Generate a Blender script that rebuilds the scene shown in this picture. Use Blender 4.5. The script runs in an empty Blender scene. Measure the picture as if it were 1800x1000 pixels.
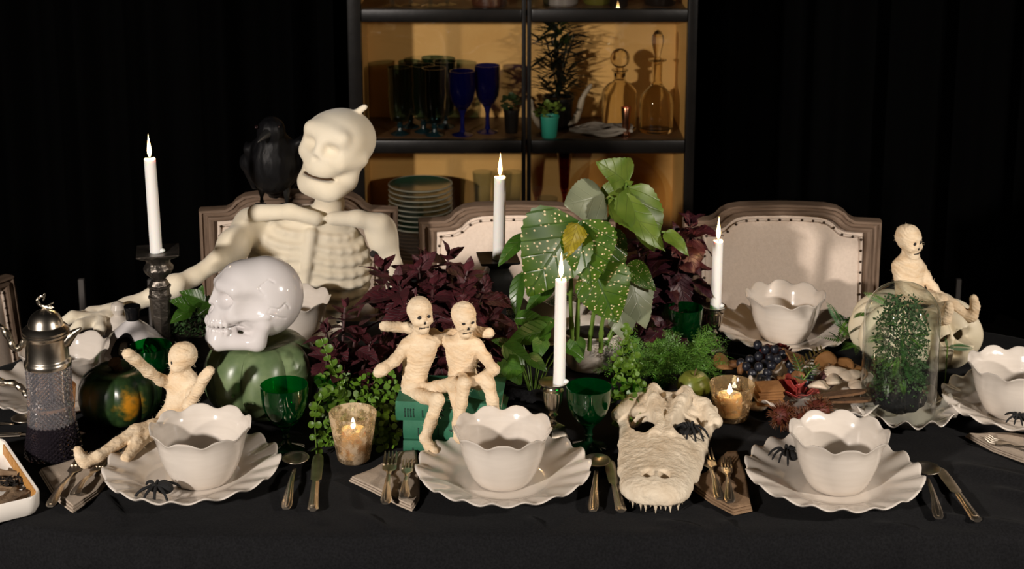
import bpy, bmesh, math, random
import numpy as np
from mathutils import Vector, Matrix, Euler, noise
SC = bpy.context.scene
COL = SC.collection
R = math.radians
PI = math.pi
# ------------------------------------------------------------------ camera
CAMZ, PITCH, FPX, PPY = 1.95, R(12), 2700.0, 174.0     # height, tilt, focal length in px (1800 wide), principal row of the shift lens
cam = bpy.data.cameras.new('camera')
cam_o = bpy.data.objects.new('camera', cam)
COL.objects.link(cam_o)
cam_o.location = (0, 0, CAMZ)
cam_o.rotation_euler = (R(90) - PITCH, 0, 0)
cam.sensor_fit = 'HORIZONTAL'
cam.sensor_width = 36
cam.lens = FPX / 1800 * 36
cam.shift_y = -(500 - PPY) / 1800
cam.clip_start = 0.05
cam.dof.use_dof = True
cam.dof.focus_distance = 2.75
cam.dof.aperture_fstop = 8.0
SC.camera = cam_o
# ------------------------------------------------------------------ world, lamps, exposure
w = bpy.data.worlds.new('dark_room')
SC.world = w
w.use_nodes = True
w.node_tree.nodes['Background'].inputs[0].default_value = (0.9, 0.8, 0.7, 1)
w.node_tree.nodes['Background'].inputs[1].default_value = 0.012
def lamp(name, loc, aim, power, size, col, spot=None):
    l = bpy.data.lights.new(name, 'AREA')
    l.shape = 'DISK'
    l.size = size
    l.energy = power
    l.color = col
    o = bpy.data.objects.new(name, l)
    COL.objects.link(o)
    o.location = loc
    d = Vector(aim) - Vector(loc)
    o.rotation_euler = d.to_track_quat('-Z', 'Y').to_euler()
    if spot: l.spread = R(spot)
    return o
lamp('studio_lamp_left', (-2.3, -0.6, 2.15), (-0.1, 2.9, 0.9), 54, 0.2, (1.0, 0.91, 0.83), 100)
lamp('studio_lamp_right', (2.15, 1.35, 1.80), (0.3, 2.9, 0.85), 15.5, 0.16, (1.0, 0.90, 0.80), 100)
SC.view_settings.view_transform = 'Standard'
SC.view_settings.look = 'None'
SC.view_settings.gamma = 1
SC.view_settings.use_curve_mapping = False
SC.view_settings.exposure = 0.0
SC.cycles.max_bounces = 12
SC.cycles.transparent_max_bounces = 24
SC.cycles.transmission_bounces = 12
SC.cycles.sample_clamp_indirect = 4.0
SC.cycles.caustics_reflective = False
# ------------------------------------------------------------------ lining up with the photograph's viewpoint
_c, _s = math.cos(PITCH), math.sin(PITCH)
def _ray(px, py):
    a = (px - 900) / FPX
    b = (PPY - py) / FPX
    return Vector((a, _c + b * _s, -_s + b * _c))
def T(px, py, z=0.75):                 # point at height z
    d = _ray(px, py)
    t = (z - CAMZ) / d.z
    return Vector((d.x * t, d.y * t, z))
def D(px, py, y):                      # point at distance y
    d = _ray(px, py)
    t = y / d.y
    return Vector((d.x * t, y, CAMZ + d.z * t))
def PXM(y, z=0.8):                     # photo pixels per metre there
    return FPX / (y * _c - (z - CAMZ) * _s)
TZ = 0.75                              # table top
# ------------------------------------------------------------------ scene bookkeeping
def tag(o, label=None, cat=None, group=None, kind=None):
    if label: o['label'] = label
    if cat: o['category'] = cat
    if group: o['group'] = group
    if kind: o['kind'] = kind
    return o
def thing(name, label, cat, loc=(0, 0, 0), rz=0, group=None):
    o = bpy.data.objects.new(name, None)
    COL.objects.link(o)
    o.location = loc
    o.rotation_euler = (0, 0, rz)
    o.empty_display_size = 0.02
    return tag(o, label, cat, group)
def link(name, me, parent=None, loc=None, rot=None, scale=None):
    o = bpy.data.objects.new(name, me)
    COL.objects.link(o)
    if parent: o.parent = parent
    if loc is not None: o.location = loc
    if rot is not None: o.rotation_euler = rot
    if scale is not None: o.scale = scale if hasattr(scale, '__len__') else (scale,) * 3
    return o
def copy_tree(o, parent=None):
    c = o.copy()
    COL.objects.link(c)
    if parent is not None: c.parent = parent
    for ch in list(o.children): copy_tree(ch, c)
    return c
def dup(o, label, loc, rz=None):
    c = copy_tree(o)
    c.location = loc
    if rz is not None: c.rotation_euler = (0, 0, rz)
    c['label'] = label
    return c
# ------------------------------------------------------------------ mesh builder
class MB:
    def __init__(s):
        s.v, s.f = [], []
    def add(s, vs, fs):
        n = len(s.v)
        s.v += [tuple(p) for p in vs]
        s.f += [tuple(i + n for i in f) for f in fs]
        return s
    def box(s, c, d, rot=None):
        x, y, z = d[0] / 2, d[1] / 2, d[2] / 2
        P = [Vector((a, b, e)) for a in (-x, x) for b in (-y, y) for e in (-z, z)]
        if rot is not None:
            m = rot if isinstance(rot, Matrix) else Euler(rot).to_matrix()
            P = [m @ p for p in P]
        c = Vector(c)
        return s.add([p + c for p in P], [(0, 1, 3, 2), (4, 6, 7, 5), (0, 4, 5, 1), (2, 3, 7, 6), (0, 2, 6, 4), (1, 5, 7, 3)])
    def lathe(s, prof, seg=32, c=(0, 0, 0), fn=None, cap=True, square=None):
        # prof: (r, z) list; fn(r, z, angle, i) -> (r, z); square: superellipse power list/func for square sections
        n = len(prof)
        vs = []
        for i, (r, z) in enumerate(prof):
            for k in range(seg):
                a = 2 * PI * k / seg
                rr, zz = (r, z) if fn is None else fn(r, z, a, i)
                ca, sa = math.cos(a), math.sin(a)
                if square and square(i):
                    q = 1 / max(abs(ca), abs(sa))
                    q = 1 + (q - 1) * square(i)
                    ca, sa = ca * q, sa * q
                vs.append((c[0] + rr * ca, c[1] + rr * sa, c[2] + zz))
        fs = []
        for i in range(n - 1):
            for k in range(seg):
                k2 = (k + 1) % seg
                fs.append((i * seg + k, i * seg + k2, (i + 1) * seg + k2, (i + 1) * seg + k))
        if cap:
            if prof[0][0] > 1e-6: fs.append(tuple(range(seg - 1, -1, -1)))
            if prof[-1][0] > 1e-6: fs.append(tuple((n - 1) * seg + k for k in range(seg)))
        return s.add(vs, fs)
    def tube(s, path, rad, seg=8, cap=True, flat=1.0, up=(0, 0, 1)):
        P = [Vector(p) for p in path]
        n = len(P)
        if not hasattr(rad, '__len__'): rad = [rad] * n
        vs, fs = [], []
        up = Vector(up)
        for i in range(n):
            t = (P[min(i + 1, n - 1)] - P[max(i - 1, 0)])
            if t.length < 1e-9: t = Vector((0, 0, 1))
            t.normalize()
            u = up - t * up.dot(t)
            if u.length < 0.05:
                u = Vector((1, 0, 0)) - t * t.x
            u.normalize()
            w_ = t.cross(u)
            for k in range(seg):
                a = 2 * PI * k / seg
                vs.append(P[i] + (w_ * math.cos(a) + u * math.sin(a) * flat) * rad[i])
        for i in range(n - 1):
            for k in range(seg):
                k2 = (k + 1) % seg
                fs.append((i * seg + k, i * seg + k2, (i + 1) * seg + k2, (i + 1) * seg + k))
        if cap:
            fs.append(tuple(range(seg - 1, -1, -1)))
            fs.append(tuple((n - 1) * seg + k for k in range(seg)))
        return s.add(vs, fs)
    def ball(s, c, r, seg=12, rings=8, rot=None, fn=None):
        if not hasattr(r, '__len__'): r = (r, r, r)
        c = Vector(c)
        vs = []
        for i in range(rings + 1):
            th = PI * i / rings
            for k in range(seg):
                a = 2 * PI * k / seg
                p = Vector((r[0] * math.sin(th) * math.cos(a), r[1] * math.sin(th) * math.sin(a), -r[2] * math.cos(th)))
                if fn: p = fn(p)
                if rot is not None: p = rot @ p
                vs.append(p + c)
        fs = []
        for i in range(rings):
            for k in range(seg):
                k2 = (k + 1) % seg
                if i == 0: fs.append((k, (i + 1) * seg + k2, (i + 1) * seg + k))
                elif i == rings - 1: fs.append((i * seg + k, i * seg + k2, (i + 1) * seg + k))
                else: fs.append((i * seg + k, i * seg + k2, (i + 1) * seg + k2, (i + 1) * seg + k))
        return s.add(vs, fs)
    def grid(s, nu, nv, fn, closed_u=False):
        vs = [fn(i, j) for i in range(nu) for j in range(nv)]
        fs = []
        for i in range(nu if closed_u else nu - 1):
            i2 = (i + 1) % nu
            for j in range(nv - 1):
                fs.append((i * nv + j, i2 * nv + j, i2 * nv + j + 1, i * nv + j + 1))
        return s.add(vs, fs)
    def prism(s, poly, z0, z1):
        n = len(poly)
        return s.add([(x, y, z0) for x, y in poly] + [(x, y, z1) for x, y in poly],
                     [tuple(range(n - 1, -1, -1)), tuple(range(n, 2 * n))] + [(i, (i + 1) % n, n + (i + 1) % n, n + i) for i in range(n)])
    def mesh(s, name, mat, smooth=True, bevel=0, weld=0, recalc=True, angle=40):
        me = bpy.data.meshes.new(name)
        me.from_pydata(s.v, [], s.f)
        if bevel or weld or recalc:
            bm = bmesh.new()
            bm.from_mesh(me)
            if weld: bmesh.ops.remove_doubles(bm, verts=bm.verts, dist=weld)
            if bevel:
                ed = [e for e in bm.edges if len(e.link_faces) == 2 and e.calc_face_angle(0) > 0.6]
                bmesh.ops.bevel(bm, geom=ed, offset=bevel, segments=2, profile=0.6, affect='EDGES', clamp_overlap=True)
            if recalc: bmesh.ops.recalc_face_normals(bm, faces=bm.faces)
            bm.to_mesh(me)
            bm.free()
        me.validate()
        if smooth:
            me.shade_smooth()
            me.set_sharp_from_angle(angle=R(angle))
        if mat: me.materials.append(mat)
        return me
    def build(s, name, mat, parent=None, loc=None, rot=None, **k):
        return link(name, s.mesh(name, mat, **k), parent, loc, rot)
def thick(mb, t):
    return mb
# ------------------------------------------------------------------ signed distance modelling (organic shapes)
class SDF:
    def __init__(s, lo, hi, vox):
        s.lo = np.array(lo, float)
        s.vox = vox
        s.n = np.ceil((np.array(hi) - s.lo) / vox).astype(int) + 1
        s.d = np.full(s.n, 1.0, np.float32)
        s.ax = [(s.lo[i] + vox * np.arange(s.n[i])).astype(np.float32) for i in range(3)]
    def _blk(s, lo, hi, m):
        a = np.maximum(np.floor((np.array(lo) - m - s.lo) / s.vox).astype(int), 0)
        b = np.minimum(np.ceil((np.array(hi) + m - s.lo) / s.vox).astype(int) + 1, s.n)
        if np.any(b <= a): return None
        sl = tuple(slice(a[i], b[i]) for i in range(3))
        X = s.ax[0][sl[0]][:, None, None]
        Y = s.ax[1][sl[1]][None, :, None]
        Z = s.ax[2][sl[2]][None, None, :]
        return sl, X, Y, Z
    def _put(s, sl, e, k, cut):
        a = s.d[sl]
        if cut:
            e = -e
            if k <= 0: s.d[sl] = np.maximum(a, e)
            else:
                h = np.clip(0.5 - 0.5 * (a - e) / k, 0, 1)
                s.d[sl] = a + (e - a) * h + k * h * (1 - h)
        else:
            if k <= 0: s.d[sl] = np.minimum(a, e)
            else:
                h = np.clip(0.5 + 0.5 * (a - e) / k, 0, 1)
                s.d[sl] = a + (e - a) * h - k * h * (1 - h)
    def ball(s, c, r, k=0.0, cut=False, rot=None):
        if not hasattr(r, '__len__'): r = (r, r, r)
        m = max(r)
        q = s._blk([x - m for x in c], [x + m for x in c], k + 3 * s.vox)
        if q is None: return s
        sl, X, Y, Z = q
        X, Y, Z = X - c[0], Y - c[1], Z - c[2]
        if rot is not None:
            i = np.array((rot if isinstance(rot, Matrix) else Euler(rot).to_matrix()).transposed())
            X, Y, Z = [i[j][0] * X + i[j][1] * Y + i[j][2] * Z for j in range(3)]
        k0 = np.sqrt((X / r[0]) ** 2 + (Y / r[1]) ** 2 + (Z / r[2]) ** 2) + 1e-6
        k1 = np.sqrt((X / r[0] ** 2) ** 2 + (Y / r[1] ** 2) ** 2 + (Z / r[2] ** 2) ** 2) + 1e-6
        s._put(sl, k0 * (k0 - 1) / k1, k, cut)
        return s
    def cone(s, a, b, ra, rb=None, k=0.0, cut=False):
        if rb is None: rb = ra
        a = np.array(a, float)
        b = np.array(b, float)
        m = max(ra, rb)
        q = s._blk(np.minimum(a, b) - m, np.maximum(a, b) + m, k + 3 * s.vox)
        if q is None: return s
        sl, X, Y, Z = q
        ab = b - a
        L = max(float(ab @ ab), 1e-12)
        t = np.clip(((X - a[0]) * ab[0] + (Y - a[1]) * ab[1] + (Z - a[2]) * ab[2]) / L, 0, 1)
        e = np.sqrt((X - a[0] - t * ab[0]) ** 2 + (Y - a[1] - t * ab[1]) ** 2 + (Z - a[2] - t * ab[2]) ** 2) - (ra + t * (rb - ra))
        s._put(sl, e, k, cut)
        return s
    def path(s, pts, rad, k=0.0, cut=False):
        if not hasattr(rad, '__len__'): rad = [rad] * len(pts)
        for i in range(len(pts) - 1): s.cone(pts[i], pts[i + 1], rad[i], rad[i + 1], k, cut)
        return s
    def box(s, c, h, rnd=0.0, k=0.0, cut=False, rot=None):
        m = math.sqrt(sum(x * x for x in h))
        q = s._blk([x - m for x in c], [x + m for x in c], k + 3 * s.vox)
        if q is None: return s
        sl, X, Y, Z = q
        X, Y, Z = X - c[0], Y - c[1], Z - c[2]
        if rot is not None:
            i = np.array((rot if isinstance(rot, Matrix) else Euler(rot).to_matrix()).transposed())
            X, Y, Z = [i[j][0] * X + i[j][1] * Y + i[j][2] * Z for j in range(3)]
        qx, qy, qz = np.abs(X) - h[0] + rnd, np.abs(Y) - h[1] + rnd, np.abs(Z) - h[2] + rnd
        e = np.sqrt(np.maximum(qx, 0) ** 2 + np.maximum(qy, 0) ** 2 + np.maximum(qz, 0) ** 2) + np.minimum(np.maximum(qx, np.maximum(qy, qz)), 0) - rnd
        s._put(sl, e, k, cut)
        return s
    def data(s):
        d = np.clip(s.d, -2 * s.vox, 2 * s.vox)
        d[0], d[-1] = 1, 1
        d[:, 0], d[:, -1] = 1, 1
        d[:, :, 0], d[:, :, -1] = 1, 1
        d = np.clip(d, -2 * s.vox, 2 * s.vox)
        ins = d < 0
        n = s.n
        cnt = np.zeros(n - 1, np.int8)
        offs = [(i, j, k) for i in (0, 1) for j in (0, 1) for k in (0, 1)]
        for i, j, k in offs: cnt += ins[i:n[0] - 1 + i, j:n[1] - 1 + j, k:n[2] - 1 + k]
        mask = (cnt > 0) & (cnt < 8)
        idx = np.full(n - 1, -1, np.int64)
        I, J, K = np.nonzero(mask)
        idx[mask] = np.arange(len(I))
        acc = np.zeros((len(I), 3))
        num = np.zeros(len(I))
        for o1 in offs:
            for ax in range(3):
                if o1[ax]: continue
                o2 = list(o1)
                o2[ax] = 1
                d1 = d[I + o1[0], J + o1[1], K + o1[2]]
                d2 = d[I + o2[0], J + o2[1], K + o2[2]]
                cr = (d1 < 0) != (d2 < 0)
                t = np.where(cr, d1 / np.where(cr, d1 - d2, 1), 0)
                p = np.array(o1, float)[None, :] + t[:, None] * (np.array(o2) - np.array(o1))[None, :]
                acc[cr] += p[cr]
                num[cr] += 1
        V = s.lo + s.vox * (np.stack([I, J, K], 1) + acc / num[:, None])
        F = []
        for ax in range(3):
            b, c = (ax + 1) % 3, (ax + 2) % 3
            a0 = [slice(None)] * 3
            a1 = [slice(None)] * 3
            a0[ax] = slice(0, n[ax] - 1)
            a1[ax] = slice(1, n[ax])
            i0, i1 = ins[tuple(a0)], ins[tuple(a1)]
            for flip, mm in ((False, i0 & ~i1), (True, ~i0 & i1)):
                e = np.stack(np.nonzero(mm), 1)
                q = []
                for db, dc in ((-1, -1), (0, -1), (0, 0), (-1, 0)):
                    g = e.copy()
                    g[:, b] += db
                    g[:, c] += dc
                    q.append(idx[g[:, 0], g[:, 1], g[:, 2]])
                q = np.stack(q, 1)
                F.append(q[:, ::-1] if flip else q)
        return V, np.concatenate(F)
    def mesh(s, name, mat, smooth=1, disp=None):
        V, F = s.data()
        for _ in range(smooth):
            A = np.zeros_like(V)
            C = np.zeros(len(V))
            for i in range(4):
                for j in ((i + 1) % 4, (i + 3) % 4):
                    np.add.at(A, F[:, i], V[F[:, j]])
                    np.add.at(C, F[:, i], 1)
            V = 0.5 * V + 0.5 * A / C[:, None]
        me = bpy.data.meshes.new(name)
        me.vertices.add(len(V))
        me.vertices.foreach_set('co', V.ravel())
        me.loops.add(F.size)
        me.loops.foreach_set('vertex_index', F.ravel().astype(np.int32))
        me.polygons.add(len(F))
        me.polygons.foreach_set('loop_start', np.arange(0, F.size, 4, dtype=np.int32))
        me.polygons.foreach_set('loop_total', np.full(len(F), 4, np.int32))
        me.update(calc_edges=True)
        me.validate()
        if disp:
            for v, nn in zip(me.vertices, [x.normal.copy() for x in me.vertices]):
                v.co += nn * disp(v.co)
            me.update()
        me.shade_smooth()
        if mat: me.materials.append(mat)
        return me
    def build(s, name, mat, parent=None, loc=None, rot=None, **k):
        return link(name, s.mesh(name, mat, **k), parent, loc, rot)
def bez(pts, n=12):                    # Catmull-Rom through points
    P = [Vector(p) for p in pts]
    P = [P[0] * 2 - P[1]] + P + [P[-1] * 2 - P[-2]]
    out = []
    for i in range(1, len(P) - 2):
        for k in range(n):
            t = k / n
            a, b, c, d = P[i - 1], P[i], P[i + 1], P[i + 2]
            out.append(0.5 * ((2 * b) + (c - a) * t + (2 * a - 5 * b + 4 * c - d) * t * t + (3 * b - a - 3 * c + d) * t ** 3))
    out.append(P[-2])
    return out
def frame(fwd, up):                    # matrix with Y along fwd, Z near up
    y = Vector(fwd).normalized()
    u = Vector(up)
    z = u - y * u.dot(y)
    if z.length < 1e-4:
        z = Vector((1, 0, 0)) - y * y.x
    z.normalize()
    x = y.cross(z)
    return Matrix((x, y, z)).transposed()
# ------------------------------------------------------------------ materials
def nt(name):
    m = bpy.data.materials.new(name)
    m.use_nodes = True
    t = m.node_tree
    return m, t, t.nodes, t.links, t.nodes['Principled BSDF']
def rgba(c): return (c[0], c[1], c[2], 1)
def M(name, col, rough=0.5, metal=0.0, col2=None, scale=20, var=0.5, bump=0, bscale=60, sss=0, coat=0, spec=0.5, sheen=0, trans=0, ior=1.45, stretch=None, wave=None, detail=5, bdist=0.002):
    m, t, N, L, P = nt(name)
    P.inputs['Base Color'].default_value = rgba(col)
    P.inputs['Roughness'].default_value = rough
    P.inputs['Metallic'].default_value = metal
    P.inputs['Specular IOR Level'].default_value = spec
    P.inputs['IOR'].default_value = ior
    if coat:
        P.inputs['Coat Weight'].default_value = coat
        P.inputs['Coat Roughness'].default_value = 0.06
    if sheen:
        P.inputs['Sheen Weight'].default_value = sheen
        P.inputs['Sheen Roughness'].default_value = 0.5
    if trans: P.inputs['Transmission Weight'].default_value = trans
    if sss:
        P.inputs['Subsurface Weight'].default_value = sss
        P.inputs['Subsurface Radius'].default_value = (0.02, 0.012, 0.007)
        P.inputs['Subsurface Scale'].default_value = 0.5
    tc = N.new('ShaderNodeTexCoord')
    src = tc.outputs['Object']
    if stretch:
        mp = N.new('ShaderNodeMapping')
        mp.inputs['Scale'].default_value = stretch
        L.new(src, mp.inputs[0])
        src = mp.outputs[0]
    if col2:
        n = N.new('ShaderNodeTexNoise')
        n.inputs['Scale'].default_value = scale
        n.inputs['Detail'].default_value = detail
        L.new(src, n.inputs['Vector'])
        r = N.new('ShaderNodeValToRGB')
        r.color_ramp.elements[0].position = 0.5 - var / 2
        r.color_ramp.elements[1].position = 0.5 + var / 2
        r.color_ramp.elements[0].color = rgba(col)
        r.color_ramp.elements[1].color = rgba(col2)
        L.new(n.outputs[0], r.inputs[0])
        L.new(r.outputs[0], P.inputs['Base Color'])
    if bump:
        if wave:
            n = N.new('ShaderNodeTexWave')
            n.bands_direction = wave
            n.inputs['Distortion'].default_value = 6
            n.inputs['Detail'].default_value = 3
            n.inputs['Detail Scale'].default_value = 1.5
        else:
            n = N.new('ShaderNodeTexNoise')
            n.inputs['Detail'].default_value = 6
        n.inputs['Scale'].default_value = bscale
        L.new(src, n.inputs['Vector'])
        b = N.new('ShaderNodeBump')
        b.inputs['Strength'].default_value = bump
        b.inputs['Distance'].default_value = bdist
        L.new(n.outputs[0], b.inputs['Height'])
        L.new(b.outputs[0], P.inputs['Normal'])
    return m
def thin_glass(name, tint, rough=0.02, gloss=0.9, speckle=None, haze=None):
    m, t, N, L, P = nt(name)
    N.remove(P)
    out = N['Material Output']
    tr = N.new('ShaderNodeBsdfTransparent')
    tr.inputs[0].default_value = rgba(tint)
    gl = N.new('ShaderNodeBsdfGlossy')
    gl.inputs['Color'].default_value = (1, 1, 1, 1)
    gl.inputs['Roughness'].default_value = rough
    lw = N.new('ShaderNodeLayerWeight')
    lw.inputs['Blend'].default_value = 0.5
    pw = N.new('ShaderNodeMath')
    pw.operation = 'POWER'
    pw.inputs[1].default_value = 3.5
    L.new(lw.outputs['Facing'], pw.inputs[0])
    ma = N.new('ShaderNodeMath')
    ma.operation = 'MULTIPLY_ADD'
    ma.inputs[1].default_value = gloss
    ma.inputs[2].default_value = 0.045
    L.new(pw.outputs[0], ma.inputs[0])
    mx = N.new('ShaderNodeMixShader')
    L.new(ma.outputs[0], mx.inputs[0])
    L.new(tr.outputs[0], mx.inputs[1])
    L.new(gl.outputs[0], mx.inputs[2])
    if haze:                           # a little colour scattered inside the glass wall
        hc, ha = haze
        tl0 = N.new('ShaderNodeBsdfTranslucent')
        tl0.inputs[0].default_value = rgba(hc)
        df0 = N.new('ShaderNodeBsdfDiffuse')
        df0.inputs[0].default_value = rgba(hc)
        m0 = N.new('ShaderNodeMixShader')
        m0.inputs[0].default_value = 0.5
        L.new(df0.outputs[0], m0.inputs[1])
        L.new(tl0.outputs[0], m0.inputs[2])
        m00 = N.new('ShaderNodeMixShader')
        m00.inputs[0].default_value = ha
        L.new(tr.outputs[0], m00.inputs[1])
        L.new(m0.outputs[0], m00.inputs[2])
        L.new(m00.outputs[0], mx.inputs[1])
    res = mx.outputs[0]
    if speckle:                        # flaked mercury coating
        col, amount, sc = speckle
        tc = N.new('ShaderNodeTexCoord')
        n = N.new('ShaderNodeTexNoise')
        n.inputs['Scale'].default_value = sc
        n.inputs['Detail'].default_value = 8
        n.inputs['Roughness'].default_value = 0.7
        L.new(tc.outputs['Object'], n.inputs['Vector'])
        r = N.new('ShaderNodeValToRGB')
        r.color_ramp.elements[0].position = 0.62 - amount * 0.25
        r.color_ramp.elements[1].position = 0.62 - amount * 0.25 + 0.1
        L.new(n.outputs[0], r.inputs[0])
        df = N.new('ShaderNodeBsdfDiffuse')
        df.inputs[0].default_value = rgba(col)
        tl = N.new('ShaderNodeBsdfTranslucent')
        tl.inputs[0].default_value = rgba(col)
        m1 = N.new('ShaderNodeMixShader')
        m1.inputs[0].default_value = 0.55
        L.new(df.outputs[0], m1.inputs[1])
        L.new(tl.outputs[0], m1.inputs[2])
        m2 = N.new('ShaderNodeMixShader')
        L.new(r.outputs[0], m2.inputs[0])
        L.new(mx.outputs[0], m2.inputs[1])
        L.new(m1.outputs[0], m2.inputs[2])
        res = m2.outputs[0]
    L.new(res, out.inputs['Surface'])
    return m
def emit(name, col, power):
    m, t, N, L, P = nt(name)
    N.remove(P)
    e = N.new('ShaderNodeEmission')
    e.inputs[0].default_value = rgba(col)
    e.inputs[1].default_value = power
    L.new(e.outputs[0], N['Material Output'].inputs['Surface'])
    return m
def leaf_mat(name, col, col2, vein, rough=0.4, tl=0.25, spots=None, back=None, scale=8, vs=0.075, vb=0.5):
    # leaf meshes lie in XY with the midrib on x = 0, length 1 along Y
    m, t, N, L, P = nt(name)
    tc = N.new('ShaderNodeTexCoord')
    ob = tc.outputs['Object']
    n = N.new('ShaderNodeTexNoise')
    n.inputs['Scale'].default_value = scale
    L.new(ob, n.inputs['Vector'])
    r = N.new('ShaderNodeValToRGB')
    r.color_ramp.elements[0].position = 0.3
    r.color_ramp.elements[1].position = 0.7
    r.color_ramp.elements[0].color = rgba(col)
    r.color_ramp.elements[1].color = rgba(col2)
    L.new(n.outputs[0], r.inputs[0])
    c = r.outputs[0]
    sx = N.new('ShaderNodeSeparateXYZ')
    L.new(ob, sx.inputs[0])
    ab = N.new('ShaderNodeMath')
    ab.operation = 'ABSOLUTE'
    L.new(sx.outputs[0], ab.inputs[0])
    # side veins: bands of (y - 1.1|x|)
    mm = N.new('ShaderNodeMath')
    mm.operation = 'MULTIPLY_ADD'
    mm.inputs[1].default_value = -1.1
    L.new(ab.outputs[0], mm.inputs[0])
    L.new(sx.outputs[1], mm.inputs[2])
    fr = N.new('ShaderNodeMath')
    fr.operation = 'PINGPONG'
    fr.inputs[1].default_value = vs
    L.new(mm.outputs[0], fr.inputs[0])
    mn = N.new('ShaderNodeMath')
    mn.operation = 'MINIMUM'
    L.new(fr.outputs[0], mn.inputs[0])
    L.new(ab.outputs[0], mn.inputs[1])
    vr = N.new('ShaderNodeMapRange')
    vr.inputs[1].default_value = 0.0
    vr.inputs[2].default_value = 0.016
    vr.inputs[3].default_value = 1.0
    vr.inputs[4].default_value = 0.0
    L.new(mn.outputs[0], vr.inputs[0])
    def mix(fac, a, b):
        x = N.new('ShaderNodeMix')
        x.data_type = 'RGBA'
        if hasattr(fac, 'default_value'): L.new(fac, x.inputs[0])
        else: x.inputs[0].default_value = fac
        for s_, v in ((6, a), (7, b)):
            if isinstance(v, tuple): x.inputs[s_].default_value = rgba(v)
            else: L.new(v, x.inputs[s_])
        return x.outputs[2]
    c = mix(vr.outputs[0], c, vein)
    if spots:
        v = N.new('ShaderNodeTexVoronoi')
        v.inputs['Scale'].default_value = 19
        L.new(ob, v.inputs['Vector'])
        sr = N.new('ShaderNodeMapRange')
        sr.inputs[1].default_value = 0.19
        sr.inputs[2].default_value = 0.27
        sr.inputs[3].default_value = 1.0
        sr.inputs[4].default_value = 0.0
        L.new(v.outputs['Distance'], sr.inputs[0])
        c = mix(sr.outputs[0], c, spots)
    if back:
        g = N.new('ShaderNodeNewGeometry')
        c = mix(g.outputs['Backfacing'], c, back)
    L.new(c, P.inputs['Base Color'])
    P.inputs['Roughness'].default_value = rough
    bp = N.new('ShaderNodeBump')
    bp.inputs['Strength'].default_value = vb
    bp.inputs['Distance'].default_value = 0.002
    bp.invert = True
    L.new(vr.outputs[0], bp.inputs['Height'])
    L.new(bp.outputs[0], P.inputs['Normal'])
    tn = N.new('ShaderNodeBsdfTranslucent')
    L.new(c, tn.inputs[0])
    mx = N.new('ShaderNodeMixShader')
    mx.inputs[0].default_value = tl
    L.new(P.outputs[0], mx.inputs[1])
    L.new(tn.outputs[0], mx.inputs[2])
    L.new(mx.outputs[0], N['Material Output'].inputs['Surface'])
    return m
m_black = M('black_wall', (0.004, 0.004, 0.004), 0.95, spec=0.05)
m_floor = M('dark_floor', (0.012, 0.010, 0.009), 0.7, col2=(0.02, 0.016, 0.013), scale=6, spec=0.2)
m_drape = M('black_drape', (0.0016, 0.0016, 0.0016), 0.95, bump=0.2, bscale=300, spec=0.05)
m_cloth = M('black_tablecloth', (0.0050, 0.0050, 0.0056), 0.9, col2=(0.009, 0.009, 0.010), scale=260, var=0.3, bump=0.25, bscale=700, spec=0.12, sheen=0.02, bdist=0.001)
m_gauze = M('black_gauze', (0.006, 0.006, 0.0065), 0.95, col2=(0.016, 0.016, 0.018), scale=120, bump=0.8, bscale=220, spec=0.1)
m_cer = M('cream_glazed_stoneware', (0.60, 0.54, 0.475), 0.15, col2=(0.66, 0.60, 0.535), scale=14, bump=0.10, bscale=110, stretch=(1, 1, 7), coat=0.5, bdist=0.001)
m_porc = M('white_glazed_porcelain', (0.63, 0.60, 0.59), 0.13, col2=(0.57, 0.53, 0.52), scale=9, coat=0.6, bump=0.05, bscale=40)
m_foam = M('flocked_foam', (0.83, 0.76, 0.62), 0.95, col2=(0.74, 0.66, 0.50), scale=9, bump=0.5, bscale=600, sheen=0.25, spec=0.1, bdist=0.001)
m_mummy = M('gauze_wrapping', (0.78, 0.66, 0.49), 0.95, col2=(0.62, 0.44, 0.26), scale=36, var=0.6, bump=0.6, bscale=190, stretch=(1, 1, 2.2), spec=0.1, bdist=0.002)
m_thread = M('frayed_thread', (0.80, 0.68, 0.50), 0.95)
m_ink = M('black_paint', (0.015, 0.013, 0.012), 0.8)
m_bone = M('weathered_bone', (0.74, 0.65, 0.51), 0.75, col2=(0.54, 0.43, 0.30), scale=26, var=0.5, bump=0.9, bscale=110, spec=0.25, bdist=0.003)
m_tooth = M('tooth', (0.62, 0.52, 0.38), 0.45)
m_wood = M('weathered_chair_wood', (0.115, 0.075, 0.05), 0.6, col2=(0.24, 0.165, 0.115), scale=9, bump=0.4, bscale=40, stretch=(14, 14, 1.5), spec=0.3)
m_wood_h = M('weathered_rail_wood', (0.115, 0.075, 0.05), 0.6, col2=(0.24, 0.165, 0.115), scale=9, bump=0.4, bscale=40, stretch=(1.5, 14, 14), spec=0.3)
m_linen = M('cream_linen', (0.74, 0.62, 0.52), 0.9, col2=(0.66, 0.545, 0.45), scale=160, bump=0.35, bscale=420, spec=0.15, bdist=0.001)
m_nail = M('bronze_nail', (0.09, 0.06, 0.04), 0.4, metal=1)
m_cab = M('ebony_cabinet_wood', (0.0035, 0.003, 0.0027), 0.36, col2=(0.009, 0.007, 0.0055), scale=14, bump=0.25, bscale=30, spec=0.3)
m_gold = M('gold_leaf_backing', (0.70, 0.38, 0.105), 0.5, metal=0.1, col2=(0.80, 0.48, 0.16), scale=7, var=0.6, bump=0.12, bscale=22)
m_shelf = M('brown_shelf_wood', (0.09, 0.045, 0.018), 0.5, col2=(0.13, 0.065, 0.027), scale=12, stretch=(1, 10, 10))
m_pane = thin_glass('cabinet_pane', (0.97, 0.97, 0.96), 0.01, 0.5)
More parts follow.
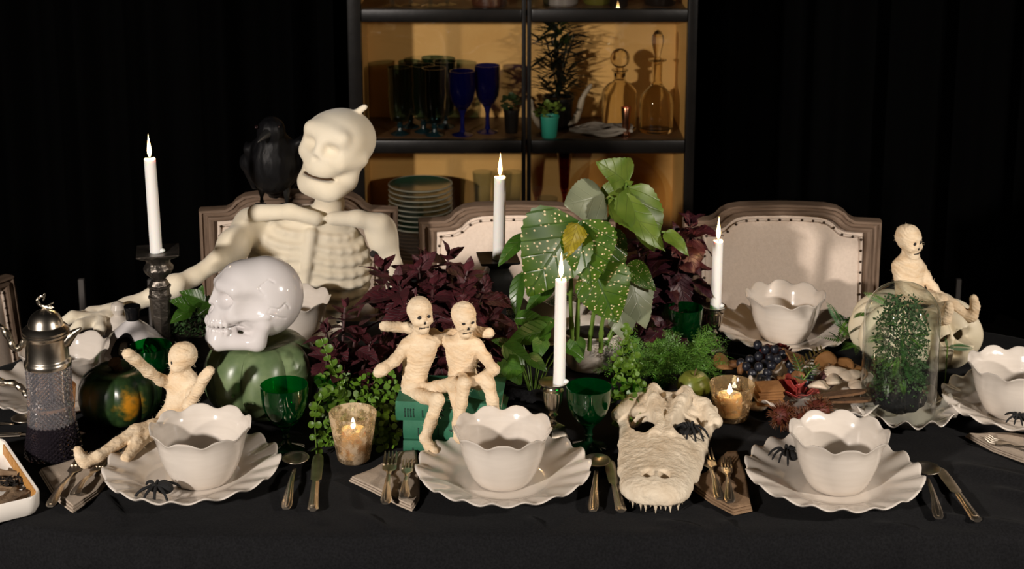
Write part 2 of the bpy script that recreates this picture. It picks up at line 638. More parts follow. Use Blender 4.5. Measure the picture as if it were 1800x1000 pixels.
m_silver = M('old_silver', (0.78, 0.72, 0.62), 0.26, metal=1, col2=(0.50, 0.43, 0.35), scale=25, bump=0.06, bscale=60)
m_chase = M('chased_silver', (0.60, 0.54, 0.44), 0.27, metal=1, col2=(0.25, 0.21, 0.16), scale=60, var=0.4, bump=0.8, bscale=120, bdist=0.003)
m_flat = M('flatware_silver', (0.80, 0.70, 0.58), 0.33, metal=1, col2=(0.52, 0.44, 0.34), scale=40)
m_pewter = M('dark_pewter', (0.19, 0.165, 0.14), 0.36, metal=0.9, col2=(0.08, 0.07, 0.06), scale=30, bump=0.8, bscale=75, bdist=0.003)
m_iron = M('black_candlestick', (0.035, 0.033, 0.03), 0.32, metal=0.6, col2=(0.02, 0.02, 0.02), scale=30, bump=0.3, bscale=60)
m_wax = M('white_wax', (0.86, 0.84, 0.80), 0.45, sss=0.35)
m_wick = M('wick', (0.01, 0.01, 0.01), 0.9)
m_flame = emit('flame', (1.0, 0.62, 0.22), 14)
m_flame_core = emit('flame_core', (1.0, 0.88, 0.62), 22)
m_green_glass = thin_glass('emerald_glass', (0.04, 0.48, 0.14), 0.025, 1.0, haze=((0.0, 0.28, 0.065), 0.08))
m_green_stem = M('emerald_glass_stem', (0.008, 0.06, 0.022), 0.06, trans=0.5, col2=(0.004, 0.03, 0.010), scale=30)
m_wine = M('dark_wine', (0.010, 0.004, 0.004), 0.1)
m_wine_g = M('dark_drink', (0.002, 0.012, 0.004), 0.1)
m_clear = thin_glass('clear_glass', (0.84, 0.87, 0.85), 0.015, 0.9, haze=((0.5, 0.5, 0.46), 0.02))
m_crystal = M('cut_crystal', (0.95, 0.93, 0.98), 0.02, trans=0.93, ior=1.5, coat=1.0)
m_bottle = M('amber_tinted_glass', (0.95, 0.88, 0.72), 0.02, trans=1.0, ior=1.45)
m_merc = thin_glass('mercury_glass', (0.95, 0.88, 0.76), 0.05, 0.7, ((0.66, 0.54, 0.38), 0.62, 46), haze=((0.7, 0.52, 0.32), 0.22))
m_merc2 = thin_glass('mercury_glass_sparse', (0.93, 0.86, 0.74), 0.05, 0.8, ((0.66, 0.52, 0.34), 0.30, 60), haze=((0.7, 0.50, 0.28), 0.16))
m_merc3 = thin_glass('mercury_glass_dense', (0.95, 0.88, 0.76), 0.05, 0.7, ((0.68, 0.42, 0.22), 1.0, 40), haze=((0.7, 0.45, 0.22), 0.35))
m_votive = M('votive_wax', (0.86, 0.62, 0.36), 0.5, sss=0.6)
m_linen_nap = M('taupe_linen', (0.36, 0.29, 0.225), 0.9, col2=(0.43, 0.35, 0.275), scale=200, bump=0.4, bscale=420, spec=0.1, bdist=0.001)
m_linen_nap_shade = M('taupe_linen_shaded', (0.20, 0.125, 0.075), 0.9, col2=(0.26, 0.17, 0.10), scale=200, bump=0.4, bscale=420, spec=0.1, bdist=0.001)  # darker copy of the taupe, the reptile skull's shade put into the colour
m_book = M('green_book_cloth', (0.026, 0.130, 0.072), 0.65, col2=(0.04, 0.175, 0.10), scale=30, bump=0.2, bscale=500, spec=0.3)
m_pages = M('old_paper', (0.52, 0.42, 0.29), 0.9, col2=(0.40, 0.31, 0.2), scale=80, stretch=(1, 1, 30))
m_bookink = M('spine_ink', (0.006, 0.02, 0.014), 0.6)
m_spider = M('black_plush', (0.006, 0.006, 0.0065), 0.85, bump=0.9, bscale=300)
m_crow = M('crow_feather', (0.0025, 0.0025, 0.003), 0.5, col2=(0.006, 0.006, 0.007), scale=40, bump=0.7, bscale=90, stretch=(1, 1, 0.3), bdist=0.003, spec=0.22)
m_beak = M('crow_beak', (0.012, 0.012, 0.012), 0.3)
m_pumpk = M('pale_pumpkin', (0.74, 0.66, 0.50), 0.5, col2=(0.64, 0.55, 0.38), scale=12, bump=0.15, bscale=40)
m_pumpin = M('pumpkin_flesh', (0.35, 0.25, 0.12), 0.8)
m_stem = M('dry_stem', (0.16, 0.085, 0.035), 0.8, col2=(0.06, 0.035, 0.018), scale=50, bump=0.8, bscale=90)
m_soil = M('potting_soil', (0.012, 0.009, 0.007), 0.95, bump=1.0, bscale=120)
m_gstem = M('green_stem', (0.085, 0.17, 0.02), 0.45, col2=(0.13, 0.20, 0.035), scale=25)
m_dstem = M('dark_stem', (0.05, 0.02, 0.02), 0.5)
m_begonia = leaf_mat('begonia_leaf', (0.030, 0.088, 0.005), (0.068, 0.135, 0.008), (0.025, 0.07, 0.006), 0.36, 0.25, spots=(0.72, 0.60, 0.36), back=(0.19, 0.21, 0.10), scale=4, vs=0.11, vb=0.3)
m_begonia_p = leaf_mat('begonia_leaf_plain', (0.095, 0.165, 0.016), (0.16, 0.225, 0.03), (0.10, 0.145, 0.022), 0.4, 0.3, back=(0.25, 0.28, 0.18), scale=3, vs=0.12, vb=0.25)
m_begonia_y = leaf_mat('begonia_leaf_yellow', (0.26, 0.22, 0.012), (0.42, 0.35, 0.025), (0.24, 0.19, 0.015), 0.5, 0.4, scale=4)
m_coleus = leaf_mat('coleus_leaf', (0.042, 0.0055, 0.009), (0.078, 0.010, 0.015), (0.022, 0.004, 0.006), 0.6, 0.12, back=(0.09, 0.014, 0.022), scale=5)
m_coleus2 = leaf_mat('coleus_leaf_wine', (0.030, 0.005, 0.011), (0.055, 0.008, 0.014), (0.02, 0.004, 0.007), 0.5, 0.10, back=(0.06, 0.011, 0.02), scale=5)
m_jenny = leaf_mat('jenny_leaf', (0.070, 0.155, 0.009), (0.13, 0.235, 0.018), (0.08, 0.17, 0.016), 0.4, 0.35, scale=2)
m_pothos = leaf_mat('pothos_leaf', (0.024, 0.075, 0.007), (0.05, 0.125, 0.013), (0.05, 0.11, 0.016), 0.32, 0.2, scale=4)
m_fern = M('fern_frond', (0.045, 0.135, 0.012), 0.5, col2=(0.105, 0.235, 0.028), scale=14)
m_fern_d = M('dark_fern_frond', (0.012, 0.06, 0.010), 0.5, col2=(0.028, 0.10, 0.016), scale=14)
m_moss = M('moss_herb', (0.022, 0.06, 0.014), 0.7, col2=(0.045, 0.10, 0.026), scale=60)
m_palm = M('dark_house_plant', (0.004, 0.006, 0.003), 0.5, col2=(0.008, 0.012, 0.005), scale=20)
# ------------------------------------------------------------------ the room
def struct(name, mb, mat, **k):
    return tag(mb.build(name, mat, **k), kind='structure')
struct('floor', MB().box((0, 2.4, -0.05), (7, 6.4, 0.1)), m_floor, smooth=False)
struct('wall_back', MB().box((0, 5.55, 1.5), (7, 0.1, 3)), m_black, smooth=False)
struct('wall_left', MB().box((-3.45, 2.4, 1.5), (0.1, 6.2, 3)), m_black, smooth=False)
struct('wall_right', MB().box((3.45, 2.4, 1.5), (0.1, 6.2, 3)), m_black, smooth=False)
struct('ceiling', MB().box((0, 2.4, 3.05), (7, 6.4, 0.1)), m_black, smooth=False)
def curtain(x0, x1, label):
    rnd = random.Random(int(x0 * 100))
    ph = [rnd.uniform(0, 6) for _ in range(4)]
    def f(i, j):
        x = x0 + (x1 - x0) * i / 219
        z = 0.02 + 2.9 * j / 9
        y = 5.25 + 0.05 * math.sin(x * 26 + ph[0] + 0.6 * math.sin(x * 5 + ph[1])) + 0.025 * math.sin(x * 51 + ph[2]) + 0.02 * (1 - j / 9) * math.sin(x * 9 + ph[3])
        return (x, y, z)
    o = MB().grid(220, 10, f).build('curtain', m_drape, recalc=False)
    sm = o.modifiers.new('cloth', 'SOLIDIFY')
    sm.thickness = 0.004
    tag(o, label, 'curtain')
curtain(-3.3, -0.62, 'black floor-length curtain hanging left of the cabinet')
curtain(0.68, 3.3, 'black floor-length curtain hanging right of the cabinet')

# ------------------------------------------------------------------ table and cloth
TCX0, TCX1, TCY, TR = -0.62, 0.80, 2.775, 0.5            # medial line of the round-ended top
def outline(n, r):
    L = TCX1 - TCX0
    per = 2 * L + 2 * PI * TR
    out = []
    for k in range(n):
        s = per * k / n
        if s < L: m = (TCX0 + s, TCY); nn = (0, -1)
        elif s < L + PI * TR:
            a = -PI / 2 + (s - L) / TR
            m = (TCX1, TCY); nn = (math.cos(a), math.sin(a))
        elif s < 2 * L + PI * TR: m = (TCX1 - (s - L - PI * TR), TCY); nn = (0, 1)
        else:
            a = PI / 2 + (s - 2 * L - PI * TR) / TR
            m = (TCX0, TCY); nn = (math.cos(a), math.sin(a))
        out.append((m, nn))
    return out
tab = thing('dining_table', 'round-ended dining table under the black cloth', 'table', (0.09, TCY, 0))
poly = [(m[0] + nn[0] * (TR - 0.012) - 0.09, m[1] + nn[1] * (TR - 0.012) - TCY) for m, nn in outline(90, TR)]
MB().prism(poly, 0.715, 0.738).build('tabletop', m_wood, tab)
for sx in (-0.62, 0.62):
    for sy in (-0.2, 0.2):
        MB().box((sx, sy, 0.3575), (0.06, 0.06, 0.715)).build('leg', m_wood, tab, bevel=0.004)
NP, NT, ND = 560, 46, 18
ol = outline(NP, TR)
ridges = [((0.80, 2.52), (1.05, 2.36), 0.010, 0.020), ((0.84, 2.43), (0.99, 2.30), 0.009, 0.016), ((0.70, 2.345), (0.86, 2.29), 0.006, 0.014), ((0.9, 2.62), (1.16, 2.5), 0.008, 0.02),
          ((-0.70, 2.42), (-0.63, 2.30), 0.006, 0.012), ((0.03, 2.33), (0.05, 2.28), 0.006, 0.010), ((-0.25, 2.35), (-0.20, 2.28), 0.005, 0.010), ((0.25, 2.32), (0.31, 2.29), 0.005, 0.01), ((0.35, 2.32), (0.36, 2.285), 0.006, 0.008),
          ((-1.0, 2.62), (-0.86, 2.55), 0.006, 0.016), ((-0.36, 2.40), (-0.31, 2.31), 0.004, 0.012), ((0.30, 2.60), (0.40, 2.55), 0.005, 0.02), ((0.6, 2.31), (0.66, 2.28), 0.006, 0.012)]
def cloth_z(x, y):
    z = -0.0030 + 0.0026 * noise.noise(Vector((x * 9, y * 13, 0))) + 0.0012 * noise.noise(Vector((x * 31, y * 31, 3)))
    for a, b, h, wd in ridges:
        dx, dy = b[0] - a[0], b[1] - a[1]
        t = max(0, min(1, ((x - a[0]) * dx + (y - a[1]) * dy) / (dx * dx + dy * dy)))
        d2 = (x - a[0] - t * dx) ** 2 + (y - a[1] - t * dy) ** 2
        z += 1.5 * h * math.exp(-d2 / (wd * wd)) * math.sin(PI * min(1, t * 0.9 + 0.1)) ** 0.5
    return z
def cloth(i, j):
    m, nn = ol[i]
    s = PI * 2 * i / NP
    if j < NT:
        r = TR * (j / (NT - 1)) ** 0.75
        x, y = m[0] + nn[0] * r, m[1] + nn[1] * r
        return (x, y, TZ + cloth_z(x, y) - (0.004 * max(0, (r - TR + 0.02) / 0.02) ** 2 if r > TR - 0.02 else 0))
    t = (j - NT + 1) / ND
    fold = 0.5 + 0.5 * math.sin(23 * s + 1.7 * math.sin(5 * s)) + 0.35 * math.sin(61 * s + 2)
    out = 0.012 * min(1, t * 6) + 0.035 * t * fold + 0.006 * noise.noise(Vector((s * 40, t * 4, 9)))
    x, y = m[0] + nn[0] * (TR + out), m[1] + nn[1] * (TR + out)
    return (x, y, TZ - 0.006 - 0.235 * t - 0.004 * math.sin(17 * s) * t)
co = MB().grid(NP, NT + ND, cloth, closed_u=True).build('tablecloth', m_cloth, recalc=False, weld=0, angle=80)
tag(co, 'black cotton tablecloth with creases covering the whole dining table', 'tablecloth')

# ------------------------------------------------------------------ chairs
def make_chair(label, loc, rz=0, zs=1.0):
    t = thing('dining_chair', label, 'chair', loc, rz)
    t.scale = (1, 1, zs)
    def pts(half):
        return [(-x, z) for x, z in half[::-1]][:-1] + half if half[0][0] == 0 else None
    cur_o = [(0, .956), (.05, .955), (.10, .953), (.128, .948), (.146, .938), (.158, .925), (.172, .918), (.20, .9165), (.234, .915)]
    cur_i = [(0, .928), (.045, .9275), (.088, .925), (.108, .920), (.122, .911), (.134, .899), (.150, .891), (.170, .889), (.190, .888)]
    def rake(y, z): return 0.215 + y + (z - 0.47) * 0.10
    prof = [(0, .030), (0, 0.006), (.06, -.004), (.22, -.007), (.28, -.001), (.42, 0.0), (.50, -.002), (.56, -.009), (.72, -.012), (.86, -.010), (.92, -.004), (1.0, .004), (1.0, .030)]
    def strip(o, i):
        def f(a, b):
            tt, dy = prof[b]
            x = o[a][0] + (i[a][0] - o[a][0]) * tt
            z = o[a][1] + (i[a][1] - o[a][1]) * tt
            return (x, rake(dy, z), z)
        return MB().grid(len(o), len(prof), f)
    top_o = [(-x, z) for x, z in cur_o[::-1]] + cur_o[1:]
    top_i = [(-x, z) for x, z in cur_i[::-1]] + cur_i[1:]
    strip(top_o, top_i).build('top_rail', m_wood_h, t, angle=30)
    for s in (-1, 1):
        zz = [.915, .80, .68, .56, .46]
        o = [(s * (.234 - .010 * ((.915 - z) / .455)), z) for z in zz]
        i = [(s * (.190 - .004 * ((.915 - z) / .455)), z if k else .888) for k, z in enumerate(zz)]
        strip(o, i).build('stile', m_wood, t, angle=30)
    strip([(-.186, .46), (.186, .46)], [(-.186, .51), (.186, .51)]).build('bottom_rail', m_wood_h, t, angle=30)
    # upholstered panel: columns between lower edge and the shaped upper edge
    n = len(top_i)
    NJ = 14
    def pan(a, b):
        x, zt = top_i[a]
        v = b / (NJ - 1)
        z = .505 + (zt - .505) * v
        ex = min(1, (0.192 - abs(x)) / 0.03)
        ez = min(1, min(v, 1 - v) / 0.07)
        return (x, rake(0.004 - 0.012 * math.sqrt(max(0, ex * ez)), z), z)
    bp = MB().grid(n, NJ, pan).build('back_panel', m_linen, t)
    path = [(x * 0.965, z - 0.008) for x, z in top_i]
    path = [(-.183, .52)] + path + [(.183, .52)]
    gm = MB().tube([(x, rake(-0.004, z), z) for x, z in path], .0035, 6).build('gimp_trim', m_linen, bp)
    nm = MB()
    acc = 0.0
    for a in range(len(path) - 1):
        p, q = Vector(path[a]), Vector(path[a + 1])
        L = (q - p).length
        while acc < L:
            c = p + (q - p) * (acc / L)
            nm.ball((c.x, rake(-0.0075, c.y), c.y), (0.0034, .002, .0034), 8, 4)
            acc += 0.026
        acc -= L
    tag(nm.build('nailheads', m_nail, bp), kind='stuff')
    st = MB()
    def seat(a, b):
        u, v = a / 10 - .5, b / 10 - .5
        e = max(0, 1 - (abs(u) * 2) ** 6) * max(0, 1 - (abs(v) * 2) ** 6)
        return (u * .48, v * .42 - .005, .43 + .05 * e ** .3)
    st.grid(11, 11, seat)
    st.build('seat', m_linen, t)
    MB().box((0, -.005, .405), (.49, .43, .05)).build('seat_rail', m_wood_h, t, bevel=.004)
    for sx in (-1, 1):
        for sy in (-1, 1):
            MB().lathe([(.016, 0), (.018, .02), (.024, .30), (.030, .34), (.026, .36), (.030, .385)], 12, (sx * .21, sy * .185 - .005, 0)).build('leg', m_wood, t)
    return t
make_chair('cream linen chair with carved wood frame behind the large pale skeleton', (-0.50, 3.225, 0), R(1), 1.03)
make_chair('cream linen chair behind the spotted begonia and the black candlestick', (0.012, 3.225, 0), 0)
make_chair('cream linen chair behind the tallest cream bowl, its back in full view', (0.632, 3.225, 0), R(-1.5))
make_chair('low cream chair at the left picture edge, only its back edge showing', (-1.165, 3.45, 0), R(62), 0.745)
# slim upright posts that stand in the dark behind the table
m_post = M('pale_grey_post', (0.16, 0.14, 0.13), 0.7, col2=(0.11, 0.10, 0.09), scale=5)
for px, wpx, lab in ((143, 10, 'pale slim post in the dark left of the tall pewter candlestick'), (266, 12, 'pale slim post right behind the tall pewter candlestick'), (1685, 9, 'pale slim post in the dark right of the pumpkin doll')):
    yy = 4.4
    p = D(px, 490, yy)
    h = p.z
    wd = wpx / PXM(yy, h)
    o = thing('stand_post', lab, 'post', (p.x, yy, 0), 0, 'slim posts in the dark')
    MB().box((0, 0, h / 2 + .01), (wd, wd, h - .02)).build('upright', m_post, o, bevel=.003)
    MB().box((0, 0, .0125), (.20, .20, .025)).build('foot_plate', m_cab, o, bevel=.004)

# ------------------------------------------------------------------ china cabinet
CY, CD = 4.60, 0.36
CX0, CX1 = -0.497, 0.560
CM = 0.044
cab = thing('china_cabinet', 'tall black china cabinet with gold-backed glass doors behind the chairs', 'cabinet', ((CX0 + CX1) / 2, CY, 0))
cx = (CX0 + CX1) / 2
W = CX1 - CX0
def cb(name, c, d, mat, parent=cab, bevel=.003):
    return MB().box((c[0] - cx, c[1] - CY, c[2]), d).build(name, mat, parent, bevel=bevel, smooth=bool(bevel))
cb('back_panel', (cx, CY + CD - .006, 1.2), (W - .02, .012, 1.9), m_gold, bevel=0)
for x in (CX0 + .011, CX1 - .011):
    sp = cb('side_panel', (x, CY + CD / 2 + .01, 1.1), (.022, CD - .02, 2.14), m_cab)
    s = 1 if x < 0 else -1
    MB().box((x + s * .013 - cx, CD / 2 + .01, 1.3), (.004, CD - .04, 1.7)).build('gold_lining', m_gold, sp, smooth=False)
cb('top', (cx, CY + CD / 2 - .01, 2.18), (W + .06, CD + .06, .05), m_cab)
cb('plinth', (cx, CY + CD / 2, .045), (W + .01, CD - .0, .07), m_cab)
cb('base_cupboard', (cx, CY + CD / 2 + .005, .24), (W - .05, CD - .02, .32), m_cab)
SH = [0.42, 0.838, 1.243, 1.66]
for z in SH: cb('shelf', (cx, CY + CD / 2 + .012, z - .01), (W - .052, CD - .05, .02), m_shelf)
ZR = [(.40, .44), (.806, .848), (1.214, 1.254), (1.63, 1.67), (2.10, 2.15)]
for (x0, x1, lab) in ((CX0, CM - .0015, 'l'), (CM + .0015, CX1, 'r')):
    dr = thing_d = bpy.data.objects.new('door', None)
    COL.objects.link(dr)
    dr.parent = cab
    out_l = x0 if lab == 'l' else x0
    wl = (.042, .013) if lab == 'l' else (.013, .030)
    mbd = MB()
    zc, zh = (.40 + 2.15) / 2, 1.75
    for xx, ww in ((x0 + wl[0] / 2, wl[0]), (x1 - wl[1] / 2, wl[1])):
        MB().box((xx - cx, -.012, zc), (ww, .034, zh)).build('stile', m_cab, dr, bevel=.006)
    xa, xb = x0 + wl[0], x1 - wl[1]
    for za, zb in ZR:
        MB().box(((xa + xb) / 2 - cx, -.010, (za + zb) / 2), (xb - xa, .030, zb - za)).build('rail', m_cab, dr, bevel=.006)
    for k in range(4):
        za, zb = ZR[k][1], ZR[k + 1][0]
        MB().box(((xa + xb) / 2 - cx, -.004, (za + zb) / 2), (xb - xa, .003, zb - za)).build('pane', m_pane, dr, smooth=False)
# ------------------------------------------------------------------ plates and bowls
def plate_mesh(r, n, amp=.0046, zr=.031, name='plate', ph=0.0):
    p = [(.0, .0045), (.45, .0045), (.52, .0055), (.57, .0085), (.66, .0150), (.78, .0205), (.90, .0265), (.965, .0300), (.99, .0312), (1.0, .0296), (.985, .0270), (.90, .0225), (.78, .0160), (.66, .0095), (.60, .002), (.57, .0), (0, .0)]
    def fn(rr, z, a, i):
        q = max(0, (rr / r - .60) / .40)
        wv = math.cos(n * a + ph + .5 * math.sin(3 * a + ph))
        return rr * (1 + .017 * q * q * (wv - .2 * math.cos(2 * (n * a + ph + .5 * math.sin(3 * a + ph))))), z + amp * (q ** 1.8) * wv
    mb = MB().lathe([(a * r, b * zr / .031) for a, b in p], n * 12, fn=fn)
    return mb.mesh(name, m_cer, weld=1e-5, angle=70)
def bowl_mesh(r, n, h, name='bowl', ph=0.0, amp=.0046):
    out = [(.50, .0), (.545, .004), (.565, .014), (.64, .12), (.73, .28), (.805, .46), (.855, .64), (.885, .78), (.922, .88), (.975, .955), (1.0, .985), (1.0, 1.0)]
    inn = [(.985, 1.0), (.965, .985), (.918, .94), (.868, .86), (.838, .76), (.80, .62), (.745, .44), (.66, .27), (.55, .14), (.40, .075), (.2, .05), (0, .045)]
    def fn(rr, z, a, i):
        q = max(0, (z / h - .55) / .45)
        if rr < .6 * r: q = 0
        c = math.cos(n * a + ph + .35 * math.sin(2 * a + ph))
        return rr * (1 + .011 * q ** 2 * c), z + amp * q ** 2.5 * (c + .2 * math.cos(2 * (n * a + ph + .35 * math.sin(2 * a + ph)) + PI))
    prof = [(0, .003 / h), (.47, .003 / h)] + out + inn
    return MB().lathe([(a * r, b * h) for a, b in prof], n * 16, fn=fn).mesh(name, m_cer, weld=1e-5, angle=70)
def plate(label, c, r=.151, n=18, rz=0, group='scalloped dinner plates', **k):
    return tag(link('dinner_plate', plate_mesh(r, n, **k), None, (c[0], c[1], TZ), (0, 0, rz)), label, 'plate', group)
def bowl(label, c, r=.086, n=9, h=.098, rz=0, z=TZ + .0052, group='scalloped cream bowls', **k):
    return tag(link('scalloped_bowl', bowl_mesh(r, n, h, **k), None, (c[0], c[1], z), (0, 0, rz)), label, 'bowl', group)
def cxy(px, pyfront, r):               # centre of a round thing whose front rim shows at pyfront
    p = T(px, pyfront, .772)
    y = p.y + r
    return ((px - 900) / PXM(y, .765), y)
P_L, P_C, P_R = cxy(339, 893, .150), cxy(885, 897, .150), cxy(1465, 906, .150)
P_F = cxy(1377, 621, .143)
P_E = cxy(1798, 767, .150)
P_W = cxy(117, 733, .150)
plate('cream scalloped plate holding a black spider at its front edge', P_L, rz=.2, ph=.4)
bowl('cream scalloped bowl in front of the reclining mummy doll', (P_L[0] + .018, P_L[1] - .006), .0865, rz=.5, ph=1.0)
plate('cream scalloped plate in front of the green books', P_C, rz=.9, ph=2.2)
bowl('cream scalloped bowl in front of the two seated mummy dolls', (P_C[0] - .001, P_C[1] - .004), .0850, rz=.1, ph=2.6)
plate('cream scalloped plate right of the reptile skull, black spider at its back edge', P_R, rz=1.7, ph=4.0)
bowl('cream scalloped bowl right of the reptile skull, before the food platter', (P_R[0] + .005, P_R[1] - .004), .0845, rz=1.3, ph=.2)
plate('cream scalloped plate by the far chair with its back in full view', P_F, .146, rz=.4, ph=1.1)
bowl('cream scalloped bowl by the far chair with its back in full view', (P_F[0] + .001, P_F[1] - .004), .0855, rz=2.2, ph=.0)
plate('cream scalloped plate right of the glass dome, cut by the picture edge', P_E, rz=.0, ph=2.0)
bowl('cream scalloped bowl right of the glass dome, cut by the picture edge', (P_E[0] - .022, P_E[1] - .0), .0860, rz=.2, ph=4.4)
plate('cream scalloped plate behind the silver and crystal jug', P_W, rz=.5, ph=1.6)
bowl('cream scalloped bowl behind the silver and crystal jug', (P_W[0] + .0, P_W[1] - .0), .0870, rz=2.6, ph=.9)
c_ = T(972, 590)
plate('cream scalloped plate behind the silver candlestick and begonia stems', (c_.x, c_.y), .125, rz=.3)
bowl('cream scalloped bowl behind the begonia stems', (c_.x, c_.y), .0850, rz=.9)
c_ = T(512, 612)
plate('cream scalloped plate in front of the large pale skeleton', (c_.x, c_.y + .03), .105, n=14, rz=.3)
bowl('cream scalloped bowl in front of the large pale skeleton', (c_.x, c_.y + .03), .0830, rz=.7)

# ------------------------------------------------------------------ cutlery
def ribbon(mb, path, wid, th):
    # path (y, z), half widths, thickness: a flat bar with soft edges
    n = len(path)
    sec = [(-1, 0), (-.8, .5), (-.3, .85), (.3, .85), (.8, .5), (1, 0), (.8, -.5), (.3, -.7), (-.3, -.7), (-.8, -.5)]
    vs = []
    for (y, z), w_, in zip(path, wid):
        for a, b in sec: vs.append((a * w_, y, z + b * th))
    m = len(sec)
    fs = [(i * m + k, i * m + (k + 1) % m, (i + 1) * m + (k + 1) % m, (i + 1) * m + k) for i in range(n - 1) for k in range(m)]
    fs += [tuple(range(m)), tuple((n - 1) * m + k for k in reversed(range(m)))]
    mb.add(vs, fs)
HANDLE = [(0, .0058), (.004, .0085), (.010, .0092), (.022, .0078), (.045, .0052), (.065, .0042), (.085, .0034)]
def handle_mb(L, z0=.003):
    mb = MB()
    s = L / .085
    ribbon(mb, [(y * s, z0 + .006 * math.sin(PI * min(1, y * s / L))) for y, _ in HANDLE], [w_ for _, w_ in HANDLE], .0022)
    ribbon(mb, [(y * s + .004, z0 + .0018 + .006 * math.sin(PI * min(1, y * s / L))) for y, _ in HANDLE[:5]], [w_ * .5 for _, w_ in HANDLE[:5]], .0016)
    return mb
def fork(label, tip, end, L, group='silver forks on napkins', wd=.0125):
    d = Vector((tip.x - end.x, tip.y - end.y))
    a = math.atan2(-d.x, d.y)
    o = thing('table_fork', label, 'fork', end, a, group)
    L = d.length
    hl = L * .56
    handle_mb(hl).build('handle', m_flat, o)
    mb = MB()
    b = hl - .002
    pl = L * .13
    ribbon(mb, [(b, .0035), (b + .010, .0045), (b + .016, .004), (b + .024, .0025), (b + pl + .020, .0015)], [.0034, .0042, wd * .75, wd * .98, wd], .0014)
    t0 = b + pl + .018
    for k in range(4):
        x = (k - 1.5) * wd * .54
        mb.tube([(x, t0, .0018), (x, (t0 + L) / 2, .0015), (x * .98, L - .006, .005), (x * .96, L, .007)], [wd * .20, wd * .18, wd * .13, wd * .07], 6)
    mb.build('head', m_flat, o)
    return o
def spoon(label, tip, end, group='silver spoons'):
    d = Vector((tip.x - end.x, tip.y - end.y))
    o = thing('soup_spoon', label, 'spoon', end, math.atan2(-d.x, d.y), group)
    L = d.length
    hl = L - .046
    handle_mb(hl).build('handle', m_flat, o)
    mb = MB()
    rr, c = .0245, hl + .021
    def f(i, j):
        q = i / 9
        a = 2 * PI * j / 28
        zz = .004 + .0095 * (q ** 2.2)
        if i > 9: pass
        return (rr * q * math.cos(a), c + rr * 1.08 * q * math.sin(a), zz)
    mb.grid(10, 29, f)
    me = mb.mesh('bowl', m_flat, weld=1e-6)
    b = link('bowl', me, o)
    sm = b.modifiers.new('shell', 'SOLIDIFY')
    sm.thickness = .0014
    return o
def knife(label, tip, end, group='silver knives'):
    d = Vector((tip.x - end.x, tip.y - end.y))
    o = thing('table_knife', label, 'knife', end, math.atan2(-d.x, d.y), group)
    L = d.length
    hl = L * .46
    mb = MB()
    ribbon(mb, [(0, .005), (.004, .005), (.012, .005), (hl * .6, .005), (hl, .005)], [.006, .0095, .0092, .0075, .0068], .0042)
    ribbon(mb, [(.010, .0075), (hl * .55, .0075), (hl * .96, .0075)], [.005, .0045, .003], .0025)
    mb.build('handle', m_flat, o)
    mb = MB()
    ribbon(mb, [(hl - .002, .005), (hl + .008, .005), (hl + .014, .004), (L * .8, .003), (L * .94, .003), (L * .985, .003), (L, .003)], [.006, .0062, .0095, .0105, .0092, .0060, .0018], .0011)
    mb.build('blade', m_flat, o)
    return o
Z2 = TZ + .001
fork('large silver fork on the taupe napkin by the crystal jug', T(150, 795, TZ + .017), T(88, 893, TZ + .012), .19)
fork('small silver fork on the taupe napkin, by the doll foot', T(182, 808, TZ + .017), T(130, 874, TZ + .014), .14, wd=.010)
fork('large silver fork on the taupe napkin left of the middle plate', T(687, 798, TZ + .014), T(678, 888, TZ + .013), .19)
fork('small silver fork on the taupe napkin left of the middle plate', T(717, 812, TZ + .014), T(711, 878, TZ + .013), .14, wd=.010)
fork('large silver fork on the shade-darkened napkin right of the reptile skull', T(1240, 792, TZ + .014), T(1265, 880, TZ + .013), .19)
fork('small silver fork on the shade-darkened napkin right of the reptile skull', T(1276, 808, TZ + .014), T(1283, 886, TZ + .013), .14, wd=.010)
fork('silver fork on the napkin at the right picture edge', T(1733, 770, TZ + .015), T(1850, 806, TZ + .012), .19)
spoon('round silver soup spoon right of the plate with a spider at its front', T(522, 806, Z2), T(503, 897, Z2))
spoon('round silver soup spoon between the middle plate and reptile skull', T(1050, 810, Z2), T(1042, 901, Z2))
spoon('round silver soup spoon right of the plate beside the glass dome', T(1625, 824, Z2), T(1650, 914, Z2))
spoon('silver spoon handle reaching behind the crystal jug', T(70, 742, Z2), T(-70, 760, Z2))
knife('silver knife below the round-leaved creeper, left of the bright votive', T(560, 800, Z2), T(550, 901, Z2))
knife('silver knife along the left side of the reptile skull', T(1070, 810, Z2), T(1092, 903, Z2))
knife('silver knife nearest the right front corner of the table', T(1650, 824, Z2), T(1718, 920, Z2))
knife('silver knife lying behind the base of the crystal jug', T(150, 764, Z2), T(-60, 772, Z2))

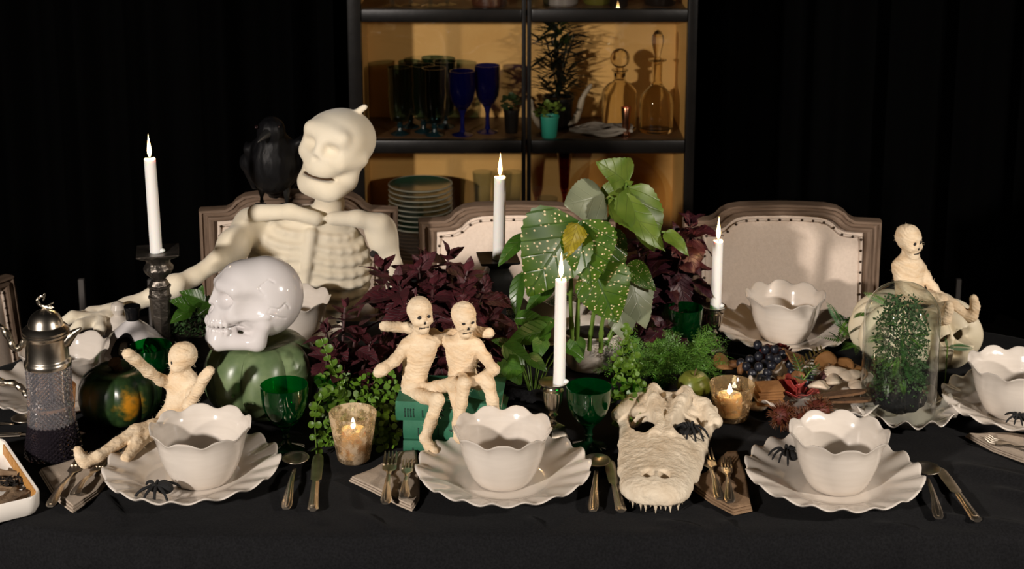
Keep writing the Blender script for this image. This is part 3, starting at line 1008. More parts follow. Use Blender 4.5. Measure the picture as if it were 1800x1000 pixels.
# ------------------------------------------------------------------ napkins: three folded layers
def napkin(label, pts, mat, roll=None, h=.0115):
    P = [T(px, py, TZ) for px, py in pts]
    c = sum((Vector((p.x, p.y, 0)) for p in P), Vector()) / len(P)
    o = thing('napkin', label, 'napkin', (c.x, c.y, TZ), 0, 'linen napkins')
    for k in range(3):
        mb = MB()
        n = len(P)
        Q = []
        for i in range(n):
            a, b = P[i], P[(i + 1) % n]
            for s in range(8):
                q = a.lerp(b, s / 8)
                Q.append(Vector((q.x - c.x, q.y - c.y)))
        sc = 1 - .035 * k
        z0 = .0004 + .0036 * k
        rows = []
        for t in (1.0, 1.012, 1.0, .9, .75, .55, .3, .12):
            row = []
            for q in Q:
                e = q * (sc * t)
                wv = .0010 * math.sin(e.x * 70 + k) + .0012 * noise.noise(Vector((e.x * 40, e.y * 40, k)))
                z = z0 + (.0004 if t == 1.0 and len(rows) == 0 else .0018 if len(rows) == 1 else .0034 + (wv if k == 2 else wv * .3))
                if roll and k == 2:
                    rx, ry, rw, rh = roll
                    d2 = ((e.x - rx) ** 2 + (e.y - ry) ** 2) / rw ** 2
                    z += rh * math.exp(-d2) * (0 if len(rows) < 2 else 1)
                row.append((e.x, e.y, max(z, .0003)))
            rows.append(row)
        m = len(Q)
        vs = [v for r_ in rows for v in r_]
        fs = [(i * m + j, i * m + (j + 1) % m, (i + 1) * m + (j + 1) % m, (i + 1) * m + j) for i in range(len(rows) - 1) for j in range(m)]
        fs += [tuple(range(m - 1, -1, -1)), tuple((len(rows) - 1) * m + j for j in range(m))]
        mb.add(vs, fs).build('fold', mat, o, angle=60)
    return o
napkin('taupe linen napkin under the two forks and the doll foot', [(69, 832), (118, 818), (170, 800), (214, 800), (200, 838), (172, 872), (128, 903), (98, 880)], m_linen_nap, (.02, .03, .03, .006))
napkin('taupe linen napkin left of the middle plate, under two forks', [(614, 847), (660, 828), (703, 800), (732, 797), (738, 850), (737, 880), (724, 900), (700, 890), (655, 866)], m_linen_nap)
napkin('shade-darkened linen napkin between the reptile skull and a plate', [(1203, 852), (1240, 838), (1278, 800), (1296, 798), (1310, 835), (1322, 900), (1290, 907), (1250, 886)], m_linen_nap_shade)
napkin('taupe linen napkin at the right picture edge', [(1697, 769), (1740, 768), (1830, 772), (1860, 800), (1850, 828), (1800, 815), (1745, 795)], m_linen_nap, h=.01)

# ------------------------------------------------------------------ candles
def candle(parent_name, label, base, h, r, lean=(0, 0), power=1.5, cat='candle', drip=True):
    o = thing('taper_candle', label, cat, base)
    o.rotation_euler = (lean[1], lean[0], 0)
    rr = random.Random(int(h * 1e4))
    def fn(q, z, a, i):
        return q * (1 + .02 * math.sin(a + i)), z + (.0012 * math.sin(2 * a + 1) if z > h - .01 else 0)
    MB().lathe([(r * 1.04, 0), (r, .02), (r * .99, h * .5), (r * .94, h - .006), (r * .93, h - .001), (r * .8, h + .0006), (r * .55, h - .002), (0, h - .003)], 24, fn=fn).build('wax', m_wax, o)
    if drip:
        MB().ball((r * .9, -.002, .004), (.008, .006, .005), 10, 6).build('wax_drip', m_wax, o)
    MB().tube([(0, 0, h - .004), (.0005, 0, h + .003), (.0012, 0, h + .008)], .0008, 6).build('wick', m_wick, o)
    fp = [(0, 0), (.0024, .003), (.0042, .009), (.0046, .014), (.0039, .021), (.0026, .030), (.0013, .039), (.0004, .046), (0, .049)]
    fl = MB().lathe([(a, b + h + .003) for a, b in fp], 14).build('flame', m_flame, o)
    MB().lathe([(a * .5, b * .55 + h + .006) for a, b in fp], 10).build('flame_core', m_flame_core, fl)
    l = bpy.data.lights.new('candle_light', 'POINT')
    l.energy = power
    l.color = (1.0, .60, .28)
    l.shadow_soft_size = .006
    lo = bpy.data.objects.new('candle_light', l)
    COL.objects.link(lo)
    lo.parent = o
    lo.location = (0, 0, h + .022)
    return o
def top_of(px, py, y): return D(px, py, y)

# ------------------------------------------------------------------ candlesticks
def silver_stick(label, base, hc, rz):
    o = thing('candlestick', label, 'candlestick', base, rz, 'silver candlesticks with square feet')
    f = hc / .115
    sq = [(.031, 0), (.031, .005), (.0285, .0065), (.0275, .011), (.025, .013), (.0225, .0155), (.0205, .022), (.0195, .028), (.0205, .0315), (.018, .033), (.0135, .0345), (.008, .036)]
    MB().lathe([(a * .80, b * f) for a, b in sq], 32, square=lambda i: .96 if i < 10 else .5).build('square_foot', m_silver, o, angle=28)
    st = [(.0075, .035), (.0085, .0375), (.0065, .040), (.0052, .046), (.0072, .050), (.0092, .0525), (.0065, .055), (.0055, .0575)]
    MB().lathe([(a, b * f) for a, b in st], 24).build('stem', m_silver, o)
    ur = [(.0055, .057), (.010, .060), (.0145, .067), (.0172, .077), (.0182, .086), (.0182, .0955), (.0192, .0965), (.0192, .099), (.015, .1005), (.0128, .104), (.0132, .1075)]
    MB().lathe([(a, b * f) for a, b in ur], 72, fn=lambda r, z, a, i: (r * (1 - (.055 if 2 <= i <= 5 else 0) * (.5 + .5 * math.cos(18 * a))), z)).build('fluted_cup', m_silver, o)
    dp = [(.0125, .107), (.020, .1075), (.0255, .1105), (.0272, .1135), (.0262, .1145), (.020, .1125), (.0125, .1115), (0, .1115)]
    MB().lathe([(a, b * f) for a, b in dp], 40).build('drip_pan', m_silver, o)
    return o
b1 = T(972, 777)
hC = D(983, 670, b1.y).z - TZ
silver_stick('silver candlestick left of the green goblet at table middle', b1, hC, R(38))
kC = D(983, 672, b1.y)
candle('', 'white lit taper candle in the silver candlestick at table middle', (b1.x + .0105, b1.y, TZ + hC * .97), D(985, 491, b1.y).z - TZ - hC * .97, .0107, (R(.6), 0))
b2 = T(1253, 624)
h2 = D(1255, 537, b2.y).z - TZ
silver_stick('silver candlestick in front of the chair with its back in full view', b2, h2, R(28))
candle('', 'white lit taper candle in front of the chair in full view', (b2.x + .003, b2.y, TZ + h2 * .97), D(1257, 423, b2.y).z - TZ - h2 * .97, .0112, (R(.5), 0))
# black square-panned candlestick
b3 = T(876, 610)
h3 = D(876, 452, b3.y).z - TZ
o = thing('candlestick', 'black candlestick with a square pan behind the maroon coleus', 'candlestick', b3, R(8))
MB().lathe([(.044, 0), (.044, .008), (.036, .014), (.022, .024), (.016, .04)], 32, square=lambda i: .95).build('square_foot', m_iron, o, angle=28)
MB().lathe([(.016, .039), (.013, .05), (.017, h3 * .42), (.013, h3 * .52), (.015, h3 * .55), (.024, h3 * .62), (.031, h3 * .72), (.031, h3 * .80), (.024, h3 * .87), (.021, h3 * .90), (.026, h3 * .94), (.030, h3 * .955)], 40, square=lambda i: .75).build('stem', m_iron, o, angle=35)
MB().lathe([(.028, h3 * .95), (.039, h3 * .972), (.042, h3 * .985), (.042, h3), (.036, h3 * .998), (.014, h3 * .985), (0, h3 * .985)], 32, square=lambda i: .97).build('square_pan', m_iron, o, angle=28)
candle('', 'white lit taper candle in the black candlestick', (b3.x + .001, b3.y, TZ + h3 * .985), D(881, 311, b3.y).z - TZ - h3 * .985, .0128, (R(1.0), 0))
# tall pewter candlestick
b4 = T(287, 640)
h4 = D(285, 440, b4.y).z - TZ
o = thing('candlestick', 'tall dark pewter candlestick with an eight-sided column, left of the herb pot', 'candlestick', b4, R(12))
MB().lathe([(.052, 0), (.052, .008), (.045, .014), (.033, .022), (.030, .034), (.020, .040), (.014, .048)], 8).build('eight_sided_foot', m_pewter, o, angle=25)
k = h4
MB().lathe([(.014, .047), (.0165, .052), (.019, k * .40), (.0215, k * .585), (.0235, k * .59), (.0235, k * .61), (.0215, k * .615), (.0205, k * .67), (.0235, k * .685), (.0235, k * .70), (.021, k * .705), (.016, k * .745), (.012, k * .755)], 8).build('column', m_pewter, o, angle=25)
MB().lathe([(.012, k * .752), (.017, k * .775), (.026, k * .81), (.030, k * .845), (.029, k * .865), (.0245, k * .885), (.0235, k * .905), (.028, k * .945), (.032, k * .96)], 56, fn=lambda r, z, a, i: (r * (1 + .035 * math.cos(14 * a + i * 1.2)), z)).build('leafy_cup', m_pewter, o)
MB().lathe([(.029, k * .955), (.040, k * .98), (.0425, k * .99), (.0425, k), (.037, k * .997), (.015, k * .985), (0, k * .985)], 32, square=lambda i: .97).build('square_pan', m_pewter, o, angle=28)
candle('', 'white lit taper candle in the tall pewter candlestick', (b4.x - .003, b4.y, TZ + h4 * .985), D(278, 279, b4.y).z - TZ - h4 * .985, .0122, (R(-1.0), 0))

# ------------------------------------------------------------------ votives
def votive(label, c, h, rt, rb, mat, ch=.5, power=.5, fx=0):
    o = thing('votive_candle', label, 'candle', c, 0, 'mercury glass votives')
    MB().lathe([(0, .001), (rb * .9, .001), (rb, .004), (rb + (rt - rb) * .5, h * .5), (rt * .985, h * .93), (rt, h), (rt * .985, h + .001), (rt * .955, h * .985), (rb + (rt - rb) * .5 - .003, h * .5), (rb - .003, .010), (0, .009)], 40).build('glass_cup', mat, o)
    rc = rb * .74
    wx = MB().lathe([(0, .0095), (rc * 1.04, .0095), (rc * 1.02, .02), (rc, h * ch), (rc * .93, h * ch + .004), (rc * .75, h * ch - .001), (0, h * ch - .004)], 32).build('candle', m_votive, o, (fx, 0, 0))
    MB().tube([(0, 0, h * ch - .005), (0, 0, h * ch + .006)], .0008, 6).build('wick', m_wick, wx)
    fp = [(0, 0), (.0022, .002), (.0036, .006), (.0034, .010), (.002, .016), (.0006, .021), (0, .022)]
    MB().lathe([(a * 1.25, b + h * ch + .003) for a, b in fp], 12).build('flame', m_flame_core, wx)
    l = bpy.data.lights.new('votive_light', 'POINT')
    l.energy = power
    l.color = (1.0, .56, .22)
    l.shadow_soft_size = .004
    lo = bpy.data.objects.new('votive_light', l)
    COL.objects.link(lo)
    lo.parent = o
    lo.location = (fx, 0, h * ch + .013)
    return o
v1 = T(622, 808)
votive('flaky mercury glass votive between the knife and the green books', v1, D(624, 712, v1.y).z - TZ - .014, .0425, .029, m_merc, .62, 1.7)
v2 = T(1285, 735)
votive('sparse mercury glass votive between the apple and food platter', v2, D(1290, 664, v2.y).z - TZ - .012, .0430, .032, m_merc2, .64, 1.5, -.004)
v3 = T(100, 775)
votive('amber mercury glass votive half hidden behind the crystal jug', v3, .105, .040, .029, m_merc3, .5, 1.0)

# ------------------------------------------------------------------ goblets
def goblet(label, c, h, r, fill=.5):
    o = thing('green_goblet', label, 'goblet', c, 0, 'emerald goblets')
    f = h / .14
    bw = [(.0, .052), (.012, .0535), (.024, .062), (.034, .078), (.040, .098), (.0425, .118), (.043, .140), (.0422, .1405), (.0415, .118), (.039, .098), (.033, .0785), (.023, .0635), (.012, .056), (0, .055)]
    k = r / .043
    MB().lathe([(a * k, b * f) for a, b in bw], 48).build('cup', m_green_glass, o)
    lv = [(.0, .0555), (.0115, .0565), (.0225, .064), (.0315, .077), (.0335, .082), (.0, .0822)]
    if fill: MB().lathe([(a * k * .985, b * f) for a, b in lv], 40).build('drink', m_wine_g, o)
    stm = [(.033, 0), (.034, .0022), (.028, .006), (.014, .011), (.008, .016), (.0062, .024), (.0085, .029), (.0068, .034), (.0075, .042), (.0125, .0515), (0, .0525)]
    MB().lathe([(a, b * f) for a, b in stm], 40, fn=lambda q, z, a, i: (q * (1 + (.05 * math.cos(14 * a) if i < 3 else 0)), z)).build('stem', m_green_stem, o)
    return o
g = T(503, 790)
goblet('emerald green goblet in front of the green pumpkin', g, D(502, 676, g.y).z - TZ, .0428)
g = T(1034, 785)
goblet('emerald green goblet between the middle candle and reptile skull', g, D(1034, 679, g.y).z - TZ, .0410)
g = T(270, 715)
goblet('emerald green goblet behind the reclining mummy doll', g, D(268, 607, g.y).z - TZ, .0400, .4)
g = T(1203, 640)
goblet('emerald green goblet left of the candle by the far chair', g, D(1205, 540, g.y).z - TZ, .036, .3)
# ------------------------------------------------------------------ mummy dolls
def V3(*a): return Vector(a)
def doll(label, root, head, face, limbs, torso, hr=1.0, vox=.0019, fuzz=650, cat='doll', extra=None, lean=(0, 0, 1)):
    """head: point; face: direction; limbs: lists of (point, radius); torso: list of (point, (rx, ry)) from neck to hip."""
    o = thing('mummy_doll', label, cat, root, 0, 'gauze wrapped mummy dolls')
    rt = Vector(root)
    allp = [p for l in limbs for p, r in l] + [p for p, r in torso] + [head]
    lo = Vector([min(p[i] for p in allp) for i in range(3)]) - V3(.045, .045, .045)
    hi = Vector([max(p[i] for p in allp) for i in range(3)]) + V3(.045, .045, .05)
    s = SDF(lo - rt, hi - rt, vox)
    f = Vector(face).normalized()
    u = Vector(lean)
    u = (u - f * u.dot(f)).normalized()
    r_ = f.cross(u)
    M3 = Matrix((r_, f, u)).transposed()
    H = Vector(head) - rt
    def hp(a, b, c): return H + r_ * (a * hr) + f * (b * hr) + u * (c * hr)
    q = lambda *a: tuple(x * hr for x in a)
    s.ball(hp(0, -.002, .008), q(.0225, .0255, .0245), rot=M3)
    s.ball(hp(0, .010, -.006), q(.0185, .0150, .0180), .008, rot=M3)
    s.ball(hp(0, .0135, -.0235), q(.0125, .0115, .0105), .007, rot=M3)
    for a in (-1, 1):
        s.ball(hp(a * .0125, .0165, -.008), q(.0058, .0055, .0055), .005)
        s.ball(hp(a * .0085, .0265, .0020), q(.0062, .0062, .0058), .003, cut=True)
    s.ball(hp(0, .0265, -.0085), q(.0028, .005, .004), .002, cut=True)
    s.box(hp(0, .024, -.0185), q(.0095, .004, .0007), 0, .0015, cut=True, rot=M3)
    n0 = torso[0][0] - rt
    s.cone(H - u * .02 * hr - f * .002, n0, .0098, .0115, .005)
    for i in range(len(torso) - 1):
        (a, ra), (b, rb) = torso[i], torso[i + 1]
        for t in (0, .33, .67):
            p = a.lerp(b, t) - rt
            rx, ry = ra[0] + (rb[0] - ra[0]) * t, ra[1] + (rb[1] - ra[1]) * t
            s.ball(p, (rx, ry, max(.014, (b - a).length * .45)), .012)
    p, r0 = torso[-1]
    s.ball(p - rt, (r0[0], r0[1], r0[1]), .01)
    for l in limbs: s.path([p - rt for p, r in l], [r * .92 for p, r in l], .0065)
    rn = random.Random(len(label))
    def disp(co):
        q = (co.z + .35 * co.x - .2 * co.y) * 140 + 1.3 * noise.noise(Vector(co) * 38)
        return .0010 * noise.noise(Vector(co) * 80) + .0013 * ((q % 1.0) - .5) * (1 if q % 1.0 > .12 else -.5) + .0004 * noise.noise(Vector(co) * 300)
    me = s.mesh('body', m_mummy, 1, disp)
    body = link('body', me, o)
    for a in (-1, 1):
        e = MB().ball(hp(a * .0085, .0205, .0020), q(.0044, .0022, .0036), 10, 6, rot=M3, fn=None).build('eye', m_ink, o)
    MB().ball(hp(-.0012, .0235, -.0088), q(.0011, .0018, .0030), 8, 6, rot=M3).ball(hp(.0014, .0235, -.0088), q(.0011, .0018, .0026), 8, 6, rot=M3).build('nose', m_ink, o)
    mb = MB()
    for k in range(7):
        x = (k - 3) * .0029
        mb.box(hp(x, .0228 - abs(x) * .25, -.0186), q(.0007, .0022, .0036), M3)
    mb.box(hp(0, .0222, -.0186), q(.016, .0013, .0007), M3)
    mb.build('stitched_mouth', m_ink, o, smooth=False)
    vs, ns = me.vertices, len(me.vertices)
    mb = MB()
    for _ in range(fuzz):
        v = vs[rn.randrange(ns)]
        n = Vector(v.normal)
        d = (n + Vector((rn.gauss(0, .8), rn.gauss(0, .8), rn.gauss(0, .8)))).normalized()
        L = rn.uniform(.002, .0075)
        b = Vector(v.co) - n * .0008
        t = n.orthogonal().normalized() * .00025
        t2 = n.cross(t).normalized() * .00025
        mid = b + d * L * .6 + Vector((0, 0, rn.uniform(-.001, .001)))
        mb.add([b + t, b - t, b + t2, mid + t * .7, mid - t * .7, b + d * L + Vector((0, 0, -.002 * rn.random()))], [(0, 1, 4, 3), (1, 2, 4), (2, 0, 3), (3, 4, 5)])
    tag(mb.build('frayed_threads', m_thread, o, recalc=False), kind='stuff')
    return o
yb = 2.60
BK = .846                              # top of the book stack
j = D
doll('mummy doll seated on the green books, left of the pair', (j(735, 690, 2.635).x, 2.635, BK), j(738, 552, 2.63), (.42, -.9, -.05),
     [[(j(714, 607, 2.635), .0125), (j(694, 634, 2.61), .0105), (j(671, 650, 2.59), .0115), (j(664, 655, 2.585), .009)],
      [(j(758, 603, 2.64), .0125), (j(790, 588, 2.672), .0105), (j(835, 583, 2.668), .010), (j(860, 585, 2.655), .0105)],
      [(j(722, 690, 2.63), .0145), (j(742, 697, 2.595), .0135), (j(769, 703, 2.555), .0125), (j(757, 742, 2.553), .011), (j(747, 770, 2.550), .010), (j(757, 787, 2.542), .0105), (j(764, 793, 2.53), .0085)],
      [(j(742, 688, 2.63), .0145), (j(768, 682, 2.60), .0135), (j(795, 674, 2.57), .0125), (j(803, 705, 2.562), .011), (j(808, 735, 2.555), .010), (j(806, 748, 2.550), .0105)]],
     [(j(737, 598, 2.64), (.022, .015)), (j(736, 612, 2.64), (.029, .018)), (j(735, 632, 2.637), (.025, .017)), (j(728, 662, 2.637), (.019, .015)), (j(730, 688, 2.635), (.024, .019))], 1.0)
doll('mummy doll seated on the green books, hand resting on its knee', (j(815, 668, 2.64).x, 2.645, BK), j(815, 560, 2.635), (.42, -.9, -.18),
     [[(j(793, 603, 2.645), .0125), (j(762, 588, 2.675), .0105), (j(715, 576, 2.675), .010), (j(676, 573, 2.668), .0105)],
      [(j(838, 606, 2.64), .0125), (j(854, 630, 2.625), .0105), (j(868, 650, 2.60), .0105), (j(850, 664, 2.58), .0098), (j(831, 671, 2.575), .0105)],
      [(j(808, 668, 2.64), .0145), (j(812, 668, 2.60), .0135), (j(815, 675, 2.555), .0125), (j(811, 708, 2.55), .011), (j(804, 745, 2.546), .010), (j(808, 768, 2.540), .0105), (j(815, 776, 2.527), .0085)],
      [(j(826, 668, 2.64), .0145), (j(842, 672, 2.61), .0135), (j(858, 674, 2.575), .0125), (j(866, 705, 2.567), .011), (j(870, 735, 2.562), .0105)]],
     [(j(815, 600, 2.645), (.021, .015)), (j(815, 612, 2.645), (.028, .018)), (j(814, 630, 2.643), (.026, .017)), (j(812, 652, 2.643), (.019, .015)), (j(814, 668, 2.643), (.024, .018))], .98)
doll('mummy doll reclining with both arms raised beside the dark squash', (j(290, 745, 2.62).x, 2.615, TZ), j(321, 632, 2.635), (-.93, -.40, -.10),
     [[(j(306, 676, 2.635), .0125), (j(283, 668, 2.62), .0105), (j(260, 652, 2.60), .0105), (j(238, 632, 2.58), .0105), (j(225, 622, 2.57), .0115)],
      [(j(340, 676, 2.625), .0125), (j(338, 694, 2.605), .0110), (j(332, 712, 2.59), .0112), (j(348, 685, 2.575), .0105), (j(360, 662, 2.57), .0105), (j(368, 652, 2.57), .0098)],
      [(j(292, 742, 2.61), .0150), (j(268, 750, 2.575), .0135), (j(238, 758, 2.55), .0130), (j(205, 780, 2.52), .0112), (j(172, 803, 2.488), .0105), (j(150, 812, 2.478), .011), (j(143, 805, 2.478), .010), (j(137, 791, 2.478), .0085)],
      [(j(296, 745, 2.60), .0150), (j(262, 762, 2.565), .0135), (j(240, 782, 2.53), .0120), (j(222, 805, 2.50), .0105)]],
     [(j(322, 664, 2.635), (.021, .016)), (j(323, 678, 2.633), (.027, .020)), (j(320, 700, 2.628), (.024, .019)), (j(310, 722, 2.62), (.021, .018)), (j(297, 742, 2.61), (.025, .019))], 1.02)
YP = 3.00
doll('mummy doll sitting on the pale pumpkin behind the glass dome', (j(1600, 520, YP).x, YP, TZ + .135), j(1597, 424, YP), (.62, -.78, -.05),
     [[(j(1578, 468, YP), .0135), (j(1583, 492, YP - .015), .0115), (j(1596, 512, YP - .03), .0110), (j(1625, 520, YP - .05), .0105), (j(1640, 524, YP - .055), .010)],
      [(j(1614, 465, YP + .01), .0125), (j(1627, 485, YP), .0105), (j(1640, 505, YP - .01), .010), (j(1648, 517, YP - .02), .010)],
      [(j(1598, 520, YP), .0165), (j(1630, 522, YP - .035), .0145), (j(1655, 528, YP - .065), .0130), (j(1659, 550, YP - .075), .0115), (j(1662, 561, YP - .085), .0115), (j(1667, 545, YP - .090), .0100), (j(1668, 535, YP - .09), .009)],
      [(j(1604, 520, YP), .0165), (j(1648, 522, YP), .0145), (j(1675, 535, YP - .01), .0125), (j(1700, 555, YP - .02), .0115), (j(1709, 556, YP - .025), .0115), (j(1714, 540, YP - .025), .0100), (j(1712, 525, YP - .025), .0095)]],
     [(j(1597, 458, YP), (.020, .016)), (j(1597, 470, YP), (.029, .020)), (j(1598, 490, YP), (.027, .020)), (j(1599, 508, YP), (.024, .019)), (j(1601, 522, YP), (.027, .021))], 1.08)

# ------------------------------------------------------------------ the large pale skeleton
YS = 3.37
o = thing('foam_skeleton', 'life-size pale foam skeleton slumped in the chair, head tilted', 'skeleton', (-.47, YS, .48))
rt = Vector(o.location)
s = SDF(Vector((-1.03, 2.90, .50)) - rt, Vector((-.17, 3.56, 1.27)) - rt, .0037)
P = lambda px, py, y: D(px, py, y) - rt
Oh = P(571, 251, 3.275)
f = V3(-.42, -.90, .04).normalized()
u = V3(.25, 0, .97)
u = (u - f * u.dot(f)).normalized()
r_ = f.cross(u)
M3 = Matrix((r_, f, u)).transposed()
def hp(a, b, c): return Oh + r_ * a + f * b + u * c
s.ball(hp(.004, -.078, -.008), (.075, .088, .070), rot=M3)
s.ball(hp(0, -.038, .004), (.066, .058, .052), .02, rot=M3)
s.ball(hp(0, -.024, -.030), (.055, .050, .060), .02, rot=M3)
s.ball(hp(0, -.026, -.100), (.052, .048, .034), .010, rot=M3)
s.cone(hp(-.024, -.006, -.112), hp(.024, -.006, -.112), .017, .017, .015)
for a in (-1, 1):
    s.cone(hp(a * .030, -.020, -.104), hp(a * .044, -.052, -.088), .025, .024, .015)
    s.ball(hp(a * .046, -.055, -.056), (.020, .024, .034), .020, rot=M3)
    s.cone(hp(a * .044, -.006, -.034), hp(a * .062, -.062, -.030), .017, .016, .018)
    s.ball(hp(a * .030, .030, -.004), (.025, .027, .021), .010, cut=True, rot=M3)
s.cone(hp(-.040, .004, .024), hp(.040, .004, .024), .012, .012, .026)
s.cone(hp(0, .014, .01), hp(0, .024, -.020), .008, .007, .014)
s.ball(hp(0, .036, -.034), (.009, .014, .009), .008, cut=True, rot=M3)
s.ball(hp(0, .004, -.058), (.034, .024, .022), .014, rot=M3)
s.box(hp(.002, .020, -.080), (.040, .036, .0046), .001, .003, cut=True, rot=M3 @ Euler((0, R(3), 0)).to_matrix())
s.cone(P(618, 204, 3.36), P(641, 188, 3.36), .0085, .0075, .003)
# neck, collar bones, shoulders
s.path([P(578, 335, 3.36), P(580, 360, 3.375), P(572, 385, 3.375)], [.034, .030, .036], .015)
s.path([P(556, 384, 3.315), P(510, 372, 3.32), P(450, 374, 3.33)], [.016, .017, .020], .012)
s.path([P(585, 384, 3.315), P(630, 384, 3.32), P(668, 392, 3.33)], [.016, .018, .022], .012)
s.ball(P(443, 402, 3.37), (.044, .04, .05), .02)
s.ball(P(668, 402, 3.35), (.036, .036, .032), .02)
s.path([P(443, 402, 3.38), P(470, 430, 3.40)], [.04, .05], .02)
# rib cage
Rc = P(546, 470, 3.375)
s.ball(Rc, (.138, .083, .146), .02, rot=(0, R(7), 0))
s.path([P(520, 540, 3.395), P(515, 590, 3.41), P(520, 660, 3.42), V3(0, .045, .09)], [.112, .088, .080, .085], .03)
ax = V3(math.sin(R(7)), 0, math.cos(R(7)))
side = V3(math.cos(R(7)), 0, -math.sin(R(7)))
for k in range(8):
    zc = .098 - .027 * k
    for sg in (-1, 1):
        pts = []
        for q in range(7):
            t = q / 6
            th = R(8 + 78 * t)
            zz = zc - .030 * t + .045 * t * t
            zz = max(-.138, min(.138, zz))
            m = math.sqrt(max(0.02, 1 - (zz / .142) ** 2))
            pts.append(Rc + side * (sg * .139 * m * math.sin(th)) + V3(0, -.083 * m * math.cos(th), 0) + ax * zz)
        s.path(pts, [.006, .0072, .0078, .0078, .0074, .007, .0065], .006)
s.path([Rc + V3(0, -.066, 0) + ax * .10, Rc + V3(0, -.086, 0) + ax * .03, Rc + V3(0, -.084, 0) - ax * .04], [.014, .010, .007], .010)
# arm stretched along the table
s.ball(P(411, 432, 3.30), (.036, .036, .038), .012)
s.path([P(425, 412, 3.34), P(411, 432, 3.30)], [.03, .032], .02)
s.path([P(408, 436, 3.295), P(380, 460, 3.26), P(340, 487, 3.21), P(306, 503, 3.165)], [.030, .0205, .019, .023], .012)
s.ball(P(306, 503, 3.165), .0235, .012)
s.path([P(306, 503, 3.165), P(270, 520, 3.135), P(225, 538, 3.115), P(196, 550, 3.09)], [.022, .018, .018, .021], .012)
for dz in (-1, 1):
    s.path([P(186, 554 + dz * 5, 3.08 - dz * .012), P(160, 556 + dz * 6, 3.065 - dz * .018)], [.016, .015], .008)
Z0 = TZ + .03 - rt.z
for kn, mid, tip in (((164, 553, 3.090), (145, 556, 3.095), (126, 580, 3.100)), ((160, 556, 3.070), (133, 557, 3.065), (108, 582, 3.065)), ((158, 560, 3.050), (128, 556, 3.035), (94, 579, 3.035)),
                     ((160, 566, 3.035), (140, 571, 3.010), (122, 588, 3.000)), ((176, 566, 3.040), (176, 578, 3.015), (170, 592, 3.005))):
    s.path([P(*kn), P(*mid), P(*tip)], [.0135, .0125, .0105], .004)
# other arm hanging beside the chair
s.ball(P(672, 418, 3.345), (.034, .034, .04), .012)
s.ball(P(655, 447, 3.325), (.012, .03, .009), .004, cut=True)
s.path([P(676, 425, 3.345), P(690, 470, 3.345), P(697, 530, 3.345), V3(P(697, 530, 3.345).x, 0, .05)], [.030, .022, .02, .022], .012)
body = s.build('body', m_foam, o, smooth=2)
MB().ball(P(657, 446, 3.322), (.010, .012, .008), 12, 8).build('shoulder_gap_shade', m_ink, o)  # black ball set in the cut hole, its shade put in as colour
MB().ball(hp(.002, -.004, -.080), (.037, .018, .0030), 16, 8, rot=M3 @ Euler((0, R(4), 0)).to_matrix()).build('mouth', m_stem, o)
for sx in (-1, 1):
    MB().tube(bez([(sx * .09, 0, .075), (sx * .10, -.16, .085), (sx * .11, -.36, .08), (sx * .11, -.41, .02), (sx * .11, -.40, -.22), (sx * .11, -.39, -.435)], 5), [.05] * 8 + [.036] * 18, 14).tube([(sx * .11, -.36, -.445), (sx * .11, -.46, -.452), (sx * .115, -.53, -.456)], [.03, .026, .02], 12, flat=.8).build('leg', m_foam, o)

# ------------------------------------------------------------------ crow on its shoulder
YC = 3.36
zf = D(480, 361, YC).z
o = thing('crow', 'black crow perched on the shoulder of the pale skeleton', 'bird', (D(480, 361, YC).x, YC, zf))
rt = Vector(o.location)
P = lambda px, py, dy=0: D(px, py, YC + dy) - rt
s = SDF((-.10, -.13, -.01), (.10, .14, .25), .0026)
s.ball(P(482, 283, .01), (.058, .060, .062), rot=(R(-18), 0, 0))
s.ball(P(480, 305, .015), (.046, .05, .046), .02)
s.path([P(481, 262, .0), P(477, 238, -.012)], [.042, .030], .02)
s.ball(P(477, 226, -.015), (.029, .034, .027), .012)
s.path([P(480, 300, .03), P(482, 322, .07), P(484, 345, .11)], [.035, .024, .014], .02)
for sg, ex, ey in ((-1, 437, 262), (1, 527, 250)):
    s.path([P(480 + sg * 28, 258, .0), P(480 + sg * 42, 285, .02), P(480 + sg * 32, 325, .05)], [.016, .020, .010], .01)
    s.path([P(480 + sg * 30, 266, .0), P(ex, ey, .0), P(ex + sg * 3, ey - 10, .01)], [.014, .009, .004], .01)
rn = random.Random(5)
def disp(co): return .0014 * noise.noise(Vector((co.x * 90, co.y * 90, co.z * 30)))
s.build('body', m_crow, o, smooth=1, disp=disp)
hd = P(477, 226, -.015)
MB().tube([hd + V3(-.004, -.026, -.004), hd + V3(-.012, -.045, -.008), hd + V3(-.022, -.062, -.017)], [.011, .008, .0015], 10, flat=1.1).build('beak', m_beak, o)
for sg in (-1, 1): MB().ball(hd + V3(-.006 + sg * .024, -.019, .008), (.0042, .0042, .0042), 10, 6).build('eye', m_wine, o)
for sg, px in ((-1, 460), (1, 504)):
    mb = MB().tube([P(px + (6 if sg < 0 else -6), 316, .005), P(px, 335, 0), P(px, 354, 0), P(px, 359, 0)], [.016, .009, .0045, .004], 8)
    b = P(px, 359, 0)
    for a in (-40, 0, 40, 180):
        d = V3(math.sin(R(a)), -math.cos(R(a)), 0)
        mb.tube([b, b + d * .016 + V3(0, 0, .003), b + d * .030 + V3(0, 0, -.003)], [.0042, .0036, .001], 6)
    mb.build('leg', m_beak, o)

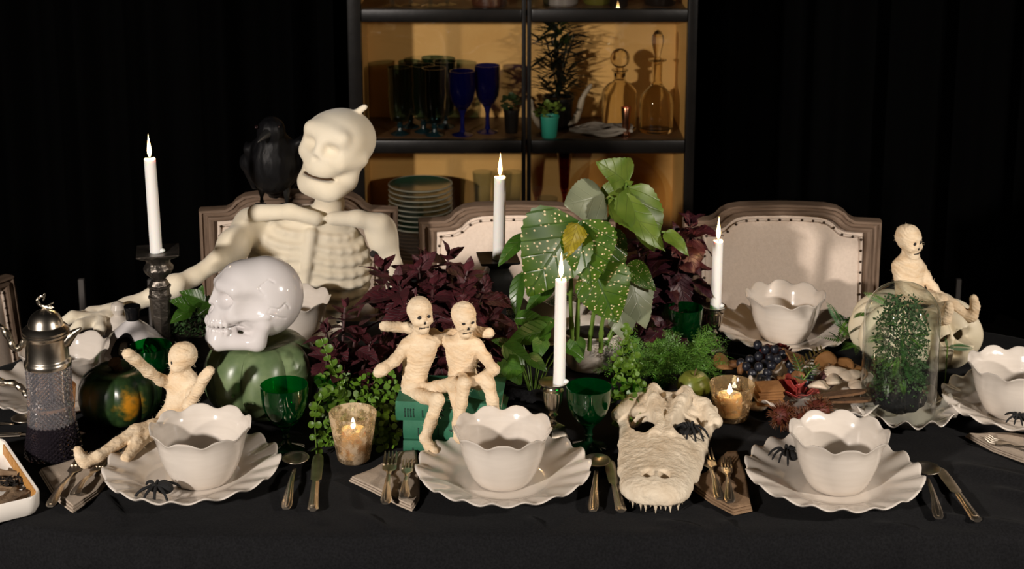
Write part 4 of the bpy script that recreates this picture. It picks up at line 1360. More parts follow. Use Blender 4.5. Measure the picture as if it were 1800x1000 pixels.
# ------------------------------------------------------------------ glazed human skull
PK = T(450, 752)
PKC = (PK.x + .0, PK.y + .088)
PKH = .147
sk = D(448, 628, 2.72)
o = thing('ceramic_skull', 'glossy white ceramic human skull on top of the green pumpkin', 'skull', (sk.x, 2.735, TZ + .149), R(20))
s = SDF((-.118, -.078, -.008), (.112, .078, .185), .0019)
s.ball((.019, 0, .090), (.074, .062, .077))
s.ball((-.026, 0, .118), (.040, .050, .043), .02)
s.ball((-.040, 0, .088), (.034, .043, .034), .015)
s.ball((-.058, 0, .064), (.029, .031, .026), .012)
s.cone((-.074, -.013, .0175), (-.074, .013, .0175), .0175, .0175, .01)
s.ball((-.062, 0, .034), (.028, .030, .018), .012)
for a in (-1, 1):
    s.cone((-.070, a * .014, .0155), (-.004, a * .038, .0150), .0150, .0150, .01)
    s.cone((-.004, a * .038, .015), (.008, a * .046, .050), .0160, .0125, .01)
    s.cone((.008, a * .046, .050), (.012, a * .048, .066), .011, .008, .008)
    s.ball((-.046, a * .036, .070), (.013, .010, .013), .012)
    s.cone((-.040, a * .042, .069), (.014, a * .056, .070), .0060, .0050, .006)
    s.ball((-.069, a * .0300, .103), (.027, .0195, .0185), .006, cut=True)
    s.cone((-.064, a * .010, .126), (-.044, a * .040, .122), .0070, .0070, .016)
    s.ball((-.020, a * .062, .092), (.026, .016, .022), .016, cut=True)
s.cone((-.068, 0, .112), (-.080, 0, .090), .0065, .0060, .008)
for a in (-1, 1): s.ball((-.087, a * .0055, .082), (.012, .0052, .0090), .004, cut=True)
for k in range(12):
    th = R(-80 + 160 * k / 11)
    x, y = -.053 - .0365 * math.cos(th), .0315 * math.sin(th)
    s.ball((x, y, .0545), (.0042, .0042, .0085), .0018)
    s.ball((x + .0015, y * .97, .0390), (.0041, .0041, .0075), .0018)
s.box((-.066, 0, .0466), (.040, .036, .0009), 0, .0012, cut=True)
s.ball((.034, 0, .002), (.040, .020, .018), .008, cut=True)
# cracks over the temple
for pts in ([(.0, -.075, .125), (.01, -.075, .112), (.003, -.075, .100), (.018, -.075, .088), (.012, -.075, .076)], [(.018, -.075, .088), (.036, -.075, .082), (.048, -.075, .092), (.056, -.075, .080)], [(.003, -.075, .128), (.02, -.075, .138), (.03, -.075, .132)], [(.012, -.075, .076), (.034, -.075, .066), (.048, -.075, .060)]):
    q = []
    for x, y, z in pts:
        e = 1 - ((x - .019) / .074) ** 2 - ((z - .090) / .077) ** 2
        q.append((x, -.062 * math.sqrt(max(.03, e)), z))
    s.path(q, .0016, .0012, cut=True)
s.build('skull', m_porc, o, smooth=1)
# ------------------------------------------------------------------ reptile skull
fr = T(1149, 884, .765)
bk = T(1172, 705, .83)
dv = V3(bk.x - fr.x, bk.y - fr.y, 0)
Lg = dv.length
o = thing('reptile_skull', 'weathered reptile skull with teeth lying on the cloth, snout forward', 'skull', (fr.x, fr.y, TZ), math.atan2(-dv.x, dv.y))
s = SDF((-.105, -.015, -.004), (.105, .40, .125), .0022)
wid = [(.012, .044), (.035, .056), (.075, .060), (.13, .0615), (.19, .066), (.25, .071), (.31, .074), (.355, .070)]
def hz(y): return .042 + .028 * (y / .36) ** 1.2
for k in range(len(wid) * 3 - 2):
    i, t = divmod(k, 3)
    if i >= len(wid) - 1: break
    y = wid[i][0] + (wid[i + 1][0] - wid[i][0]) * t / 3
    x = wid[i][1] + (wid[i + 1][1] - wid[i][1]) * t / 3
    s.ball((0, y, hz(y) * .52), (x, .03, hz(y) * .48), .016)
for a in (-1, 1):
    s.path([(a * .056, .09, .022), (a * .064, .19, .026), (a * .073, .28, .032), (a * .080, .33, .042)], [.014, .014, .013, .012], .008)
    s.path([(a * .030, .335, .058), (a * .064, .318, .055), (a * .090, .275, .046)], [.018, .016, .012], .008)
    s.path([(a * .014, .19, .052), (a * .015, .24, .060), (a * .024, .30, .070), (a * .030, .345, .070)], [.012, .010, .011, .014], .008)
for a in (-1, 1):
    s.ball((a * .041, .240, .05), (.0215, .050, .11), .005, cut=True, rot=(0, 0, -a * R(20)))
    s.ball((a * .0175, .325, .075), (.0095, .014, .04), .004, cut=True)
    s.ball((a * .0135, .040, .050), (.0105, .0140, .034), .003, cut=True)
    s.path([(a * .028, .270, .058), (a * .050, .275, .046), (a * .062, .27, .03)], [.005, .004, .005], .004)
s.path([(.001, .085, .055), (.001, .15, .060)], .0018, .003, cut=True)
s.path([(.018, .09, .052), (.021, .13, .054), (.017, .185, .057)], .0015, .002, cut=True)
s.path([(-.016, .10, .052), (-.024, .14, .053), (-.02, .18, .056)], .0013, .002, cut=True)
s.ball((0, .24, .0), (.060, .19, .044), .006, cut=True)
s.box((0, .15, -.006), (.13, .19, .022), 0, .004, cut=True)
def disp(co): return .0014 * noise.noise(Vector((co.x * 85, co.y * 70, co.z * 60))) + .0008 * noise.noise(Vector(co) * 240)
s.build('cranium', m_bone, o, smooth=3, disp=disp)
tm = []
for k in range(22):
    t = k / 21
    th = R(-100 + 200 * t)
    if abs(th) < R(58): x, y = .048 * math.sin(th) * 1.0, .036 - .043 * math.cos(th)
    else:
        sg = 1 if th > 0 else -1
        e = (abs(th) - R(58)) / R(42)
        x, y = sg * (.042 + .014 * e), .018 + .09 * e
    L = .016 + .006 * math.sin(k * 2.4)
    tm.append((x, y, L))
for x, y, L in tm:
    MB().tube([(x, y, .026), (x * 1.05, y - .003, .026 - L * .5), (x * 1.06, y - .003, max(.002, .026 - L * 1.3))], [.0042, .0034, .0006], 8).build('tooth', m_tooth, o)

# ------------------------------------------------------------------ pumpkins and squash
def squash_mat(name, c1, c2, patch=None, sc=22, rough=.38, bump=.2):
    m, t, N, L, Pn = nt(name)
    tc = N.new('ShaderNodeTexCoord')
    n = N.new('ShaderNodeTexNoise')
    n.inputs['Scale'].default_value = sc
    n.inputs['Detail'].default_value = 6
    L.new(tc.outputs['Object'], n.inputs['Vector'])
    r = N.new('ShaderNodeValToRGB')
    r.color_ramp.elements[0].position, r.color_ramp.elements[1].position = .38, .68
    r.color_ramp.elements[0].color, r.color_ramp.elements[1].color = rgba(c1), rgba(c2)
    L.new(n.outputs[0], r.inputs[0])
    c = r.outputs[0]
    if patch:
        ctr, rad, pc, pc2 = patch
        d = N.new('ShaderNodeVectorMath')
        d.operation = 'DISTANCE'
        d.inputs[1].default_value = ctr
        nn = N.new('ShaderNodeTexNoise')
        nn.inputs['Scale'].default_value = 38
        nn.inputs['Detail'].default_value = 6
        L.new(tc.outputs['Object'], nn.inputs['Vector'])
        L.new(tc.outputs['Object'], d.inputs[0])
        ma = N.new('ShaderNodeMath')
        ma.operation = 'MULTIPLY_ADD'
        ma.inputs[1].default_value = .085
        L.new(nn.outputs[0], ma.inputs[0])
        L.new(d.outputs['Value'], ma.inputs[2])
        rr = N.new('ShaderNodeValToRGB')
        rr.color_ramp.elements[0].position, rr.color_ramp.elements[1].position = rad + .030, rad + .052
        rr.color_ramp.elements[0].color, rr.color_ramp.elements[1].color = (1, 1, 1, 1), (0, 0, 0, 1)
        e = rr.color_ramp.elements.new(rad + .040)
        e.color = (.5, .5, .5, 1)
        L.new(ma.outputs[0], rr.inputs[0])
        cc = N.new('ShaderNodeValToRGB')
        cc.color_ramp.elements[0].color, cc.color_ramp.elements[1].color = rgba(pc2), rgba(pc)
        L.new(rr.outputs[0], cc.inputs[0])
        x = N.new('ShaderNodeMix')
        x.data_type = 'RGBA'
        L.new(rr.outputs[0], x.inputs[0])
        L.new(c, x.inputs[6])
        L.new(cc.outputs[0], x.inputs[7])
        c = x.outputs[2]
    L.new(c, Pn.inputs['Base Color'])
    Pn.inputs['Roughness'].default_value = rough
    b = N.new('ShaderNodeBump')
    b.inputs['Strength'].default_value = bump
    b.inputs['Distance'].default_value = .002
    L.new(n.outputs[0], b.inputs['Height'])
    L.new(b.outputs[0], Pn.inputs['Normal'])
    return m
def pumpkin(mb, r, h, n, depth, power=.5, top=.25, irr=0.0, seed=0, ph=0):
    prof = []
    for i in range(25):
        th = PI * i / 24
        sn = math.sin(th) ** power
        z = h * (.5 - .5 * math.cos(th))
        dip = top * h * math.exp(-(sn / .38) ** 2)
        z += -dip if i > 12 else dip * .5
        prof.append((r * sn, z))
    def fn(q, z, a, i):
        w_ = n * a / 2 + ph + irr * math.sin(3 * a + seed)
        g = 1 - depth * (1 - abs(math.sin(w_)) ** .55) * (.35 + .65 * math.sin(PI * i / 24))
        return q * g, z
    return mb.lathe(prof, n * 20, fn=fn, cap=False)
m_green_p = squash_mat('green_pumpkin_skin', (.095, .140, .062), (.150, .200, .095), None, 34, .34, .15)
o = thing('green_pumpkin', 'ribbed sage green pumpkin under the white ceramic skull', 'pumpkin', (PKC[0], PKC[1], TZ))
mb = pumpkin(MB(), .1115, PKH, 8, .16, .42, .16, .18, 1, .75)
rn = random.Random(3)
for _ in range(13):
    a = R(rn.uniform(-112, -52))
    z = rn.uniform(.03, .075)
    mb.ball((.1085 * math.cos(a), .1085 * math.sin(a), z), (.004, .004, .004), 8, 5)
mb.build('skin', m_green_p, o, weld=1e-6)
MB().tube([(0, .0, .118), (.003, .002, .135), (.006, .004, .148)], [.014, .009, .008], 7).build('stem', m_stem, o)
m_acorn = squash_mat('dark_squash_skin', (.006, .017, .007), (.026, .056, .015), ((.036, -.062, .056), .022, (.50, .21, .012), (.12, .13, .015)), 40, .30, .2)
q = T(211, 757)
ay = q.y + .045
o = thing('acorn_squash', 'dark green squash with an orange patch, left of the reclining doll', 'squash', ((211 - 900) / PXM(ay, .79), ay, TZ), 0)
pumpkin(MB(), .078, .112, 9, .075, .60, .10, .1, 2, .3).build('skin', m_acorn, o, weld=1e-6)
MB().tube(bez([(0, 0, .094), (-.002, -.003, .108), (-.004, -.009, .122)], 3), [.014, .012, .011, .010, .0105, .0115, .013], 7).build('stem', m_stem, o, angle=25)
# carved pale pumpkin
qx, qy = D(1607, 600, 3.03).x, 3.03
o = thing('carved_pumpkin', 'pale carved pumpkin behind the glass dome', 'pumpkin', (qx, qy, TZ))
s = SDF((-.16, -.16, -.005), (.16, .16, .15), .003)
for k in range(13):
    a = 2 * PI * (k + .3) / 13
    s.ball((.066 * math.cos(a), .066 * math.sin(a), .066), (.071, .029, .065), .004, rot=(0, 0, a))
s.ball((0, 0, .066), (.09, .09, .05), .01)
s.ball((0, 0, .066), (.098, .098, .052), .004, cut=True)
def hole(a, z, rr):
    a = R(a)
    s.ball((.125 * math.cos(a), .125 * math.sin(a), z), rr, .002, cut=True, rot=(0, 0, a))
hole(-44, .086, (.05, .030, .018))
hole(-72, .086, (.05, .019, .013))
hole(-58, .050, (.05, .007, .010))
s.build('shell', m_pumpk, o, smooth=1)
MB().tube(bez([(-.02, .01, .118), (-.022, .012, .128), (-.028, .015, .136)], 2), [.012, .011, .010, .009, .009], 7).build('stem', m_stem, o)
# ------------------------------------------------------------------ three green books
def book(label, c, L, dp, th, rz, marks):
    o = thing('book', label, 'book', c, rz, 'green cloth books under the dolls')
    mb = MB()
    n = 9
    sp = [(-dp / 2 - .004 * math.sin(PI * k / (n - 1)) - .001, th * k / (n - 1)) for k in range(n)]
    ins = [(-dp / 2 + .002, th - .0025 - (th - .005) * k / (n - 1)) for k in range(n)]
    poly = sp + [(dp / 2, th), (dp / 2, th - .0025)] + ins + [(dp / 2, .0025), (dp / 2, 0)]
    vs = [(-L / 2, y, z) for y, z in poly] + [(L / 2, y, z) for y, z in poly]
    m = len(poly)
    fs = [(i, (i + 1) % m, m + (i + 1) % m, m + i) for i in range(m)]
    # end caps as strips
    def caps(off, flip):
        q = []
        for i in range(n - 1): q.append((off + i, off + i + 1, off + n + 2 + n - 2 - i, off + n + 2 + n - 1 - i))
        q.append((off + n - 1, off + n, off + n + 1, off + n + 2))
        q.append((off + m - 1, off + 0, off + n + 2 + n - 1, off + m - 2))
        return [t[::-1] for t in q] if flip else q
    fs += caps(0, True) + caps(m, False)
    mb.add(vs, fs).build('cover', m_book, o, angle=45)
    MB().box((0, .002, th / 2), (L - .008, dp - .010, th - .0052)).build('pages', m_pages, o, smooth=False)
    mk = MB()
    yb_ = -dp / 2 - .0052
    rn = random.Random(int(th * 1e5))
    for (x, nrow, wd) in marks:
        for r_ in range(nrow):
            xx = x + r_ * .0052
            z = th * .22
            while z < th * .22 + wd * th:
                g = rn.uniform(.0012, .0028)
                mk.box((xx, yb_ + .0005 * (abs(z / th - .5) * 4) ** 2, z + g / 2), (.0022, .0010, g))
                z += g + .0009
    mk.build('spine_lettering', m_bookink, o, smooth=False)
    em = MB()
    ex = marks[0][0] + .062
    for a, l in ((35, .013), (-40, .012), (80, .007), (150, .008)):
        d = V3(math.cos(R(a)), 0, math.sin(R(a)))
        c0 = V3(ex, yb_ + .0006, th * .50)
        em.ball(c0 + d * l * .45, (l * .5, .0006, .0020), 8, 5, rot=Euler((0, -R(a), 0)).to_matrix())
    em.build('leaf_emblem', m_bookink, o)
    return o
bx = -.113
book('green cloth book at the bottom of the stack', (bx + .012, 2.637, TZ), .185, .125, .024, R(-2), [(-.075, 1, .3)])
book('green cloth book in the middle of the stack, one line on its spine', (bx + .012, 2.640, TZ + .0242), .180, .122, .035, R(-5), [(-.062, 1, .45), (-.026, 1, .45)])
book('green cloth book on top of the stack with a leaf emblem', (bx + .003, 2.642, TZ + .0594), .190, .124, .0362, R(-4), [(-.078, 4, .45), (-.046, 1, .35)])

# ------------------------------------------------------------------ crystal claret jug
q = T(82, 818)
jug = thing('claret_jug', 'cut crystal claret jug with silver lid and dark wine', 'jug', (q.x, q.y + .045, TZ))
H_ = .178
def jug_r(z):
    pts = [(0, .050), (.006, .0505), (.03, .0470), (.06, .0415), (.09, .0385), (.125, .0375), (.16, .0385), (.178, .0385)]
    for a, b in zip(pts, pts[1:]):
        if a[0] <= z <= b[0]: return a[1] + (b[1] - a[1]) * (z - a[0]) / (b[0] - a[0])
    return pts[-1][1]
rows, segs = 40, 60
vs = []
for i in range(rows + 1):
    z = .006 + (H_ - .006) * i / rows
    for k in range(segs):
        a = 2 * PI * k / segs
        r = jug_r(z) + (.0021 if (i + k) % 2 else -.0010)
        if abs(z - .098) < .003: r = jug_r(z) + .0028
        vs.append((r * math.cos(a), r * math.sin(a), z))
# diamond studs: a raised point in every diamond, grooves crossing between
fs = []
for i in range(rows):
    for k in range(segs):
        k2 = (k + 1) % segs
        A, B, C_, D_ = i * segs + k, i * segs + k2, (i + 1) * segs + k, (i + 1) * segs + k2
        if (i + k) % 2 == 0: fs += [(A, B, D_), (A, D_, C_)]
        else: fs += [(A, B, C_), (B, D_, C_)]
n0 = len(vs)
inner = [(jug_r(.006 + (H_ - .006) * (1 - i / 16)) - .006, .010 + (H_ - .010) * (1 - i / 16)) for i in range(17)]
mb = MB().add(vs, fs)
# close: base and inner wall
bs = [(.050, .006), (.0485, .0015), (.044, 0), (0, 0)]
mb.add([(bs[0][0] * 0 + vs[k][0], vs[k][1], vs[k][2]) for k in range(segs)] + [(r * math.cos(2 * PI * k / segs), r * math.sin(2 * PI * k / segs), z) for r, z in bs[1:3] for k in range(segs)],
       [(j * segs + k, (j + 1) * segs + k, (j + 1) * segs + (k + 1) % segs, j * segs + (k + 1) % segs) for j in range(2) for k in range(segs)] + [tuple(2 * segs + k for k in range(segs))])
base_in = [(r * math.cos(2 * PI * k / segs), r * math.sin(2 * PI * k / segs), z) for r, z in inner for k in range(segs)]
mb.add([vs[rows * segs + k] for k in range(segs)] + base_in,
       [(j * segs + k, (j + 1) * segs + k, (j + 1) * segs + (k + 1) % segs, j * segs + (k + 1) % segs) for j in range(len(inner)) for k in range(segs)] + [tuple(len(inner) * segs + k for k in range(segs))[::-1]])
gb = mb.build('glass_body', m_crystal, jug, weld=1e-5, smooth=False)
gb.data.materials.append(M('wine_filled_crystal', (.16, .13, .17), .02, trans=.93, ior=1.5, coat=1.0))
for p in gb.data.polygons:
    if p.center.z < .064: p.material_index = 1
MB().lathe([(0, .0095), (jug_r(.01) - .0066, .0095), (jug_r(.03) - .0066, .03), (jug_r(.064) - .0066, .064), (0, .0642)], 40).build('wine', m_wine, jug)
col = MB().lathe([(.0355, .170), (.0405, .171), (.0415, .176), (.0405, .181), (.0385, .183), (.0375, .186), (.0372, .222), (.0385, .226), (.041, .229), (.0412, .2325), (.039, .235), (.036, .236), (0, .236)], 48).build('silver_collar', m_silver, jug)
MB().tube([(.033, 0, .214), (.042, -.002, .224), (.053, -.003, .234), (.064, -.004, .2415)], [.013, .0105, .0068, .0022], 12, flat=.9).build('spout', m_chase, jug)
lid = MB().lathe([(.040, .234), (.0405, .238), (.036, .243), (.031, .246), (.029, .254), (.0245, .264), (.016, .271), (.008, .274), (.005, .277), (0, .278)], 44).build('silver_lid', m_silver, jug)
fm = MB().tube(bez([(.014, 0, .277), (.004, 0, .279), (-.008, 0, .284), (-.011, 0, .292), (-.005, 0, .299), (.001, 0, .297), (-.001, 0, .291)], 5), [.0035] * 6 + [.0032] * 10 + [.0026] * 10 + [.0018] * 5, 8)
for a, b in (((.004, 0, .280), (.016, .004, .286)), ((.010, 0, .280), (.018, -.003, .279)), ((0, 0, .298), (.003, 0, .305)), ((-.009, .002, .287), (-.013, .006, .282)), ((.006, 0, .278), (.010, .006, .284))): fm.tube([a, b], [.0030, .0012], 6)
fm.build('finial', m_chase, lid)
hb = bez([(-.036, 0, .222), (-.046, 0, .206), (-.058, 0, .203), (-.066, 0, .222), (-.078, 0, .240), (-.100, 0, .236), (-.112, 0, .205), (-.106, 0, .165), (-.088, 0, .140), (-.066, 0, .136), (-.052, 0, .128), (-.042, 0, .117)], 6)
hr = [.0048 + .0022 * abs(math.sin(i * .55)) for i in range(len(hb))]
hm = MB().tube(hb, hr, 10)
hm.ball((-.0405, 0, .117), (.006, .012, .008), 10, 6).ball((-.0365, 0, .222), (.006, .010, .008), 10, 6).ball((-.036, 0, .236), (.006, .005, .006), 8, 6)
hm.build('handle', m_chase, jug)

# ------------------------------------------------------------------ decanter with black stopper, and a lidded jar behind it
q = T(238, 650)
dc = thing('stoneware_flask', 'white round-shouldered flask with black stopper and black spider motifs', 'flask', (q.x, q.y, TZ))
MB().lathe([(0, 0), (.048, 0), (.054, .004), (.066, .026), (.070, .042), (.066, .056), (.046, .080), (.025, .099), (.0135, .108), (.0125, .112), (0, .113)], 48).build('body', m_porc, dc)
MB().lathe([(.0122, .106), (.0135, .110), (.0155, .126), (.0172, .136), (.0165, .1385), (0, .1385)], 28).build('black_stopper', M('black_glaze', (.008, .008, .009), .15, coat=.4), dc)
m_mot = M('black_raised_glaze', (.006, .006, .007), .3)
rn = random.Random(4)
for ax_, zz, rr in ((-98, .068, .024), (-40, .062, .018), (-75, .020, .014)):
    mb = MB()
    a = R(ax_)
    for k in range(30):
        pts = []
        for t in range(9):
            ph = t / 8 * PI * 1.3 + k * .7
            q2 = rr * (.5 + .5 * rn.random())
            da, dz = q2 * math.cos(ph) / .062, q2 * math.sin(ph)
            z = zz + dz
            pr = [(0, .054), (.026, .066), (.042, .070), (.056, .066), (.080, .046), (.099, .025)]
            r0 = .05
            for p1, p2 in zip(pr, pr[1:]):
                if p1[0] <= z <= p2[0]: r0 = p1[1] + (p2[1] - p1[1]) * (z - p1[0]) / (p2[0] - p1[0])
            pts.append(((r0 + .002) * math.cos(a + da), (r0 + .002) * math.sin(a + da), z))
        mb.tube(bez(pts, 3), .0022, 5)
    mb.build('spider_motif', m_mot, dc)
q = D(210, 588, 3.062)
jr = thing('lidded_jar', 'white lidded jar with a round knob behind the flask', 'jar', (q.x, 3.062, TZ))
MB().lathe([(0, 0), (.024, 0), (.026, .004), (.030, .03), (.031, .045), (.031, .055), (.030, .062), (0, .064)], 40).build('body', m_cer, jr)
MB().lathe([(.031, .061), (.032, .065), (.026, .074), (.014, .082), (.009, .086), (.0125, .092), (.0160, .100), (.013, .110), (.005, .115), (0, .1155)], 36).build('lid', m_cer, jr)

# ------------------------------------------------------------------ striped tray at the corner
m_tray = M('white_enamel', (.78, .73, .66), .2, coat=.3)
m_stripe = M('ochre_stripe', (.50, .25, .07), .4)
P2 = T(62, 868, .785)
ux, vx = V3(math.cos(R(121.5)), math.sin(R(121.5)), 0), V3(math.cos(R(211.5)), math.sin(R(211.5)), 0)
LA, LB = .27, .19
cc = V3(P2.x, P2.y, TZ) + ux * (LA / 2 - .010) + vx * (LB / 2 - .010)
tr = thing('serving_tray', 'white rectangular tray with ochre stripes inside, at the corner', 'tray', cc, R(121.5))
def rrect(a, b, r, n=6):
    out = []
    for sx, sy, s0 in ((1, 1, 0), (-1, 1, 90), (-1, -1, 180), (1, -1, 270)):
        for k in range(n + 1):
            t = R(s0 + 90 * k / n)
            out.append((sx * (a - r) + r * math.cos(t), sy * (b - r) + r * math.sin(t)))
    return out
lv = [(-.018, 0, .020), (-.006, .002, .022), (-.001, .012, .024), (.0, .034, .026), (-.0015, .0355, .025), (-.004, .034, .024), (-.006, .012, .022), (-.012, .005, .020), (-.020, .004, .018)]
mb = MB()
rings = [[(x, y, z) for x, y in rrect(LA / 2 + o_, LB / 2 + o_, r)] for o_, z, r in lv]
m_ = len(rings[0])
mb.add([v for rg in rings for v in rg], [(i * m_ + k, i * m_ + (k + 1) % m_, (i + 1) * m_ + (k + 1) % m_, (i + 1) * m_ + k) for i in range(len(rings) - 1) for k in range(m_)] + [tuple(range(m_ - 1, -1, -1)), tuple((len(rings) - 1) * m_ + k for k in range(m_))])
mb.build('tray_body', m_tray, tr, angle=50)
st = MB()
for k in range(30):
    x = -LA / 2 + .03 + k * .0072
    for sg in (-1, 1): st.box((x, sg * (LB / 2 - .0066), .0225), (.0036, .0020, .018), (sg * R(-5), 0, 0))
for k in range(20):
    y = -LB / 2 + .028 + k * .0072
    for sg in (-1, 1): st.box((sg * (LA / 2 - .0066), y, .0225), (.0020, .0036, .018), (0, sg * R(5), 0))
tag(st.build('painted_stripes', m_stripe, tr, smooth=False), kind='stuff')
m_bark = M('dry_bark', (.10, .055, .028), .9, col2=(.25, .17, .10), scale=40, bump=1, bscale=70, bdist=.004)
m_char = M('charred_moss', (.012, .008, .006), .95, bump=1, bscale=200)
rn = random.Random(11)
for k, (px, py) in enumerate(((8, 845), (2, 862), (22, 884))):
    p = T(px, py, TZ + .008)
    c = thing('bark_piece', ['curled strip of brown bark in the striped tray, by its side wall', 'pale ribbed bark piece at the very picture edge in the striped tray', 'flat brown bark chip at the front corner of the striped tray'][k], 'bark', p, rn.uniform(0, 3), 'bark in the striped tray')
    def fb(i, j, k=k):
        a = -1.3 + 2.6 * i / 12
        y = (j / 8 - .5) * .06
        rr = .016 + .002 * math.sin(5 * a + j)
        return (rr * math.sin(a), y + .003 * math.sin(i), .0165 - rr * math.cos(a) * (.4 if k == 2 else .9))
    ob = MB().grid(13, 9, fb).build('bark', m_bark, c)
    sm = ob.modifiers.new('t', 'SOLIDIFY')
    sm.thickness = .003
p = T(18, 856, TZ + .007)
cm = MB()
for _ in range(90):
    b = V3(rn.gauss(0, .014), rn.gauss(0, .010), rn.uniform(.002, .012))
    d = V3(rn.gauss(0, 1), rn.gauss(0, 1), rn.uniform(.1, 1)).normalized()
    cm.tube([b, b + d * .006, b + d * .012 + V3(rn.gauss(0, .002), 0, -.002)], [.0022, .0018, .0005], 4)
o = cm.build('dried_moss', m_char, None, (p.x, p.y, p.z))
tag(o, 'clump of black dried moss in the striped tray', 'moss')

# ------------------------------------------------------------------ glass dome with fern
def crumple(label, c, r, h, n=3, seed=1, name='gauze_bunch'):
    rn = random.Random(seed)
    of = rn.uniform(0, 50)
    def fn(p):
        q = p.copy()
        k = 1 + .32 * noise.noise(Vector((p.x / r * 2.1 + of, p.y / r * 2.1, p.z / h * 1.2))) + .18 * noise.noise(Vector((p.x / r * 6 + of, p.y / r * 6, p.z / h * 4)))
        q *= k
        q.z = max(q.z, -h * .5 + .001)
        return q
    ob = MB().ball((0, 0, h * .5), (r, r, h * .5), 40, 22, fn=fn).build(name, m_gauze, None, c, recalc=True)
    return tag(ob, label, 'gauze')
q = T(1592, 757)
DX, DY = q.x, q.y + .066
pl = tag(link('small_plate', plate_mesh(.101, 12, amp=.0085, zr=.026), None, (DX + .012, DY, TZ), (0, 0, .3)), 'small cream scalloped plate under the glass dome', 'plate')
dome = thing('glass_dome', 'tall clear glass dome on a small scalloped plate with ferns inside', 'dome', (DX, DY, TZ + .0058))
hD = .262
rD = .0705
pf = [(rD + .004, .0), (rD + .0045, .0025), (rD + .001, .006), (rD, .012), (rD, hD - rD)]
for k in range(1, 13):
    a = R(90 * k / 12)
    pf.append((max(rD * math.cos(a), 0), hD - rD + rD * math.sin(a)))
MB().lathe(pf, 64, cap=False).build('glass', m_clear, dome)
# ------------------------------------------------------------------ spiders
def spider(label, c, rz, s=1.0, flat=1.0):
    o = thing('toy_spider', label, 'spider', c, rz, 'black toy spiders')
    MB().ball((0, -.013 * s, .010 * s), (.0095 * s, .013 * s, .009 * s), 14, 10).build('abdomen', m_spider, o)
    MB().ball((0, .004 * s, .009 * s), (.007 * s, .008 * s, .0065 * s), 12, 8).ball((-.003 * s, .011 * s, .011 * s), (.0016 * s,) * 3, 6, 4).ball((.003 * s, .011 * s, .011 * s), (.0016 * s,) * 3, 6, 4).build('head', m_spider, o)
    for sg in (-1, 1):
        for k, a in enumerate((50, 18, -16, -48)):
            d = V3(sg * math.cos(R(a)), math.sin(R(a)), 0)
            L = (.034, .030, .030, .036)[k] * s
            pts = [V3(sg * .004 * s, .006 * s - k * .003 * s, .009 * s), d * L * .35 + V3(0, 0, .019 * s * flat), d * L * .75 + V3(0, 0, .013 * s * flat), d * L + V3(0, 0, .001)]
            MB().tube(bez(pts, 3), [.0026 * s] * 3 + [.0024 * s] * 3 + [.0020 * s] * 3 + [.0011 * s], 6).build('leg', m_spider, o)
    return o
q = T(273, 876, TZ + .017)
spider('black toy spider on the front edge of a scalloped plate', (q.x, q.y + .012, TZ + .020), R(80), 1.15, .7)
q = T(1383, 805, TZ + .03)
spider('black toy spider on the back edge of a plate, by the bowl', (q.x, q.y, TZ + .030), R(35), .95)
q = T(1792, 745, TZ + .02)
spider('black toy spider on the plate at the right picture edge', (q.x, q.y + .01, TZ + .022), R(75), .85, .7)
q = D(1213, 757, 2.555)
spider('black toy spider sitting in an eye hole of the reptile skull', (q.x, q.y, q.z - .012), R(-60), 1.0, 1.2)

# ------------------------------------------------------------------ food platter
FX, FY = T(1436, 708).x, T(1436, 708).y
tag(link('food_platter', plate_mesh(.134, 14, amp=.007, zr=.030), None, (FX, FY, TZ), (0, 0, .1)), 'scalloped platter heaped with fruit, cured meat and crackers', 'platter')
ZP = TZ + .006
def fpt(px, py, z): return T(px, py, z)
m_grape = M('black_grape', (.005, .005, .009), .38, col2=(.022, .024, .036), scale=70, bump=.1)  # food colours from here darkened to carry the warm shade over the platter
gi = 0
gm = MB().ball((0, 0, 0), (.0092, .0092, .0098), 16, 10).mesh('grape', m_grape)
pos = ((1318, 632, .045), (1334, 626, .052), (1344, 640, .048), (1330, 648, .046), (1350, 622, .060), (1360, 614, .066), (1365, 632, .060), (1355, 644, .050), (1342, 612, .068), (1332, 606, .072), (1375, 622, .058), (1312, 644, .038), (1322, 656, .036), (1302, 638, .036), (1347, 657, .040), (1338, 665, .034))
placed_g = []
def add_grape(x, y, z, lab):
    for _ in range(30):                # push apart until none overlap
        ok = True
        for g in placed_g:
            d = V3(x - g[0], y - g[1], z - g[2])
            if d.length < .0188:
                if d.length < 1e-5: d = V3(.001, 0, 0)
                d = d.normalized() * (.0190 - d.length)
                x, y, z = x + d.x, y + d.y, max(z + d.z, TZ + .02)
                ok = False
        if ok: break
    placed_g.append((x, y, z))
    tag(link('grape', gm, None, (x, y, z)), lab, 'grape', 'black grapes on the platter')
ORD = ('leftmost', 'second', 'third', 'fourth', 'fifth', 'sixth', 'seventh', 'eighth', 'ninth', 'tenth', 'eleventh', 'twelfth', 'thirteenth', 'fourteenth', 'fifteenth', 'rightmost')
for k, (px, py, h) in enumerate(sorted(pos)):
    p = fpt(px, py, TZ + h)
    add_grape(p.x, p.y, p.z, ORD[k] + ' black grape from the left in the bunch')
for k, (px, py, h) in enumerate(((1388, 640, .040), (1392, 654, .040), (1346, 668, .036), (1415, 672, .046), (1422, 664, .050))):
    p = fpt(px, py, TZ + h)
    add_grape(p.x, p.y, p.z, ('loose black grape behind the folded dark meat', 'loose black grape in front of the folded dark meat', 'loose black grape beside the walnut halves', 'loose black grape right behind the meat rose', 'loose black grape between meat rose and fig')[k])
m_meat = M('cured_meat', (.22, .015, .014), .22, col2=(.36, .075, .06), scale=38, var=.35, bump=.3, bscale=60, stretch=(1, 1, .4))
